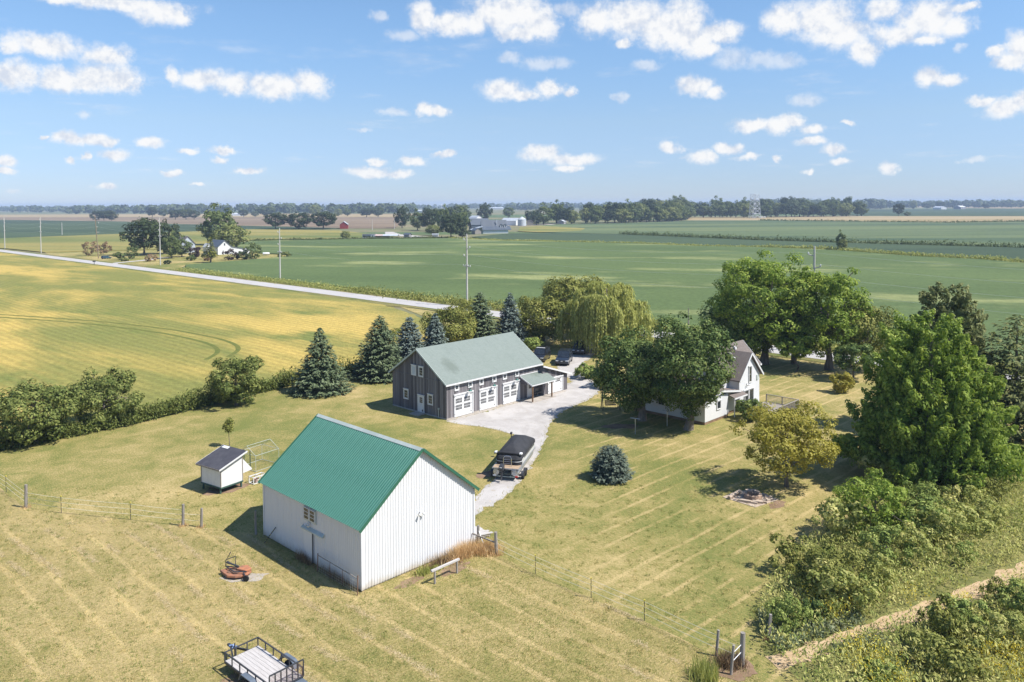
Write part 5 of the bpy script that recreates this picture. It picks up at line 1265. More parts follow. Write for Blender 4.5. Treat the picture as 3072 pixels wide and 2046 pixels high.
# battens: joined, too fine to pick apart
def battens(par, axis, L, top, w=0.29, x0=0.0, off=-0.03, zb=0.05):
    m = MB(); n = int(L / w); r = random.Random(3)
    for i in range(n + 1):
        c = min(L - 0.03, i * w + 0.02); t_ = top(c)
        if axis == 'x': m.box(x0 + c, x0 + c + 0.05, off, -0.01, zb, t_)
        else: m.box(off + 0.02, 0.035, c, c + 0.05, zb, t_)
    return tag(m.build('battens', M['board_x'] if axis == 'x' else M['board_y'], par), kind='stuff')
battens(fwall, 'x', GL, lambda x: GE - 0.03)
battens(gwall, 'y', GD, lambda y: GE + gs * min(y, GD - y) - 0.05)
m = MB(); m.box(-0.035, 0.03, 0.0, GD, 4.12, 4.22); m.build('belt_board', M['board_y'], gwall)
m = MB(); m.box(-0.03, GL, -0.05, 0.02, 0.0, 0.14); m.box(-0.04, 0.02, 0, GD, 0.0, 0.14); m.build('foundation', M['concrete'], gb)
def slope(y, off): return (GE + gs * min(y, GD - y)) + off
def roof_slab(name, par, x0, x1, y0, z0, y1, z1, th, mat):
    """sloped slab modelled flat (shingle pattern in its plane) and tilted"""
    L = math.hypot(y1 - y0, z1 - z0); m = MB(); m.box(0, x1 - x0, 0, L, -th, 0.0)
    return m.build(name, mat, par, (x0, y0, z0), (math.atan2(z1 - z0, y1 - y0), 0, 0))
ye = -GO; ze = GE - gs * GO + 0.16
grf = roof_slab('roof', gb, -GO, GL + GO, ye, ze, GD / 2, GR + 0.16, 0.12, M['sage_shingle'])
L_b = math.hypot(GD / 2 + GO, GR + 0.16 - ze)
m = MB(); m.box(0, GL + 2 * GO, 0, L_b, -0.12, 0.0); m.build('roof_back', M['sage_shingle'], gb, (GL + GO, GD + GO, ze), (math.atan2(GR + 0.16 - ze, GD / 2 + GO), 0, math.pi))
m = MB(); m.box(-GO - 0.03, GL + GO + 0.03, -GO - 0.05, -GO + 0.0, ze - 0.20, ze - 0.015); m.build('eave_fascia', M['white_paint'], gb)
for xx in (-GO - 0.02, GL + GO + 0.02):
    m = MB(); m.beam((xx, -GO - 0.03, ze - 0.10), (xx, GD / 2 + 0.06, GR + 0.09), 0.045, 0.17); m.build('rake_board', M['galv'], gb)
    m = MB(); m.beam((xx, GD + GO + 0.03, ze - 0.10), (xx, GD / 2 - 0.06, GR + 0.09), 0.045, 0.17); m.build('rake_board', M['galv'], gb)
def window_on(par, plane, a0, a1, z0, z1, cols, rows, at=0.0, pale=False, trim=0.11, cap=True):
    """plane 'x': wall facing -x, a runs along y; plane 'y': wall facing -y, a runs along x"""
    B = (lambda m, a, b, d0, d1, c, d: m.box(at - d1, at - d0, a, b, c, d)) if plane == 'x' else (lambda m, a, b, d0, d1, c, d: m.box(a, b, at - d1, at - d0, c, d))
    m = MB(); B(m, a0 + trim, a1 - trim, 0.045, 0.06, z0 + trim, z1 - trim); w = m.build('window', M['white_paint'], par)
    m = MB(); B(m, a0, a0 + trim, 0.02, 0.10, z0, z1); B(m, a1 - trim, a1, 0.02, 0.10, z0, z1); B(m, a0 + trim, a1 - trim, 0.02, 0.10, z0, z0 + trim); B(m, a0 + trim, a1 - trim, 0.02, 0.10, z1 - trim, z1)
    if cap: B(m, a0 - 0.05, a1 + 0.05, 0.02, 0.14, z1, z1 + 0.05)
    m.build('frame', M['white_paint'], w)
    ia0, ia1, iz0, iz1 = a0 + trim + 0.04, a1 - trim - 0.04, z0 + trim + 0.04, z1 - trim - 0.04
    cw, ch = (ia1 - ia0) / cols, (iz1 - iz0) / rows
    for i in range(cols):
        for j in range(rows):
            m = MB(); B(m, ia0 + i * cw + 0.015, ia0 + (i + 1) * cw - 0.015, 0.06, 0.068, iz0 + j * ch + 0.015, iz0 + (j + 1) * ch - 0.015); m.build('window_pane', M['palepane'] if pale else M['glass'], w)
    return w
for (a0, a1, z0, z1, pale) in ((5.14, 6.02, 4.22, 5.42, True), (3.85, 4.71, 4.22, 5.42, False), (6.58, 7.48, 1.20, 2.40, False), (2.23, 3.13, 1.24, 2.46, False)):
    window_on(gb, 'x', a0, a1, z0, z1, 1 if pale else 2, 1 if pale else 3, 0.0, pale)
for x0 in (1.17, 3.27, 5.04, 7.15, 8.94, 11.08):
    window_on(gb, 'y', x0, x0 + 0.70, 3.02, 3.76, 2, 2, 0.0, False, 0.13, False)
# side door with nine-light and pet flap
m = MB(); m.box(-0.10, -0.03, 3.84, 4.70, 0.16, 2.04); sd = m.build('side_door', M['white_paint'], gb)
m = MB(); m.box(-0.13, -0.02, 3.74, 3.84, 0.14, 2.06); m.box(-0.13, -0.02, 4.70, 4.86, 0.14, 2.06); m.box(-0.17, -0.02, 3.70, 4.90, 2.06, 2.16); m.build('door_frame', M['white_paint'], sd)
for i in range(3):
    for j in range(3):
        m = MB(); m.box(-0.108, -0.10, 4.02 + i * 0.17, 4.16 + i * 0.17, 1.22 + j * 0.22, 1.41 + j * 0.22); m.build('window_pane', M['glass'], sd)
m = MB(); m.box(-0.11, -0.10, 3.92, 4.12, 0.24, 0.48); m.build('pet_flap', M['black_steel'], sd)
m = MB(); m.box(-1.25, -0.06, 3.55, 5.0, 0.0, 0.15); m.build('door_step', M['concrete'], gb, bevel=0.02)
m = MB(); m.path([(-0.09, 1.22, 0), (-0.09, 1.22, 1.0)], 0.045, 8); m.box(-0.16, -0.02, 1.13, 1.31, 0.98, 1.14); m.build('vent_pipe', M['galv'], gb)
# three pairs of carriage doors with trim and barn lamps
def leaf_door(par, x0, x1, z0, z1, at, groups, hinge):
    m = MB(); m.box(x0, x1, at - 0.09, at - 0.04, z0, z1); d = m.build('door_leaf', M['white_paint'], par)
    for (g0, g1, cols, rows) in groups:
        gx0, gx1 = x0 + 0.14, x1 - 0.14; cw = (gx1 - gx0) / cols; ch = (g1 - g0) / rows; m = MB()
        for i in range(cols):
            for j in range(rows): m.box(gx0 + i * cw + 0.025, gx0 + (i + 1) * cw - 0.025, at - 0.098, at - 0.09, g0 + j * ch + 0.025, g0 + (j + 1) * ch - 0.025)
        m.build('window_panes', M['glass'], d)
    for z in (z0 + 0.3, z0 + 1.2, z1 - 0.15):
        m = MB(); m.box(hinge - 0.05, hinge + 0.05, at - 0.12, at - 0.09, z - 0.05, z + 0.05); m.build('hinge', M['black_steel'], d)
    return d
for (x0, xm, x1, xt, top) in ((1.14, 2.42, 3.69, 4.05, 2.66), (5.08, 6.30, 7.52, 7.95, 2.60), (8.98, 10.18, 11.40, 11.90, 2.62)):
    cd = empty('carriage_door', (0, 0, 0)); cd.parent = gb
    leaf_door(cd, x0, xm - 0.012, 0.08, top - 0.16, 0.0, ((1.58, 2.16, 5, 2), (0.82, 1.42, 5, 2)), x0 + 0.02)
    leaf_door(cd, xm + 0.012, x1, 0.08, top - 0.16, 0.0, ((1.58, 2.16, 5, 2), (0.82, 1.42, 5, 2)), x1 - 0.02)
    m = MB(); m.box(x0 - 0.06, x0, -0.12, -0.02, 0.08, top - 0.15); m.box(x1, xt - 0.10, -0.07, -0.02, 0.08, top - 0.15); m.box(xt - 0.10, xt, -0.13, -0.02, 0.08, top - 0.15); m.box(x0 - 0.10, xt + 0.02, -0.16, -0.02, top - 0.15, top); m.build('door_trim', M['white_paint'], cd)
    lx = (x0 + x1) / 2 + 0.72
    m = MB(); m.path([(lx, -0.03, top + 0.62), (lx, -0.35, top + 0.66), (lx, -0.55, top + 0.5), (lx, -0.55, top + 0.34)], 0.02, 6); lp = m.build('barn_lamp', M['lamp_green'], gb)
    m = MB(); m.lathe([(0.06, 0.18), (0.09, 0.1), (0.25, 0.0), (0.24, -0.02)], (lx, -0.55, top + 0.16), 14); m.build('lamp_shade', M['lamp_green'], lp, smooth=True)
# entry porch
py = -1.75
m = MB(); m.box(11.95, 16.3, -2.05, -0.02, 0.0, 0.10); m.build('porch_slab', M['concrete'], gb)
pr_ = roof_slab('porch_roof', gb, 11.95, 16.45, -2.05, 2.16, 0.0, 3.02, 0.07, M['sage_shingle'])
m = MB(); m.box(11.93, 16.47, -2.09, -2.04, 2.02, 2.14); m.build('porch_fascia', M['white_paint'], gb)
m = MB(); m.box(11.95, 16.45, -0.06, -0.02, 3.03, 3.13); m.build('porch_flashing', M['white_paint'], gb)
m = MB(); m.beam((11.93, -2.06, 2.09), (11.93, -0.02, 2.94), 0.04, 0.13); m.build('porch_rake', M['white_paint'], gb)
m = MB(); m.prism([(-1.2, 2.05), (-0.03, 2.05), (-0.03, 2.86), (-1.2, 2.38)], lambda y, z: (12.02, y, z), lambda y, z: (12.06, y, z)); m.build('porch_cheek', M['board_y'], gb)
for x in (12.2, 15.75):
    m = MB(); m.box(x - 0.07, x + 0.07, -1.97, -1.83, 0.10, 2.1); m.build('porch_post', M['post_brown'], gb)
m = MB(); m.box(13.35, 14.15, -0.09, -0.03, 0.12, 1.98); ed = m.build('entry_door', M['white_paint'], gb)
m = MB(); m.box(13.22, 13.35, -0.11, -0.02, 0.12, 2.08); m.box(14.15, 14.28, -0.11, -0.02, 0.12, 2.08); m.box(13.22, 14.28, -0.11, -0.02, 1.98, 2.08); m.build('door_frame', M['white_paint'], ed)
for i in range(3):
    for j in range(3):
        m = MB(); m.box(13.50 + i * 0.17, 13.64 + i * 0.17, -0.098, -0.09, 1.2 + j * 0.22, 1.39 + j * 0.22); m.build('window_pane', M['glass'], ed)
bn = empty('porch_bench', (-7.4, 87.7, 0), R_(46.41), 'grey wooden bench on the porch of the grey barn', 'bench')
m = MB(); m.box(14.55, 15.85, -0.55, -0.12, 0.50, 0.55); m.build('seat', M['greywood'], bn)
for z in (0.66, 0.80, 0.94):
    m = MB(); m.box(14.55, 15.85, -0.16, -0.12, z, z + 0.09); m.build('back_slat', M['greywood'], bn)
for x in (14.6, 15.74):
    for y in (-0.52, -0.17):
        m = MB(); m.box(x, x + 0.06, y, y + 0.05, 0.10, 0.50 if y < -0.3 else 1.03); m.build('leg', M['greywood'], bn)
# lean-to garage at the far end
EX, EY = 20.35, -0.55
def exz(x): return 3.72 - (x - 15.5) * (3.72 - 2.16) / (EX - 15.5)
m = MB(); m.prism([(15.5, 0.05), (EX, 0.05), (EX, exz(EX)), (15.5, exz(15.5))], lambda x, z: (x, EY, z), lambda x, z: (x, GD - 0.6, z)); lt = m.build('lean_to_wall', M['board_x'], gb)
m = MB(); n = 17
for i in range(n):
    x = 15.52 + i * 0.29; 
    if x < EX - 0.06: m.box(x, x + 0.05, EY - 0.025, EY + 0.01, 0.05, exz(x + 0.05) - 0.04)
tag(m.build('battens', M['board_x'], lt), kind='stuff')
m = MB(); x0, z0, x1, z1 = 15.45, exz(15.45) + 0.10, EX + 0.55, exz(EX + 0.55) + 0.10
m.prism([(x0, z0), (x1, z1), (x1, z1 - 0.10), (x0, z0 - 0.10)], lambda x, z: (x, EY - 0.30, z), lambda x, z: (x, GD - 0.4, z)); m.build('lean_to_roof', M['sage_shingle'], gb)
m = MB(); m.beam((x0 - 0.1, EY - 0.33, z0 - 0.06), (x1 + 0.02, EY - 0.33, z1 - 0.09), 0.05, 0.20); m.build('lean_to_fascia', M['white_paint'], gb)
cd = empty('carriage_door', (0, 0, 0)); cd.parent = gb
leaf_door(cd, 16.55, 17.75, 0.08, 1.92, EY, ((1.35, 1.80, 5, 2),), 16.57); leaf_door(cd, 17.78, 18.98, 0.08, 1.92, EY, ((1.35, 1.80, 5, 2),), 18.96)
m = MB(); m.box(16.45, 16.55, EY - 0.12, EY - 0.02, 0.08, 1.92); m.box(18.98, 19.30, EY - 0.07, EY - 0.02, 0.08, 1.92); m.box(19.30, 19.42, EY - 0.13, EY - 0.02, 0.08, 1.92); m.box(16.4, 19.45, EY - 0.15, EY - 0.02, 1.92, 2.06); m.build('door_trim', M['white_paint'], cd)
ap = MB(); ap.box(-0.1, 12.0, -0.62, -0.055, 0.0, 0.03); o = ap.build('concrete_apron', M['concrete'], None, (-7.4, 87.7, 0), (0, 0, R_(46.41))); tag(o, kind='structure')
ap = MB(); ap.box(16.35, 19.6, -1.2, EY - 0.01, 0.0, 0.03); o = ap.build('concrete_apron', M['concrete'], None, (-7.4, 87.7, 0), (0, 0, R_(46.41))); tag(o, kind='structure')

# ================================================================== WHITE HOUSE
hs_ = empty('white_house', (20.43, 85.29, 0), R_(45.71), 'white clapboard house with brown shingle gables behind the maples', 'house')
m = MB(); m.prism([(7.46, 0.3), (12.34, 0.3), (12.34, 3.86), (9.98, 6.28), (7.46, 3.86)], lambda x, z: (x, -0.4, z), lambda x, z: (x, 3.2, z)); m.build('wall', M['clapboard'], hs_)
m = MB(); m.prism([(0.9, 0.3), (5.1, 0.3), (5.1, 4.45), (3.0, 6.75), (0.9, 4.45)], lambda y, z: (6.2, y, z), lambda y, z: (14.25, y, z)); m.build('wall', M['clapboard'], hs_)
m = MB(); m.box(0, 7.4, 0.0, 8.9, 0.3, 2.65); m.box(0.0, 5.0, -0.4, 0.0, 0.3, 2.65); m.build('wall', M['clapboard'], hs_)
m = MB(); m.box(0.04, 7.4, 0.04, 8.8, 0, 0.3); m.box(0.04, 4.96, -0.36, 0.04, 0, 0.3); m.box(7.5, 12.3, -0.36, 3.2, 0, 0.3); m.box(6.3, 14.2, 0.95, 5.05, 0, 0.3); m.build('foundation', M['dirt'], hs_)
def gable_roof(par, cx, half, y0, y1, zr, ze_, mat, along='y'):
    for s_ in (-1, 1):
        m = MB(); p0 = (cx + s_ * half, ze_); p1 = (cx, zr); th = 0.12
        poly = [p0, p1, (p1[0], p1[1] - th * 1.3), (p0[0], p0[1] - th)]
        if s_ > 0: poly = poly[::-1]
        if along == 'y': m.prism(poly, lambda a, z: (a, y0, z), lambda a, z: (a, y1, z))
        else: m.prism(poly, lambda a, z: (y0, a, z), lambda a, z: (y1, a, z))
        m.build('roof', mat, par)
        for q in (y0, y1):
            m = MB(); e = (lambda a, z: (a, q, z)) if along == 'y' else (lambda a, z: (q, a, z))
            m.beam(e(p0[0], p0[1] - 0.10), e(p1[0], p1[1] - 0.10), 0.04, 0.20); m.build('rake_board', M['white_paint'], par)
gable_roof(hs_, 9.98, 2.85, -0.72, 2.9, 6.55, 3.66, M['brown_shingle'])
gable_roof(hs_, 3.0, 2.45, 5.8, 14.62, 7.05, 4.46, M['brown_shingle'], 'x')
gable_roof(hs_, 3.4, 4.0, -0.7, 9.2, 3.25, 2.60, M['brown_shingle'])
m = MB(); m.prism([(-1.2, 2.18), (-0.38, 2.46), (-0.38, 2.40), (-1.2, 2.12)], lambda y, z: (5.0, y, z), lambda y, z: (7.9, y, z)); m.build('porch_roof', M['brown_shingle'], hs_)
m = MB(); m.box(4.98, 7.92, -1.24, -1.19, 2.0, 2.16); m.build('porch_fascia', M['white_paint'], hs_)
for x in (5.1, 7.4):
    m = MB(); m.box(x, x + 0.1, -1.15, -1.05, 0, 2.1); m.build('porch_post', M['white_paint'], hs_)
window_on(hs_, 'y', 9.62, 10.36, 3.02, 4.95, 1, 2, -0.4, False, 0.08)
window_on(hs_, 'y', 8.55, 9.65, 0.75, 2.30, 1, 1, -0.4, False, 0.08); window_on(hs_, 'y', 9.72, 10.85, 0.75, 2.30, 1, 1, -0.4, False, 0.08)
window_on(hs_, 'x', 4.6, 5.6, 1.2, 2.2, 2, 1, 0.0, False, 0.08); window_on(hs_, 'y', 2.4, 3.3, 1.2, 2.2, 1, 1, -0.4, False, 0.08)
for (x, y, z) in ((9.0, 1.2, 5.68), (11.5, 2.4, 6.42), (9.6, 2.0, 6.02)):
    m = MB(); m.box(x - 0.17, x + 0.17, y - 0.2, y + 0.2, z - 0.05, z + 0.24); m.build('roof_vent', M['white_paint'], hs_)
m = MB(); m.box(14.3, 14.66, 0.45, 0.6, 4.25, 4.42); m.path([(7.35, -0.46, 0.3), (7.35, -0.46, 3.7)], 0.05, 6); m.build('downspout', M['white_paint'], hs_)
m = MB(); m.box(11.55, 12.0, -0.47, -0.41, 3.05, 3.65); m.build('meter_box', M['galv'], hs_)
floodlight(hs_, (9.2, -0.43, 3.0), 0)
# deck with railing behind the apple tree
dk = empty('wooden_deck', (20.43, 85.29, 0), R_(45.71), 'low wooden deck with railing at the gable end of the white house', 'deck')
m = MB()
for i in range(20):
    m = MB(); m.box(9.0 + i * 0.24, 9.0 + i * 0.24 + 0.225, -4.6, -0.5, 0.10, 0.14); m.build('deck_board', M['greywood'], dk)
for (a, b) in (((13.75, -0.6), (13.75, -4.6)), ((13.75, -4.6), (9.0, -4.6))):
    m = MB(); m.beam((*a, 1.02), (*b, 1.02), 0.14, 0.05); m.build('top_rail', M['greywood'], dk)
    n = int(math.dist(a, b) / 0.14); m = MB()
    for i in range(n + 1):
        t = i / n; x, y = a[0] + (b[0] - a[0]) * t, a[1] + (b[1] - a[1]) * t; m.box(x - 0.018, x + 0.018, y - 0.018, y + 0.018, 0.14, 0.995)
    tag(m.build('balusters', M['greywood'], dk), kind='stuff')
for (x, y) in ((13.75, -0.6), (13.75, -2.6), (13.75, -4.6), (11.4, -4.6), (9.05, -4.6), (9.05, -0.6)):
    m = MB(); m.box(x - 0.05, x + 0.05, y - 0.05, y + 0.05, 0, 0.995); m.build('post', M['greywood'], dk)

# ================================================================== CHICKEN COOP
cp = empty('chicken_coop', (-24.30, 65.25, 0), R_(56), 'small white coop with dark sloping roof on green legs', 'coop')
CW, CDp = 2.65, 2.15   # y: 0..CW (left), x: 0..CDp (back)
m = MB(); m.prism([(0.0, 0.56), (CDp, 0.56), (CDp, 2.88), (0.0, 2.18)], lambda x, z: (x, 0, z), lambda x, z: (x, CW, z)); m.build('wall', M['white_paint'], cp)
for (x, y, z1) in ((0, 0, 2.15), (0, CW, 2.15), (CDp, 0, 2.8)):
    m = MB(); m.box(x - 0.035, x + 0.03, y - 0.035, y + 0.03, 0.56, z1); m.build('corner_batten', M['greywood'], cp)
m = MB(); m.beam((-0.30, CW / 2, 2.165), (CDp + 0.28, CW / 2, 3.055), CW + 0.55, 0.06); m.build('roof', M['black_shingle'], cp)
for y in (-0.285, CW + 0.285):
    m = MB(); m.beam((-0.33, y, 2.12), (CDp + 0.31, y, 3.03), 0.03, 0.13); m.build('roof_edge', M['white_paint'], cp)
m = MB(); m.beam((-0.335, -0.27, 2.12), (-0.335, CW + 0.27, 2.12), 0.03, 0.12); m.build('roof_edge', M['greywood'], cp)
m = MB(); m.beam((CDp - 0.1, CW - 0.35, 2.985), (CDp + 0.2, CW - 0.35, 3.07), 0.8, 0.03); m.build('roof_patch', M['white_paint'], cp)
m = MB(); m.box(-0.04, CDp + 0.04, -0.04, CW + 0.04, 0.44, 0.565); m.build('floor_frame', M['darkgreen'], cp)
for (x, y) in ((0.05, 0.15), (0.05, CW - 0.2), (CDp - 0.1, 0.08), (CDp - 0.1, CW - 0.15)):
    m = MB(); m.box(x - 0.06, x + 0.06, y - 0.06, y + 0.06, 0, 0.44); m.build('leg', M['darkgreen'], cp)
m = MB(); m.prism([(CDp + 0.01, 1.15), (CDp + 0.01, 2.45), (CDp + 1.0, 1.30), (CDp + 0.9, 1.22)], lambda x, z: (x, 0.02, z), lambda x, z: (x, 0.07, z)); m.build('open_flap', M['white_paint'], cp)
rn = empty('wire_run', (-23.2, 70.8, 0), R_(56), 'pale green wire chicken run behind the coop', 'chicken run')
P_ = [(0, 0, 0), (2.6, 0, 0), (2.6, 2.4, 0), (0, 2.4, 0)]
for a, b in ((0, 1), (1, 2), (2, 3), (3, 0)):
    for z in (0.03, 1.45):
        m = MB(); m.path([(P_[a][0], P_[a][1], z), (P_[b][0], P_[b][1], z)], 0.018, 6); m.build('frame_tube', M['galv'], rn)
for p in P_:
    m = MB(); m.path([p, (p[0], p[1], 1.45)], 0.018, 6); m.build('frame_tube', M['galv'], rn)
for x in (0, 2.6):
    m = MB(); m.path([(x, 0, 1.45), (x, 1.2, 2.15), (x, 2.4, 1.45)], 0.018, 6); m.build('frame_tube', M['galv'], rn)
m = MB(); m.path([(0, 1.2, 2.15), (2.6, 1.2, 2.15)], 0.018, 6); m.build('frame_tube', M['galv'], rn)
for y in (0.75, 1.6):
    m = MB(); m.path([(-0.02, y, 0), (-0.02, y, 1.8)], 0.04, 6); m.build('door_post', M['darkgreen'], rn)
m = MB()
for i in range(27):
    x = i * 0.1; m.path([(x, 0, 0), (x, 0, 1.45), (x, 1.2, 2.15), (x, 2.4, 1.45), (x, 2.4, 0)], 0.0025, 3, False)
for i in range(25):
    y = i * 0.1; zt = 1.45 + 0.7 * (1 - abs(y - 1.2) / 1.2)
    for x in (0, 2.6): m.path([(x, y, 0), (x, y, zt)], 0.0025, 3, False)
tag(m.build('netting', M['lamp_green'], rn), kind='stuff')
cg = empty('small_cage', (-22.35, 67.55, 0), R_(52), 'small white framed cage on the grass beside the coop', 'cage')
for x in (0, 0.62, 1.25):
    for y in (0, 0.65):
        m = MB(); m.box(x - 0.03, x + 0.03, y - 0.03, y + 0.03, 0, 0.58); m.build('upright', M['white_paint'], cg)
for z in (0.03, 0.58):
    for y in (0, 0.65):
        m = MB(); m.box(-0.03, 1.28, y - 0.03, y + 0.03, z - 0.025, z + 0.025); m.build('rail', M['white_paint'], cg)
    for x in (0, 0.62, 1.25):
        m = MB(); m.box(x - 0.025, x + 0.025, 0, 0.65, z - 0.02, z + 0.02); m.build('rail', M['white_paint'], cg)
bk_ = empty('feed_bucket', (-22.30, 68.05, 0), 0, 'pale pink feed bucket inside the small white cage', 'bucket')
m = MB(); m.lathe([(0.12, 0.03), (0.16, 0.36), (0.17, 0.37), (0.15, 0.37), (0.11, 0.06)], n=14); m.build('pail', simple('pink plastic', (0.55, 0.33, 0.31), (0.5, 0.42, 0.40), 9, 0.5), bk_, smooth=True)
m = MB(); m.path([(0.16 * math.cos(a), 0, 0.36 + 0.17 * math.sin(a)) for a in np.linspace(0, math.pi, 9)], 0.008, 5); m.build('handle', M['galv'], bk_)

# ================================================================== VEHICLES
def wheel(par, loc, r, w, name='wheel', rim=True):
    m = MB(); m.lathe([(r * 0.55, -w / 2), (r * 0.93, -w / 2), (r, -w * 0.3), (r, w * 0.3), (r * 0.93, w / 2), (r * 0.55, w / 2)], n=20, axis='y')
    o = m.build(name, M['rubber'], par, loc, smooth=True)
    if rim:
        m = MB(); m.lathe([(r * 0.1, -w * 0.40), (r * 0.3, -w * 0.46), (r * 0.58, -w * 0.42), (r * 0.58, w * 0.42), (r * 0.3, w * 0.46), (r * 0.1, w * 0.40)], n=14, axis='y'); m.build('rim', M['rim'], o, smooth=True)
    return o
def paint(name, c):
    t = NT(name); f = t.noise(t.pos('obj'), 3, 3); t.col(t.mix(f, c, tuple(q * 0.8 for q in c))); return t.par(0.32, 0.5, 0.0, 0.6)
GLASSY = simple('vehicle glass', (0.015, 0.02, 0.028), (0.03, 0.038, 0.05), 2, 0.06, 0.7)
LENS = simple('headlamp lens', (0.55, 0.57, 0.6), (0.4, 0.42, 0.45), 8, 0.15, 0.6)
WHITEP = simple('white plate', (0.7, 0.72, 0.75), (0.6, 0.62, 0.66), 9, 0.4)
def suv(name, loc, head, mat, label, bar=False, dims=(4.95, 2.0, 1.88)):
    L, W_, H_ = dims; o = empty(name, (*loc, 0), head, label, 'car')
    hl, hw = L / 2, W_ / 2; zb, zs = 0.34, H_ * 0.57
    prof = [(-hl, 0.55), (-hl + 0.08, zs - 0.05), (-hl + 0.25, zs), (0.75, zs), (1.05, zs - 0.03), (hl - 0.25, zs - 0.16), (hl - 0.03, zs - 0.32), (hl, 0.52), (hl - 0.12, zb), (-hl + 0.15, zb)]
    rings = []
    for y, ins, dz in ((-hw, 0.06, 0.0), (-hw + 0.09, 0.0, 0.03), (hw - 0.09, 0.0, 0.03), (hw, 0.06, 0.0)):
        rings.append([(x * (1 - ins / hl), y, z + (dz if z > 0.9 else 0)) for x, z in prof])
    m = MB(); m.loft(rings); body = m.build('body', mat, o, smooth=True)
    b0 = [(-hl + 0.10, -hw + 0.05), (1.15, -hw + 0.07), (1.15, hw - 0.07), (-hl + 0.10, hw - 0.05)]; t0 = [(-hl + 0.28, -hw + 0.20), (0.42, -hw + 0.21), (0.42, hw - 0.21), (-hl + 0.28, hw - 0.20)]
    m = MB(); m.loft([[(x, y, zs) for x, y in b0], [(x * 0.99, y * 1.02, H_ - 0.06) for x, y in t0], [(x * 0.95, y * 0.92, H_) for x, y in t0]]); cab = m.build('cabin', mat, o, smooth=True)
    def lerp(a, b, s): return tuple(a[i] + (b[i] - a[i]) * s for i in range(3))
    def pane(P, u0, u1, v0, v1, nm):
        c = [lerp(lerp(P[0], P[1], u), lerp(P[3], P[2], u), v) for u, v in ((u0, v0), (u1, v0), (u1, v1), (u0, v1))]
        n = (Vector(c[1]) - Vector(c[0])).cross(Vector(c[3]) - Vector(c[0])).normalized() * 0.012
        m = MB(); m.prism([(0, 0), (1, 0), (1, 1), (0, 1)], lambda a, b: Vector(c[{(0, 0): 0, (1, 0): 1, (1, 1): 2, (0, 1): 3}[(a, b)]]) - n, lambda a, b: Vector(c[{(0, 0): 0, (1, 0): 1, (1, 1): 2, (0, 1): 3}[(a, b)]]) + n)
        m.build(nm, GLASSY, cab)
    B = [(x, y, zs + 0.01) for x, y in b0]; T = [(x * 0.99, y * 1.02, H_ - 0.06) for x, y in t0]
    pane([B[1], B[2], T[2], T[1]], 0.05, 0.95, 0.06, 0.93, 'windshield'); pane([B[3], B[0], T[0], T[3]], 0.06, 0.94, 0.25, 0.9, 'rear_window')
    for (u0, u1) in ((0.06, 0.30), (0.33, 0.60), (0.64, 0.90)):
        pane([B[0], B[1], T[1], T[0]], u0, u1, 0.12, 0.90, 'side_window'); pane([B[2], B[3], T[3], T[2]], 1 - u1, 1 - u0, 0.12, 0.90, 'side_window')
    for x in (-hl + 0.95, hl - 0.95):
        for y in (-hw + 0.12, hw - 0.12): wheel(o, (x, y, 0.37), 0.37, 0.25)
    for s_ in (-1, 1):
        m = MB(); m.cbox((hl - 0.09, s_ * (hw - 0.28), zs - 0.30), (0.16, 0.42, 0.15)); m.build('headlight', LENS, o, bevel=0.03)
        m = MB(); m.cbox((0.95, s_ * (hw + 0.08), zs + 0.06), (0.12, 0.2, 0.15)); m.build('mirror', mat, o, bevel=0.03)
        m = MB(); m.cbox((-0.2, s_ * (hw - 0.02), zb + 0.02), (2.4, 0.1, 0.06)); m.build('side_step', M['chrome'] if bar else M['black_steel'], o)
        m = MB(); m.cbox((-hl + 0.03, s_ * (hw - 0.2), zs - 0.2), (0.08, 0.2, 0.34)); m.build('tail_light', simple('tail lamp', (0.25, 0.02, 0.02), None, 5, 0.3), o)
        m = MB(); m.path([(-hl + 0.6, s_ * (hw - 0.36), H_ + 0.03), (0.1, s_ * (hw - 0.36), H_ + 0.03)], 0.025, 6); m.build('roof_rail', M['black_steel'], o)
    m = MB(); m.cbox((hl - 0.01, 0, zs - 0.33), (0.05, 1.0, 0.22)); m.build('grille', M['black_steel'], o)
    m = MB(); m.cbox((hl + 0.02, 0, 0.50), (0.05, 1.6, 0.22)); m.build('bumper', M['black_steel'], o, bevel=0.02)
    m = MB(); m.cbox((hl + 0.03, 0, zs - 0.33), (0.03, 0.26, 0.10)); m.build('badge', WHITEP, o)
    if bar:
        m = MB(); m.cbox((0.15, 0, H_ + 0.06), (0.22, 1.35, 0.10)); m.build('light_bar', M['white_paint'], o, bevel=0.03)
    return o
suv('sport_utility', (7.75, 119.0), R_(-102), paint('dark blue paint', (0.018, 0.026, 0.042)), 'dark blue black sport utility facing the grey barn on the gravel')
suv('sport_utility', (4.35, 121.3), R_(-107), paint('black paint', (0.012, 0.013, 0.017)), 'black sport utility with white bar on its roof parked on the grass', True)
suv('sport_utility', (10.9, 127.4), R_(-103), paint('charcoal paint', (0.05, 0.048, 0.05)), 'dark vehicle parked under the hanging willow branches')
suv('parked_car', (-185.2, 362), R_(65), paint('teal paint', (0.03, 0.085, 0.11)), 'teal blue car parked beside the leafless bushes', False, (4.5, 1.75, 1.45))

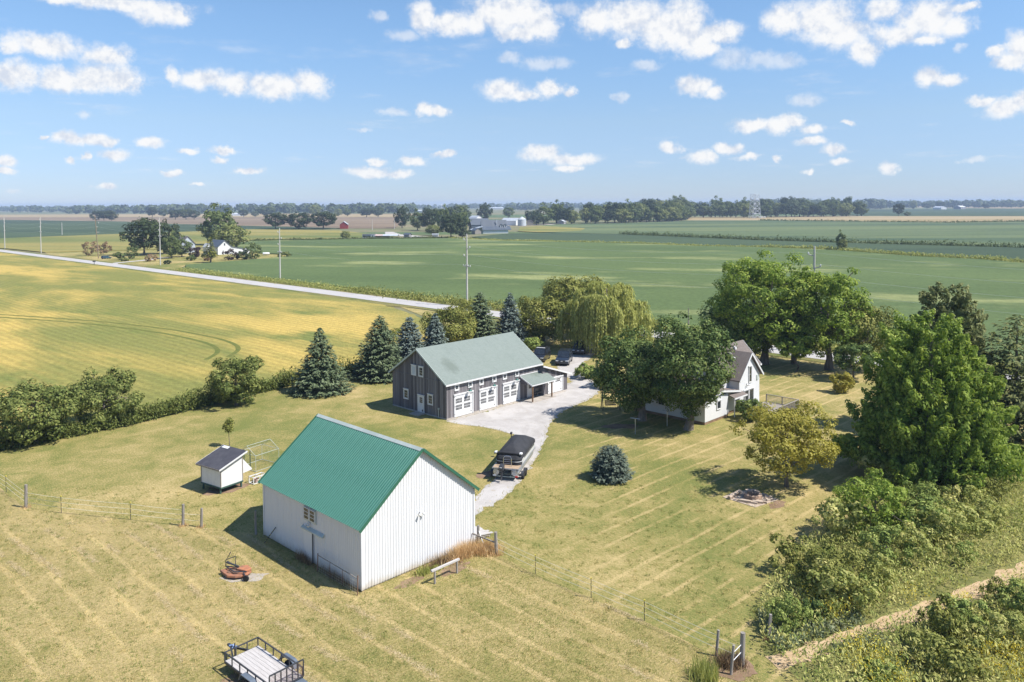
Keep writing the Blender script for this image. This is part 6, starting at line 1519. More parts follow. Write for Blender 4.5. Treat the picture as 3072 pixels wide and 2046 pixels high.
# ---- pontoon boat on its trailer
bt = empty('pontoon_boat', (-0.65, 68.25, 0), R_(75.8), 'pontoon boat under a black cover on the gravel drive', 'boat')
COVER = simple('black boat cover', (0.026, 0.027, 0.031), (0.040, 0.041, 0.046), 1.5, 0.75, 0.25, bump=0.5, bscale=2.5)
PANEL = simple('silver boat panel', (0.55, 0.56, 0.58), (0.47, 0.48, 0.50), 2, 0.35, 0.5)
TAN = simple('tan boat deck', (0.40, 0.30, 0.21), (0.35, 0.26, 0.18), 4, 0.9, 0.1)
for s_ in (-1, 1):
    m = MB(); m.lathe([(0.02, -0.12), (0.27, -0.10), (0.30, 0.0), (0.30, 5.4), (0.26, 6.0), (0.15, 6.45), (0.02, 6.6)], (0, s_ * 0.85, 0.72), 18, 'x'); m.build('pontoon', M['alu'], bt, smooth=True)
m = MB(); m.box(-0.15, 6.5, -1.22, 1.22, 1.02, 1.10); m.build('deck', M['alu'], bt, bevel=0.02)
m = MB(); m.box(-0.10, 0.95, -1.15, 1.15, 1.10, 1.115); m.build('stern_platform', TAN, bt)
# fence: a rounded U of panels
def ring_xy(x0, x1, w, rc, n=6):
    p = []
    for a in np.linspace(math.pi, math.pi / 2, n): p.append((x0 + rc + rc * math.cos(a), w - rc + rc * math.sin(a)))
    p += [(x1, w), (x1, -w)]
    for a in np.linspace(-math.pi / 2, -math.pi, n): p.append((x0 + rc + rc * math.cos(a), -w + rc + rc * math.sin(a)))
    return p
m = MB(); m.loft([[(x, y, z) for x, y in ring_xy(0.75, 6.35, 1.16, 0.5)] for z in (1.115, 1.62)]); m.build('fence_panel', COVER, bt, smooth=True)
for s_ in (-1, 1):
    m = MB(); m.box(1.25, 6.3, s_ * 1.165 - 0.012, s_ * 1.165 + 0.012, 1.12, 1.66); m.build('side_panel', PANEL, bt)
    m = MB(); m.box(2.0, 6.0, s_ * 1.18 - 0.006, s_ * 1.18 + 0.006, 1.44, 1.56); m.build('side_window', M['black_steel'], bt)
m = MB(); m.path([(x, y, 1.42) for x, y in ring_xy(0.735, 1.4, 1.18, 0.5)[:6]] , 0.022, 6); m.path([(x, y, 1.42) for x, y in ring_xy(0.735, 1.4, 1.18, 0.5)[-6:]], 0.022, 6); m.path([(0.735, 0.68, 1.42), (0.735, -0.68, 1.42)], 0.022, 6); m.build('rub_rail', M['white_paint'], bt)
r0_ = ring_xy(0.70, 6.40, 1.20, 0.5)
def shrink(p, k, x0, x1, w): return [((x - 3.5) * (x1 - x0) / 5.7 + (x0 + x1) / 2, y * w / 1.20) for x, y in p]
m = MB(); m.loft([[(x, y, 1.60) for x, y in r0_], [(x, y, 1.86) for x, y in shrink(r0_, 1, 0.76, 6.36, 1.17)], [(x, y, 2.02) for x, y in shrink(r0_, 1, 0.95, 6.2, 1.02)], [(x, y, 2.40 + 0.08 * math.sin(x * 1.5)) for x, y in shrink(r0_, 1, 1.6, 5.3, 0.50)], [(x, y, 2.74 - 0.12 * abs(x - 3.6)) for x, y in shrink(r0_, 1, 2.4, 4.9, 0.05)]]); m.build('cover', COVER, bt, smooth=True)
m = MB(); m.path([(1.02, 1.32, 2.05), (1.0, 0.5, 2.10), (1.0, -0.4, 2.10), (1.02, -1.20, 2.04)], [0.10, 0.13, 0.13, 0.10], 10); roll = m.build('folded_canopy', COVER, bt, smooth=True)
for y in (1.15, -1.10):
    m = MB(); m.cbox((1.06, y, 2.10), (0.36, 0.26, 0.16)); m.build('canopy_bracket', M['white_paint'], bt, bevel=0.05)
m = MB(); m.path([(0.42, 0.32, 1.11), (0.42, 0.32, 1.78), (0.44, 0.25, 1.95), (0.45, 0.1, 2.0), (0.45, -0.2, 2.0), (0.44, -0.33, 1.95), (0.42, -0.40, 1.78), (0.42, -0.40, 1.11)], 0.032, 8)
for z in (1.35, 1.52, 1.68): m.path([(0.42, 0.32, z), (0.42, -0.40, z)], 0.018, 6)
m.build('tow_arch', M['chrome'], bt, smooth=True)
om = MB(); om.loft([[(-0.62, 0.08, 0.98), (-0.25, 0.08, 0.98), (-0.25, 0.42, 0.98), (-0.62, 0.42, 0.98)], [(-0.74, 0.05, 1.15), (-0.2, 0.05, 1.15), (-0.2, 0.45, 1.15), (-0.74, 0.45, 1.15)], [(-0.74, 0.06, 1.42), (-0.2, 0.06, 1.48), (-0.2, 0.44, 1.48), (-0.74, 0.44, 1.42)], [(-0.62, 0.12, 1.52), (-0.28, 0.12, 1.56), (-0.28, 0.38, 1.56), (-0.62, 0.38, 1.52)]])
mo = om.build('outboard_motor', M['black_steel'], bt, smooth=True)
m = MB(); m.loft([[(-0.58, 0.16, 0.98), (-0.30, 0.16, 0.98), (-0.30, 0.34, 0.98), (-0.58, 0.34, 0.98)], [(-0.60, 0.20, 0.45), (-0.42, 0.20, 0.45), (-0.42, 0.30, 0.45), (-0.60, 0.30, 0.45)], [(-0.62, 0.22, 0.22), (-0.46, 0.22, 0.22), (-0.46, 0.28, 0.22), (-0.62, 0.28, 0.22)]]); m.lathe([(0.01, -0.2), (0.06, -0.05), (0.06, 0.12), (0.03, 0.2)], (-0.58, 0.25, 0.36), 10, 'x'); m.build('drive_leg', M['black_steel'], mo)
m = MB()
for a in (0, 2.09, 4.19): m.beam((-0.80, 0.25, 0.36), (-0.83, 0.25 + 0.17 * math.cos(a), 0.36 + 0.17 * math.sin(a)), 0.10, 0.02)
m.build('propeller', M['black_steel'], mo)
m = MB(); m.box(-0.76, -0.745, 0.14, 0.36, 1.30, 1.38); m.build('motor_label', WHITEP, mo)
ld = MB()
for y in (-0.62, -0.98): ld.path([(-0.18, y, 1.14), (-0.30, y, 1.05), (-0.32, y, 0.66)], 0.02, 6)
for z in (0.68, 0.86, 1.03): ld.path([(-0.31, -0.62, z), (-0.31, -0.98, z)], 0.02, 6)
ld.build('ladder', M['chrome'], bt)
m = MB(); m.path([(5.9, 1.0, 1.7), (5.9, 1.0, 2.35)], 0.04, 8); m.cbox((5.9, 1.0, 2.42), (0.3, 0.16, 0.16)); m.build('trolling_motor', M['black_steel'], bt)
tr_ = empty('boat_trailer', (-0.65, 68.25, 0), R_(75.8), 'tandem axle trailer carrying the pontoon boat', 'trailer')
for s_ in (-1, 1):
    m = MB(); m.box(-0.05, 6.0, s_ * 0.45 - 0.05, s_ * 0.45 + 0.05, 0.34, 0.44); m.build('frame_rail', M['galv'], tr_)
    m = MB(); m.box(0.1, 6.0, s_ * 0.70 - 0.06, s_ * 0.70 + 0.06, 0.44, 0.50); m.build('bunk', M['greywood'], tr_)
    for x in (0.75, 1.62):
        wheel(tr_, (x, s_ * 1.36, 0.31), 0.31, 0.2)
        m = MB(); m.prism([(0.37 * math.cos(a), 0.37 * math.sin(a)) for a in np.linspace(0.1, math.pi - 0.1, 9)] + [(0.34 * math.cos(a), 0.34 * math.sin(a)) for a in np.linspace(math.pi - 0.1, 0.1, 9)], lambda a, b: (x + a, s_ * 1.36 - 0.13, 0.33 + b), lambda a, b: (x + a, s_ * 1.36 + 0.13, 0.33 + b)); m.build('fender', M['black_steel'], tr_)
for x in (0.05, 0.75, 1.62, 3.6, 5.8):
    w_ = 1.3 if x in (0.75, 1.62) else 0.75; m = MB(); m.path([(x, -w_, 0.31), (x, w_, 0.31)], 0.04, 8); m.build('axle', M['galv'], tr_)
m = MB(); m.path([(6.0, 0.45, 0.40), (7.6, 0, 0.42)], 0.05, 8); m.path([(6.0, -0.45, 0.40), (7.6, 0, 0.42)], 0.05, 8); m.path([(7.2, 0, 0), (7.2, 0, 0.8)], 0.035, 8); m.build('tongue', M['galv'], tr_)
for s_ in (-1, 1):
    m = MB(); m.cbox((-0.12, s_ * 1.0, 0.42), (0.06, 0.26, 0.12)); m.build('tail_light', simple('red lens', (0.55, 0.03, 0.02), (0.4, 0.02, 0.02), 8, 0.3) if s_ < 0 else WHITEP, tr_)
    m = MB(); m.box(-0.1, 0.0, min(s_ * 0.45, s_ * 1.12), max(s_ * 0.45, s_ * 1.12), 0.36, 0.41); m.build('light_bracket', M['galv'], tr_)

# ---- flat utility trailer
ut = empty('utility_trailer', (-14.3, 40.88, 0), R_(-41.7), 'flat utility trailer with bleached plank floor and mesh ramp gate', 'trailer')
TL, TW = 4.15, 0.95
n = 9; pw = 2 * TW / n
for i in range(n):
    m = MB(); m.box(0.05, TL, -TW + i * pw + 0.006, -TW + (i + 1) * pw - 0.006, 0.52, 0.56); m.build('plank', M['plank'], ut)
m = MB()
for s_ in (-1, 1): m.box(0, TL, s_ * TW - 0.03, s_ * TW + 0.03, 0.42, 0.53)
m.box(-0.03, 0.03, -TW, TW, 0.42, 0.53); m.box(TL, TL + 0.06, -TW, TW, 0.42, 0.53); m.build('frame', M['black_steel'], ut)
for s_ in (-1, 1):
    m = MB(); m.beam((0, s_ * TW, 0.98), (TL, s_ * TW, 0.98), 0.055, 0.055); m.build('top_rail', M['black_steel'], ut)
    for x in (0.0, 0.75, 1.5, 2.25, 3.0, 3.7, TL):
        m = MB(); m.box(x - 0.025, x + 0.025, s_ * TW - 0.025, s_ * TW + 0.025, 0.53, 0.955); m.build('upright', M['black_steel'], ut)
    m = MB(); m.prism([(1.95, 0.50), (2.12, 0.80), (2.25, 0.86), (3.05, 0.86), (3.2, 0.80), (3.35, 0.50), (3.28, 0.50), (3.14, 0.76), (3.03, 0.82), (2.27, 0.82), (2.16, 0.76), (2.02, 0.50)], lambda x, z: (x, s_ * 1.0, z), lambda x, z: (x, s_ * 1.30, z)); m.build('fender', M['bluegrey_steel'], ut)
    wheel(ut, (2.65, s_ * 1.15, 0.34), 0.34, 0.2)
m = MB(); m.beam((0, -TW, 0.98), (0, TW, 0.98), 0.055, 0.055); m.build('top_rail', M['black_steel'], ut)
for y in (-0.32, 0.32):
    m = MB(); m.box(-0.025, 0.025, y - 0.025, y + 0.025, 0.53, 0.955); m.build('upright', M['black_steel'], ut)
m = MB(); m.path([(2.65, -1.1, 0.34), (2.65, 1.1, 0.34)], 0.05, 8); m.build('axle', M['black_steel'], ut)
m = MB(); m.beam((0.3, -0.6, 0.46), (-1.15, 0, 0.46), 0.07, 0.10); m.beam((0.3, 0.6, 0.46), (-1.15, 0, 0.46), 0.07, 0.10); m.path([(-0.7, 0.0, 0.0), (-0.7, 0.0, 0.8)], 0.035, 8); m.build('tongue', M['black_steel'], ut)
m = MB(); m.cbox((-1.25, 0, 0.50), (0.28, 0.14, 0.12)); m.build('coupler', M['black_steel'], ut, bevel=0.02)
m = MB(); m.path([(-1.1, -0.1, 0.55), (-0.95, 0.08, 0.60), (-0.8, -0.08, 0.56), (-0.7, 0.1, 0.6), (-0.6, 0, 0.55)], 0.045, 7); m.build('rolled_strap', simple('blue strap', (0.06, 0.14, 0.36), (0.35, 0.42, 0.55), 14, 0.7), ut)
gt = MB(); gt.beam((TL + 0.10, -TW, 1.42), (TL + 0.10, TW, 1.42), 0.05, 0.06); gt.beam((TL + 0.10, -TW, 0.58), (TL + 0.10, TW, 0.58), 0.05, 0.06); gate = gt.build('ramp_gate', M['black_steel'], ut)
for i in range(7):
    y = -TW + i * 2 * TW / 6; m = MB(); m.box(TL + 0.075, TL + 0.125, y - 0.025, y + 0.025, 0.61, 1.39); m.build('gate_bar', M['black_steel'], gate)
m = MB()
for i in range(60):
    y = -TW + i * 2 * TW / 59; m.box(TL + 0.098, TL + 0.102, y - 0.003, y + 0.003, 0.61, 1.39)
for i in range(12): m.box(TL + 0.0985, TL + 0.1015, -TW, TW, 0.65 + i * 0.06, 0.655 + i * 0.06)
tag(m.build('gate_mesh', M['rust'], gate), kind='stuff')
m = MB(); m.box(TL + 0.06, TL + 0.55, -TW + 0.05, TW - 0.05, 0.46, 0.49); m.build('dovetail', M['bluegrey_steel'], ut)

# ---- rotary mower
mw = empty('rotary_mower', (-18.05, 50.72, 0), R_(-8), 'faded orange rotary mower deck resting on a bare patch', 'mower')
pl = [(-1.12, 0.08), (-0.28, -0.60), (0.30, -0.62), (0.85, -0.36), (0.98, 0.30), (0.35, 0.62), (-0.62, 0.62)]
m = MB(); m.prism(pl, lambda x, y: (x, y, 0.14), lambda x, y: (x * 0.98, y * 0.98, 0.29)); m.build('deck', M['orange'], mw, bevel=0.03)
m = MB(); m.prism([(-0.45, -0.28), (0.2, -0.34), (0.5, 0.1), (-0.1, 0.42), (-0.6, 0.35)], lambda x, y: (x, y, 0.29), lambda x, y: (x, y, 0.33)); m.build('worn_plate', M['rust'], mw)
m = MB(); m.prism([(0.05, 0.05), (0.75, -0.10), (1.0, 0.25), (0.55, 0.66), (0.15, 0.55)], lambda x, y: (x, y, 0.29), lambda x, y: (x, y, 0.46)); m.build('gearbox_cover', M['orange'], mw, bevel=0.04)
m = MB(); m.beam((-0.85, 0.35, 0.43), (0.1, -0.35, 0.43), 0.06, 0.06); m.beam((0.1, -0.35, 0.43), (0.9, -0.25, 0.45), 0.06, 0.06); m.beam((-0.85, 0.35, 0.43), (0.5, 0.25, 0.43), 0.05, 0.05); m.build('frame_bar', M['black_steel'], mw)
m = MB(); m.path([(-0.90, 0.45, 0.3), (-0.92, 0.5, 0.75), (-0.75, 0.55, 1.02), (-0.62, 0.58, 1.28)], 0.028, 7); m.path([(-0.85, 0.5, 0.8), (-0.3, 0.62, 1.0), (-0.25, 0.5, 0.6), (-0.2, 0.45, 0.4)], 0.028, 7); m.build('hitch_arch', M['black_steel'], mw)
m = MB(); m.path([(-0.75, 0.35, 0.70), (-0.35, 0.28, 0.62), (0.15, 0.18, 0.52)], [0.09, 0.05, 0.07], 9); m.build('drive_shaft', M['black_steel'], mw)
m = MB(); m.beam((0.7, -0.3, 0.40), (1.02, -0.62, 0.24), 0.06, 0.06); m.build('wheel_arm', M['black_steel'], mw)
wheel(mw, (1.05, -0.66, 0.20), 0.20, 0.11)

# ---- fire pit
fp = empty('fire_pit', (19.45, 63.75, 0), R_(-42), 'round stone fire pit on a stone slab by the apple tree', 'fire pit')
m = MB(); m.prism([(-1.95, -1.40), (1.0, -1.75), (1.75, 1.15), (-1.0, 1.55), (-1.7, 0.7)], lambda x, y: (x, y, -0.05), lambda x, y: (x, y, 0.035)); m.build('slab', M['palestone'], fp)
rf_ = random.Random(4)
for c in range(3):
    for i in range(15):
        if c == 2 and i in (2, 3): continue
        a0 = 2 * math.pi * (i + c * 0.5) / 15 + rf_.uniform(-0.03, 0.03); a1 = a0 + 2 * math.pi / 15 * 0.93; r1, r0 = 0.72 + rf_.uniform(-0.03, 0.03), 0.50
        m = MB(); z0 = 0.04 + c * 0.12; z1 = z0 + 0.112 + rf_.uniform(-0.008, 0.004)
        m.prism([(r0 * math.cos(a0), r0 * math.sin(a0)), (r1 * math.cos(a0), r1 * math.sin(a0)), (r1 * math.cos(a1), r1 * math.sin(a1)), (r0 * math.cos(a1), r0 * math.sin(a1))], lambda x, y: (x, y, z0), lambda x, y: (x, y, z1)); m.build('ring_stone', M['stone'], fp)
for (x, y, rz, l, w, h) in ((-0.1, -1.25, 0.25, 1.1, 0.34, 0.18), (0.5, -1.1, 0.2, 0.8, 0.26, 0.14), (0.75, -0.75, 0.3, 0.9, 0.26, 0.16), (0.95, -0.45, 0.15, 0.9, 0.24, 0.14), (0.3, -0.95, 0.5, 0.35, 0.25, 0.12), (0.9, 0.95, 0.6, 0.6, 0.3, 0.1), (1.25, 0.4, 0.9, 0.6, 0.3, 0.1), (0.4, 1.25, 0.1, 0.5, 0.3, 0.08), (-0.75, 0.95, 0.8, 0.7, 0.4, 0.25), (-0.3, 1.2, -0.2, 0.7, 0.35, 0.22)):
    r = random.Random(int(x * 100)); m = MB(); hl, hw = l / 2, w / 2
    m.prism([(-hl, -hw * r.uniform(0.7, 1)), (hl * 0.3, -hw), (hl, -hw * r.uniform(0.5, 0.9)), (hl * 0.95, hw * 0.7), (0, hw), (-hl * 0.9, hw * 0.8)], lambda a, b: (a, b, 0.035), lambda a, b: (a * 0.94, b * 0.9, 0.035 + h)); m.build('flagstone', M['palestone'], fp, (x, y, 0), (0, 0, rz))
lg = empty('log_bench', (18.05, 64.15, 0), R_(47), 'split log bench along the edge of the fire pit slab', 'bench')
m = MB(); m.path([(-0.9, 0, 0.16), (0, 0.03, 0.17), (0.95, 0, 0.2)], [0.13, 0.14, 0.15], 10); m.build('log', M['palestone'], lg)
for x in (-0.5, 0.5):
    m = MB(); m.cbox((x, 0, 0.05), (0.16, 0.3, 0.10)); m.build('foot', M['stone'], lg)

# ---- clothes-line posts, swing, hitching rail, ramp
for (x, y, lb) in ((12.71, 81.85, 'white steel clothes line post in the sun beside the maple shade'), (16.6, 84.8, 'clothes line post in the shade by the white house wall')):
    o = empty('clothes_post', (x, y, 0), R_(-30), lb, 'post')
    m = MB(); m.path([(0, 0, 0), (0, 0, 1.65)], 0.045, 8); m.build('shaft', M['alu'], o)
    m = MB(); m.path([(-0.52, 0, 1.66), (0.52, 0, 1.66)], 0.045, 8); m.build('cross_arm', M['alu'], o)
sw = empty('garden_swing', (11.4, 92.1, 0), R_(5), 'dark wooden garden swing in the shade of the wide maple', 'swing')
for s_ in (-1, 1):
    m = MB(); m.beam((s_ * 1.0, -0.6, 0), (s_ * 0.95, 0, 1.9), 0.09, 0.09); m.beam((s_ * 1.0, 0.6, 0), (s_ * 0.95, 0, 1.9), 0.09, 0.09); m.build('leg_frame', M['black_steel'], sw)
m = MB(); m.beam((-1.1, 0, 1.93), (1.1, 0, 1.93), 0.1, 0.1); m.build('top_beam', M['black_steel'], sw)
m = MB(); m.box(-0.65, 0.65, -0.3, 0.2, 0.48, 0.52); m.build('seat', M['black_steel'], sw)
for i in range(4):
    m = MB(); m.box(-0.65, 0.65, 0.2, 0.23, 0.56 + i * 0.12, 0.65 + i * 0.12); m.build('back_slat', M['black_steel'], sw)
for s_ in (-1, 1):
    m = MB(); m.path([(s_ * 0.65, -0.05, 0.5), (s_ * 0.65, 0, 1.9)], 0.012, 5); m.build('chain', M['black_steel'], sw)
hr = empty('hitching_rail', (-4.35, 50.2, 0), R_(47), 'white topped hitching rail in front of the white barn gable', 'rail')
m = MB(); m.beam((-1.25, 0, 0.90), (1.15, 0, 0.88), 0.15, 0.13); m.build('rail', M['plank'], hr, bevel=0.015)
for x in (-0.96, 0.95):
    m = MB(); m.box(x - 0.05, x + 0.05, -0.05, 0.05, 0, 0.83); m.build('post', M['greywood'], hr)
rm = empty('plank_ramp', (-9.421, 48.475, 0), R_(45.71), 'weathered plank ramp at the far side of the white barn', 'ramp')
for i in range(11):
    y = 0.15 + i * 0.21; m = MB(); rx = random.Random(i).uniform(-0.12, 0.12)
    m.prism([(9.58, 0.50), (11.45 + rx, 0.22), (11.45 + rx, 0.17), (9.58, 0.45)], lambda x, z: (x, y, z), lambda x, z: (x, y + 0.195, z)); m.build('plank', M['plank'], rm)
for y in (0.25, 2.3):
    m = MB(); m.beam((9.55, y, 0.38), (11.3, y, 0.10), 0.08, 0.15); m.build('stringer', M['greywood'], rm)
for (x, z) in ((9.75, 0.30), (11.1, 0.06)):
    m = MB(); m.box(x, x + 0.12, 0.15, 2.4, 0, z); m.build('sleeper', M['greywood'], rm)

# ---- fences
def rpost(par, x, y, h, r, lean=(0, 0), mat=None, name='wooden_post'):
    m = MB(); m.path([(x, y, -0.15), (x + lean[0] * 0.5, y + lean[1] * 0.5, h * 0.5), (x + lean[0], y + lean[1], h)], [r, r * 0.98, r * 0.94], 10); return m.build(name, mat or M['greywood'], par)
def steppost(par, x, y, h):
    m = MB(); m.path([(x, y, -0.05), (x, y, h)], 0.022, 6); o = m.build('step_in_post', M['black_steel'], par)
    m = MB(); m.cbox((x, y, h), (0.08, 0.08, 0.10)); m.build('post_cap', M['yellow'], o)
    for z in (0.45, 0.80):
        m = MB(); m.cbox((x, y, z * h / 1.2), (0.06, 0.06, 0.05)); m.build('insulator', M['yellow'], o)
def strands(par, pts, hs, r=0.011):
    for z in hs:
        for a, b in zip(pts[:-1], pts[1:]):
            m = MB(); mid = ((a[0] + b[0]) / 2, (a[1] + b[1]) / 2); m.path([(a[0], a[1], z), (mid[0], mid[1], z - 0.03), (b[0], b[1], z)], r, 4, False); m.build('wire_strand', M['wire'], par)
fl = empty('electric_fence', (0, 0, 0), 0, 'wire fence along the paddock from the field corner to the two grey posts', 'fence')
for (x, y, h, r) in ((-38.9, 62.6, 1.85, 0.12), (-24.8, 58.8, 1.65, 0.105), (-23.3, 58.5, 1.45, 0.095)): rpost(fl, x, y, h, r, (0.05, 0))
for (x, y) in ((-48.5, 71.0), (-42.7, 66.1), (-35.4, 61.4), (-29.3, 60.0)): steppost(fl, x, y, 1.35)
strands(fl, [(-54, 75.5), (-48.5, 71.0), (-42.7, 66.1), (-38.9, 62.6), (-35.4, 61.4), (-29.3, 60.0), (-24.8, 58.8)], (0.45, 0.85, 1.22))
strands(fl, [(-24.8, 58.8), (-23.3, 58.5)], (0.5, 0.95))
fr_ = empty('electric_fence', (0, 0, 0), 0, 'wire fence from the white barn corner to the three corner posts', 'fence')
for (x, y, h, r, ln) in ((-2.5, 55.4, 1.30, 0.10, (0, 0)), (-1.2, 53.7, 1.55, 0.12, (-0.03, 0)), (10.7, 41.3, 1.40, 0.075, (0.12, 0)), (11.0, 39.6, 1.52, 0.075, (0.16, 0.03)), (11.8, 40.4, 1.75, 0.135, (0.05, 0))): rpost(fr_, x, y, h, r, ln)
m = MB(); m.beam((14.0, 42.9, -0.1), (14.12, 42.95, 1.36), 0.16, 0.13); m.build('square_post', M['greywood'], fr_)
for (x, y) in ((1.4, 50.8), (4.7, 47.6), (7.5, 44.9)): steppost(fr_, x, y, 1.2)
strands(fr_, [(-1.2, 53.7), (1.4, 50.8), (4.7, 47.6), (7.5, 44.9), (10.75, 41.3)], (0.42, 0.8, 1.12))
strands(fr_, [(10.75, 41.3), (11.8, 40.4)], (0.5, 1.0)); 
for z in (0.75, 1.15):
    m = MB(); m.path([(11.1, 39.62, z - 0.05), (11.75, 40.35, z)], 0.02, 6); m.build('brace_rod', M['white_paint'], fr_)
m = MB(); m.beam((-2.9, 55.1, 0.86), (-1.15, 53.62, 0.80), 0.07, 0.09); m.build('gate_rail', M['greywood'], fr_)
m = MB(); m.path([(-2.45, 55.3, 0.95), (-2.0, 54.5, 0.05)], 0.035, 6); m.build('brace_rod', M['white_paint'], fr_)

# ---- utility poles along the road and in the fields
def pole(name, x, y, h, label, mat, arms=3, bar=True, group=None, lean=0.0, r=0.20):
    o = empty(name, (x, y, 0), R_(-43.4), label, 'utility pole', group)
    m = MB(); m.path([(0, 0, -0.2), (0, lean * 0.5, h * 0.5), (0, lean, h)], [r * 1.15, r, r * 0.75], 8); m.build('shaft', mat, o)
    for i in range(arms):
        z = h - 1.6 - i * 1.9; s_ = -1 if i != 1 else 1
        m = MB(); m.path([(0, 0, z), (s_ * 1.0, 0, z + 0.25)], 0.09, 6); a = m.build('arm', mat, o)
        m = MB(); m.lathe([(0.05, 0), (0.12, 0.1), (0.12, 0.35), (0.05, 0.45)], (s_ * 1.0, 0, z + 0.2), 8); m.build('insulator', M['white_paint'], a)
    if bar:
        z = h - 1.6 - arms * 1.9 - 0.3; m = MB(); m.box(-1.25, 1.25, -0.09, 0.09, z - 0.09, z + 0.09); c = m.build('cross_arm', mat, o)
        for q in (-1.15, -0.5, 0.5, 1.15):
            m = MB(); m.lathe([(0.04, 0), (0.09, 0.08), (0.05, 0.25)], (q, 0, z + 0.09), 6); m.build('insulator', M['white_paint'], c)
    return o
GP = 'utility poles along the county road'
for (x, y, h, lb, mt, ln) in ((-288.7, 451.7, 18, 'utility pole at the far end of the pole line along the road', 'polesteel', 0), (-241.8, 407.3, 18.6, 'utility pole between the last pole and the leaning tan pole', 'polesteel', 0), (-189.8, 364, 19.5, 'leaning tan utility pole beside the teal car', 'polewood', -1.1), (-142.2, 320.5, 19.3, 'utility pole in front of the rounded tree at the farmhouse', 'polesteel', 0), (-73.4, 250.6, 16.8, 'utility pole standing at the edge of the green soybeans, clear of any tree', 'polesteel', 0), (-10.7, 187.3, 17.0, 'utility pole rising behind the spruces and the grey barn', 'polesteel', 0), (48.4, 127.0, 17.0, 'utility pole with only its top showing above the largest maple', 'polesteel', 0)):
    pole('utility_pole', x, y, h, lb, M[mt], 3, True, GP, ln)
pl_ = empty('power_line', (0, 0, 0), 0, 'thin overhead wires strung between the roadside utility poles', 'wire')
PP = [(-288.7, 451.7, 18), (-241.8, 407.3, 18.6), (-189.8, 364, 19.5), (-142.2, 320.5, 19.3), (-73.4, 250.6, 16.8), (-10.7, 187.3, 17.0), (48.4, 127.0, 17.0), (105, 72, 17.0)]
for dx_, dz_ in ((-0.73, 1.4), (0.73, 3.3), (-0.73, 5.2), (0.9, 7.5)):
    for a, b in zip(PP[:-1], PP[1:]):
        m = MB(); m.path([(a[0] + dx_ + (b[0] - a[0]) * t, a[1] + dx_ * -0.95 + (b[1] - a[1]) * t, a[2] - dz_ + 0.4 + (b[2] - a[2]) * t - 5.2 * t * (1 - t)) for t in np.linspace(0, 1, 9)], 0.012, 4, False); m.build('wire', M['galv'], pl_)
pole('utility_pole', -374, 660, 10.8, 'short pole alone in the dark soybean field', M['polesteel'], 0, True, r=0.25)
pole('utility_pole', -132, 750, 10.5, 'thin pole in front of the brown stubble beside the red barn', M['polesteel'], 0, False, r=0.25)
pole('utility_pole', -117, 790, 9.0, 'thin pole at the end of the brown stubble by the farm grove', M['polesteel'], 0, False, r=0.25)
pole('short_pole', 32.0, 143.8, 4.9, 'short dark pole on the roadside by the willow', M['greywood'], 0, False, r=0.12)
mb = empty('mailbox', (-172.3, 326.9, 0), 0, 'dark mailbox on a post beside the road', 'mailbox')
m = MB(); m.box(-0.08, 0.08, -0.08, 0.08, 0, 1.1); m.build('post', M['black_steel'], mb)
m = MB(); m.prism([(-0.5, 1.1), (0.5, 1.1), (0.5, 1.45), (0.3, 1.62), (-0.3, 1.62), (-0.5, 1.45)], lambda x, z: (x, -0.35, z), lambda x, z: (x, 0.35, z)); m.build('box', M['black_steel'], mb)
# ---- lattice tower
tw = empty('lattice_tower', (372, 1217, 0), R_(20), 'grey steel lattice tower in front of the woodlot', 'tower')
TB, TT, TH = 6.2, 4.4, 37.0
def tp(k, z):
    w = TB + (TT - TB) * z / TH; sx_, sy_ = ((-1, -1), (1, -1), (1, 1), (-1, 1))[k]; return (sx_ * w, sy_ * w, z)
for k in range(4):
    m = MB(); m.path([tp(k, 0), tp(k, TH)], 0.34, 6); m.build('leg', M['silver'], tw)
    for b in range(5):
        z0, z1 = TH * b / 5, TH * (b + 1) / 5; m = MB(); m.path([tp(k, z0), tp((k + 1) % 4, z1)], 0.2, 5); m.path([tp((k + 1) % 4, z0), tp(k, z1)], 0.2, 5); m.path([tp(k, z1), tp((k + 1) % 4, z1)], 0.2, 5); m.build('brace', M['silver'], tw)
m = MB(); m.path([(-7.5, -5, 0), (-6.5, -4.5, 16)], 0.4, 6); m.build('side_pipe', M['white_paint'], tw)
m = MB(); m.box(4, 16, -6, -3, 1.6, 2.6); m.box(5, 6, -5, -4, 0, 1.6); m.box(14, 15, -5, -4, 0, 1.6); m.build('platform', M['white_paint'], tw)

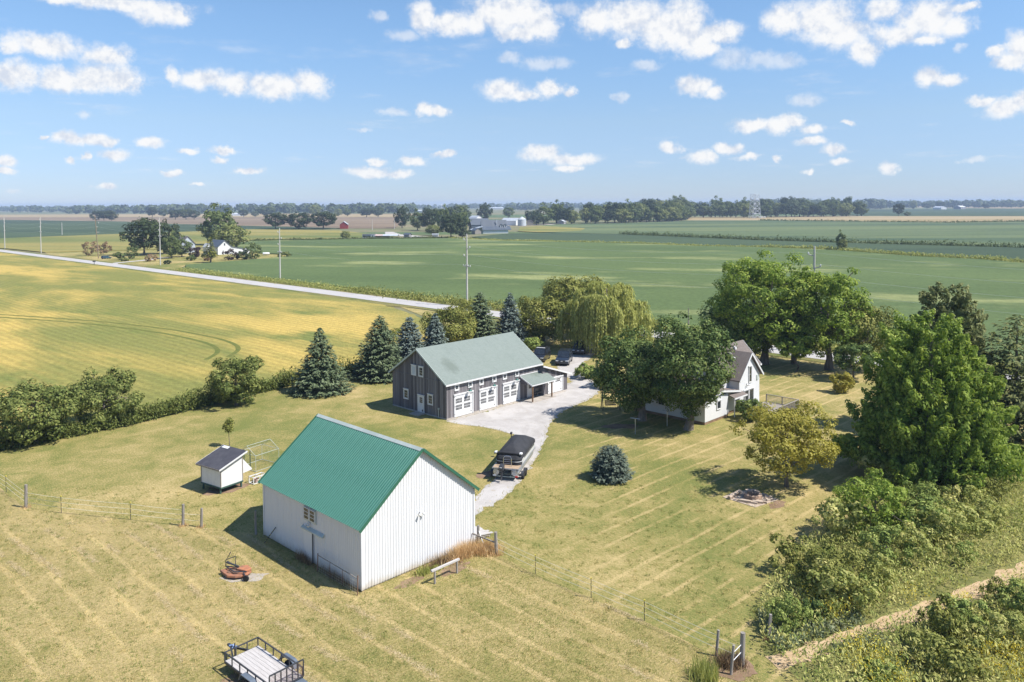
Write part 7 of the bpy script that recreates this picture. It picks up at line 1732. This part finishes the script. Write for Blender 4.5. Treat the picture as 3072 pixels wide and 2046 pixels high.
# ================================================================== FAR FARM BUILDINGS
def gable(name, loc, rz, w, l, he, hr_, wall, roof, label, cat='barn', profile=None, ov=0.4, windows=(), door=None, zb=0.0):
    """gable end at local y=0 facing -y, x across, y along the ridge"""
    o = empty(name, (*loc, zb), R_(rz), label, cat)
    pts = profile or [(0, he), (w / 2, hr_), (w, he)]
    m = MB(); m.prism([(0, 0)] + [(w, 0)] + [(x, z - 0.06) for x, z in pts[::-1]], lambda x, z: (x, 0, z), lambda x, z: (x, l, z)); m.build('wall', wall, o)
    for (a, b) in zip(pts[:-1], pts[1:]):
        d = Vector((b[0] - a[0], b[1] - a[1])).normalized(); a2 = (a[0] - d.x * (ov if a == pts[0] else 0), a[1] - d.y * (ov if a == pts[0] else 0)); b2 = (b[0] + d.x * (ov if b == pts[-1] else 0), b[1] + d.y * (ov if b == pts[-1] else 0))
        m = MB(); m.prism([a2, b2, (b2[0], b2[1] + 0.18), (a2[0], a2[1] + 0.18)], lambda x, z: (x, -ov, z), lambda x, z: (x, l + ov, z)); m.build('roof', roof, o)
    for (pl_, a, z, ww, hh) in windows:
        m = MB()
        if pl_ == 'y': m.box(a, a + ww, -0.08, -0.02, z, z + hh)
        else: m.box(-0.08, -0.02, a, a + ww, z, z + hh)
        wo = m.build('window', M['white_paint'], o); m = MB(); t = 0.15
        if pl_ == 'y': m.box(a + t, a + ww - t, -0.10, -0.08, z + t, z + hh - t)
        else: m.box(-0.10, -0.08, a + t, a + ww - t, z + t, z + hh - t)
        m.build('pane', M['glass'], wo)
    return o
fh = gable('farmhouse', (-143.3, 386.5), 45.7, 6.9, 12.5, 3.9, 6.9, M['clapboard'], M['bluemetal'], 'white farmhouse with blue grey gable roof across the road', 'house', windows=(('y', 3.0, 4.3, 0.9, 1.4), ('x', 3, 1.2, 0.9, 1.4), ('x', 7, 1.2, 0.9, 1.4)))
m = MB(); m.prism([(6.9, 0), (13.4, 0), (13.4, 2.5), (6.9, 3.7)], lambda x, z: (x, 0.8, z), lambda x, z: (x, 6, z)); m.build('lean_to', M['clapboard'], fh)
m = MB(); m.prism([(6.9, 3.75), (13.9, 2.45), (13.9, 2.62), (6.9, 3.95)], lambda x, z: (x, 0.4, z), lambda x, z: (x, 6.4, z)); m.build('lean_to_roof', M['bluemetal'], fh)
m = MB(); m.box(13.9, 16.2, -0.5, 2.5, 0, 2.6); m.build('porch_room', M['white_paint'], fh)
m = MB(); m.box(-2.2, 0, 7.6, 11.2, 0, 3.6); m.prism([(-2.5, 3.55), (-1.1, 5.4), (0.3, 3.55)], lambda x, z: (x, 7.2, z), lambda x, z: (x, 11.5, z)); m.build('side_wing', M['clapboard'], fh)
gable('outbuilding', (-167.5, 401), 45.7, 7.5, 11, 4.6, 8.4, simple('pale blue siding', (0.42, 0.46, 0.52), (0.36, 0.40, 0.46), 0.5, 0.7), simple('purple grey roof', (0.17, 0.15, 0.165), (0.20, 0.18, 0.19), 0.6, 0.8), 'pale outbuilding with purple grey roof beside the farmhouse', 'shed')
gable('red_barn', (-173.0, 798), 8, 7.8, 10, 4.4, 7.2, M['redpaint'], M['silver'], 'small red barn beside the huge dark trees')
# grey-roofed farm building with skirt roof, porch and dormers
gf = empty('farm_building', (-24, 650, 0), R_(14), 'white walled farm building with big blue grey metal roof and two dormers', 'barn')
m = MB(); m.prism([(0, 0), (15, 0), (15, 3.2), (9.5, 5.6), (7.5, 10.6), (5.5, 5.6), (0, 3.2)], lambda y, z: (0, y - 2, z), lambda y, z: (21, y - 2, z)); m.build('wall', M['white_paint'], gf)
for (a, b) in (((-2.9, 2.75), (3.3, 5.6)), ((3.3, 5.6), (5.5, 10.7)), ((13.9, 2.75), (7.7, 5.6)), ((7.7, 5.6), (5.5, 10.7))):
    m = MB(); ex = 2.6 if a[1] < 4 else 0.3; m.prism([a, b, (b[0], b[1] + 0.25), (a[0], a[1] + 0.25)], lambda y, z: (-0.3 if a[1] > 4 else -0.6, y, z), lambda y, z: (21 + ex, y, z)); m.build('roof', M['bluemetal'], gf)
m = MB(); m.prism([(-9, 3.0), (0, 5.6), (0, 5.8), (-9, 3.2)], lambda x, z: (x, -1.5, z), lambda x, z: (x, 10, z)); m.build('porch_roof', M['silver'], gf)
for y in (-1.2, 4, 9.6):
    m = MB(); m.box(-8.6, -8.3, y - 0.15, y + 0.15, 0, 3.1); m.build('porch_post', M['post_brown'], gf)
for x in (15.2, 18.4):
    m = MB(); m.prism([(x, 4.9), (x + 1.9, 4.9), (x + 1.9, 6.3), (x + 0.95, 7.4), (x, 6.3)], lambda a, z: (a, 1.0, z), lambda a, z: (a, 4.2, z)); dm = m.build('dormer', M['white_paint'], gf)
    m = MB(); m.box(x + 0.55, x + 1.35, 0.93, 0.99, 5.2, 6.4); m.build('pane', M['glass'], dm)
    for s_ in (-1, 1):
        m = MB(); m.beam((x + 0.95 + s_ * 1.2, 2.4, 6.15), (x + 0.95, 2.4, 7.55), 3.4, 0.15, (0, 0, 1)); m.build('dormer_roof', M['bluemetal'], dm)
m = MB(); m.path([(12.5, 3.5, 5), (12.5, 3.5, 11)], 0.3, 8); m.build('chimney_pipe', M['silver'], gf)
gable('dark_shed', (-29.5, 634), 30, 5.5, 6.5, 3.0, 4.8, M['greywood'], M['bluemetal'], 'small dark shed in front of the big grey roofed farm building', 'shed')
gable('round_roof_barn', (-40.5, 872), 40, 11.5, 13, 4.6, 10, M['white_paint'], M['silver'], 'white barn with rounded gambrel roof behind the farm building', profile=[(0, 5.0), (1.3, 8.0), (3.4, 10.2), (5.75, 11.2), (8.1, 10.2), (10.2, 8.0), (11.5, 5.0)])
gable('long_white_barn', (4.5, 889), 55, 10, 20, 5.2, 8.2, M['white_paint'], M['silver'], 'long low white barn next to the grain bin')
gable('back_barn', (-20, 700), 104, 12, 16, 6, 11.3, M['bluemetal'], M['bluemetal'], 'dark blue grey roofed barn right behind the farm building')
bi = empty('grain_bin', (11, 876, 0), 0, 'round silver grain bin with conical roof', 'grain bin')
m = MB(); m.lathe([(4.7, 0), (4.7, 7.0)], n=28); m.build('bin_wall', M['silver'], bi, smooth=True)
m = MB(); m.lathe([(4.9, 6.95), (0.5, 9.9), (0.5, 10.2), (0.02, 10.25)], n=28); m.build('bin_roof', M['silver'], bi, smooth=True)
gable('brown_shed', (17, 897), 0, 7, 9, 4, 6.0, M['greywood'], simple('pinkish roof', (0.36, 0.28, 0.26), (0.3, 0.23, 0.21), 0.6), 'brown shed half hidden between the grain bin and a tree', 'shed')
gable('grey_shed', (53.5, 931), -20, 7.5, 9.5, 3.2, 5.0, M['greymetal'], M['silver'], 'grey metal shed standing in front of the woodlot', 'shed')
tl = empty('mobile_home', (-106, 562, 0), R_(-12), 'pale boxy mobile home at the soybean edge', 'mobile home')
m = MB(); m.box(0, 9.5, 0, 3.2, 0.4, 3.1); m.build('wall', M['silver'], tl)
m = MB(); m.box(-0.15, 9.65, -0.15, 3.35, 3.1, 3.3); m.build('roof', M['greymetal'], tl)
m = MB(); m.box(0.5, 6.0, -0.06, -0.01, 1.4, 2.2); m.build('window', M['glass'], tl)
m = MB(); m.box(6.6, 9.4, -0.3, -0.02, 0.3, 3.0); w0 = m.build('white_end', M['white_paint'], tl); m = MB(); m.box(7.7, 8.3, -0.36, -0.30, 0.9, 2.4); m.build('door', M['glass'], w0)
os_ = empty('open_shed', (-96.5, 559, 0), R_(-4), 'long low open shed with patchy rusted roof beside the mobile home', 'shed')
for i in range(6):
    m = MB(); m.prism([(0, 2.2), (3, 3.2), (6, 2.2), (6, 2.05), (3, 3.05), (0, 2.05)], lambda y, z: (i * 2.7 + 0.02, y - 0.5, z), lambda y, z: (i * 2.7 + 2.68, y - 0.5, z)); m.build('roof_sheet', simple('pink rust roof', (0.42, 0.27, 0.24), (0.5, 0.42, 0.40), 1.5) if i in (0, 1) else M['silver'], os_)
for i in range(7):
    for y in (-0.3, 5.2):
        m = MB(); m.box(i * 2.7 - 0.1, i * 2.7 + 0.1, y - 0.1, y + 0.1, 0, 2.15); m.build('post', M['greywood'], os_)
m = MB(); m.box(0.2, 10.5, 1.2, 1.3, 0, 2.0); m.build('back_wall', M['post_brown'], os_)
gable('tiny_shed', (-74.5, 573), 60, 3.2, 4.5, 2.2, 3.3, M['greymetal'], M['bluemetal'], 'tiny grey shed beside the farm lane', 'shed')
gable('camper', (-55, 592), 90, 2.3, 4.5, 1.7, 2.0, M['white_paint'], M['silver'], 'small white camper below the farm grove', 'camper')
pg = empty('propane_tank', (-117.4, 378.5, 0), R_(20), 'white propane tank on the farmhouse lawn', 'tank')
m = MB(); m.lathe([(0.05, -1.7), (0.45, -1.55), (0.6, -1.2), (0.6, 1.2), (0.45, 1.55), (0.05, 1.7)], (0, 0, 1.0), 14, 'x'); m.build('shell', M['white_paint'], pg, smooth=True)
for x in (-1, 1):
    m = MB(); m.box(x - 0.1, x + 0.1, -0.4, 0.4, 0, 0.55); m.build('foot', M['greymetal'], pg)
gable('white_shed', (1318, 2440), 20, 22, 30, 6, 10, M['white_paint'], M['silver'], 'bright white shed far beyond the tan grain field', 'shed')
gable('white_shed', (1400, 2520), -50, 22, 40, 7, 11, M['greymetal'], M['white_paint'], 'long pale roofed shed behind the bright white shed', 'shed')
bn2 = 'bins of the grain elevator on the horizon'
for (x, y, r_, h) in ((-600, 5000, 9, 22), (-560, 5020, 7, 26), (-530, 5000, 9, 20), (-440, 4980, 8, 27), (-420, 5000, 8, 28), (-400, 4990, 9, 26), (-360, 5010, 10, 20)):
    o = empty('elevator_bin', (x, y, 0), 0, 'white bin of the far grain elevator', 'grain bin', bn2)
    m = MB(); m.lathe([(r_, 0), (r_, h * 0.8)], n=16); m.build('bin_wall', M['white_paint'], o, smooth=True); m = MB(); m.lathe([(r_ * 1.02, h * 0.79), (0.5, h)], n=16); m.build('bin_roof', M['silver'], o, smooth=True)
gable('white_warehouse', (-520, 4940), 80, 40, 90, 10, 15, M['white_paint'], M['silver'], 'long white warehouse at the far grain elevator', 'building')
gable('white_warehouse', (-262, 2330), 80, 14, 30, 5, 8, M['white_paint'], M['silver'], 'far white farm building behind the brown stubble', 'building')
gable('white_warehouse', (-610, 1800), 95, 12, 24, 4, 7, M['white_paint'], M['silver'], 'white roofed building far behind the red barn trees', 'building')
gable('far_house', (-40, 3600), 85, 14, 60, 6, 10, M['white_paint'], M['silver'], 'white building below the hazy woods beyond the grain bin', 'building')

# ================================================================== AIR
hzb = MB(); hzb.box(-9200, 9200, -500, 9200, -1.3, 48.0)
ht = NT('haze'); ht.t.nodes.remove(ht.b)
pvn = ht.n('ShaderNodeVolumePrincipled'); pvn.inputs['Color'].default_value = (0.60, 0.75, 1.0, 1); pvn.inputs['Density'].default_value = 0.00014; pvn.inputs['Anisotropy'].default_value = 0.0
ht.l(pvn.outputs[0], ht.out.inputs['Volume'])
o = hzb.build('haze', ht.m); tag(o, kind='stuff')
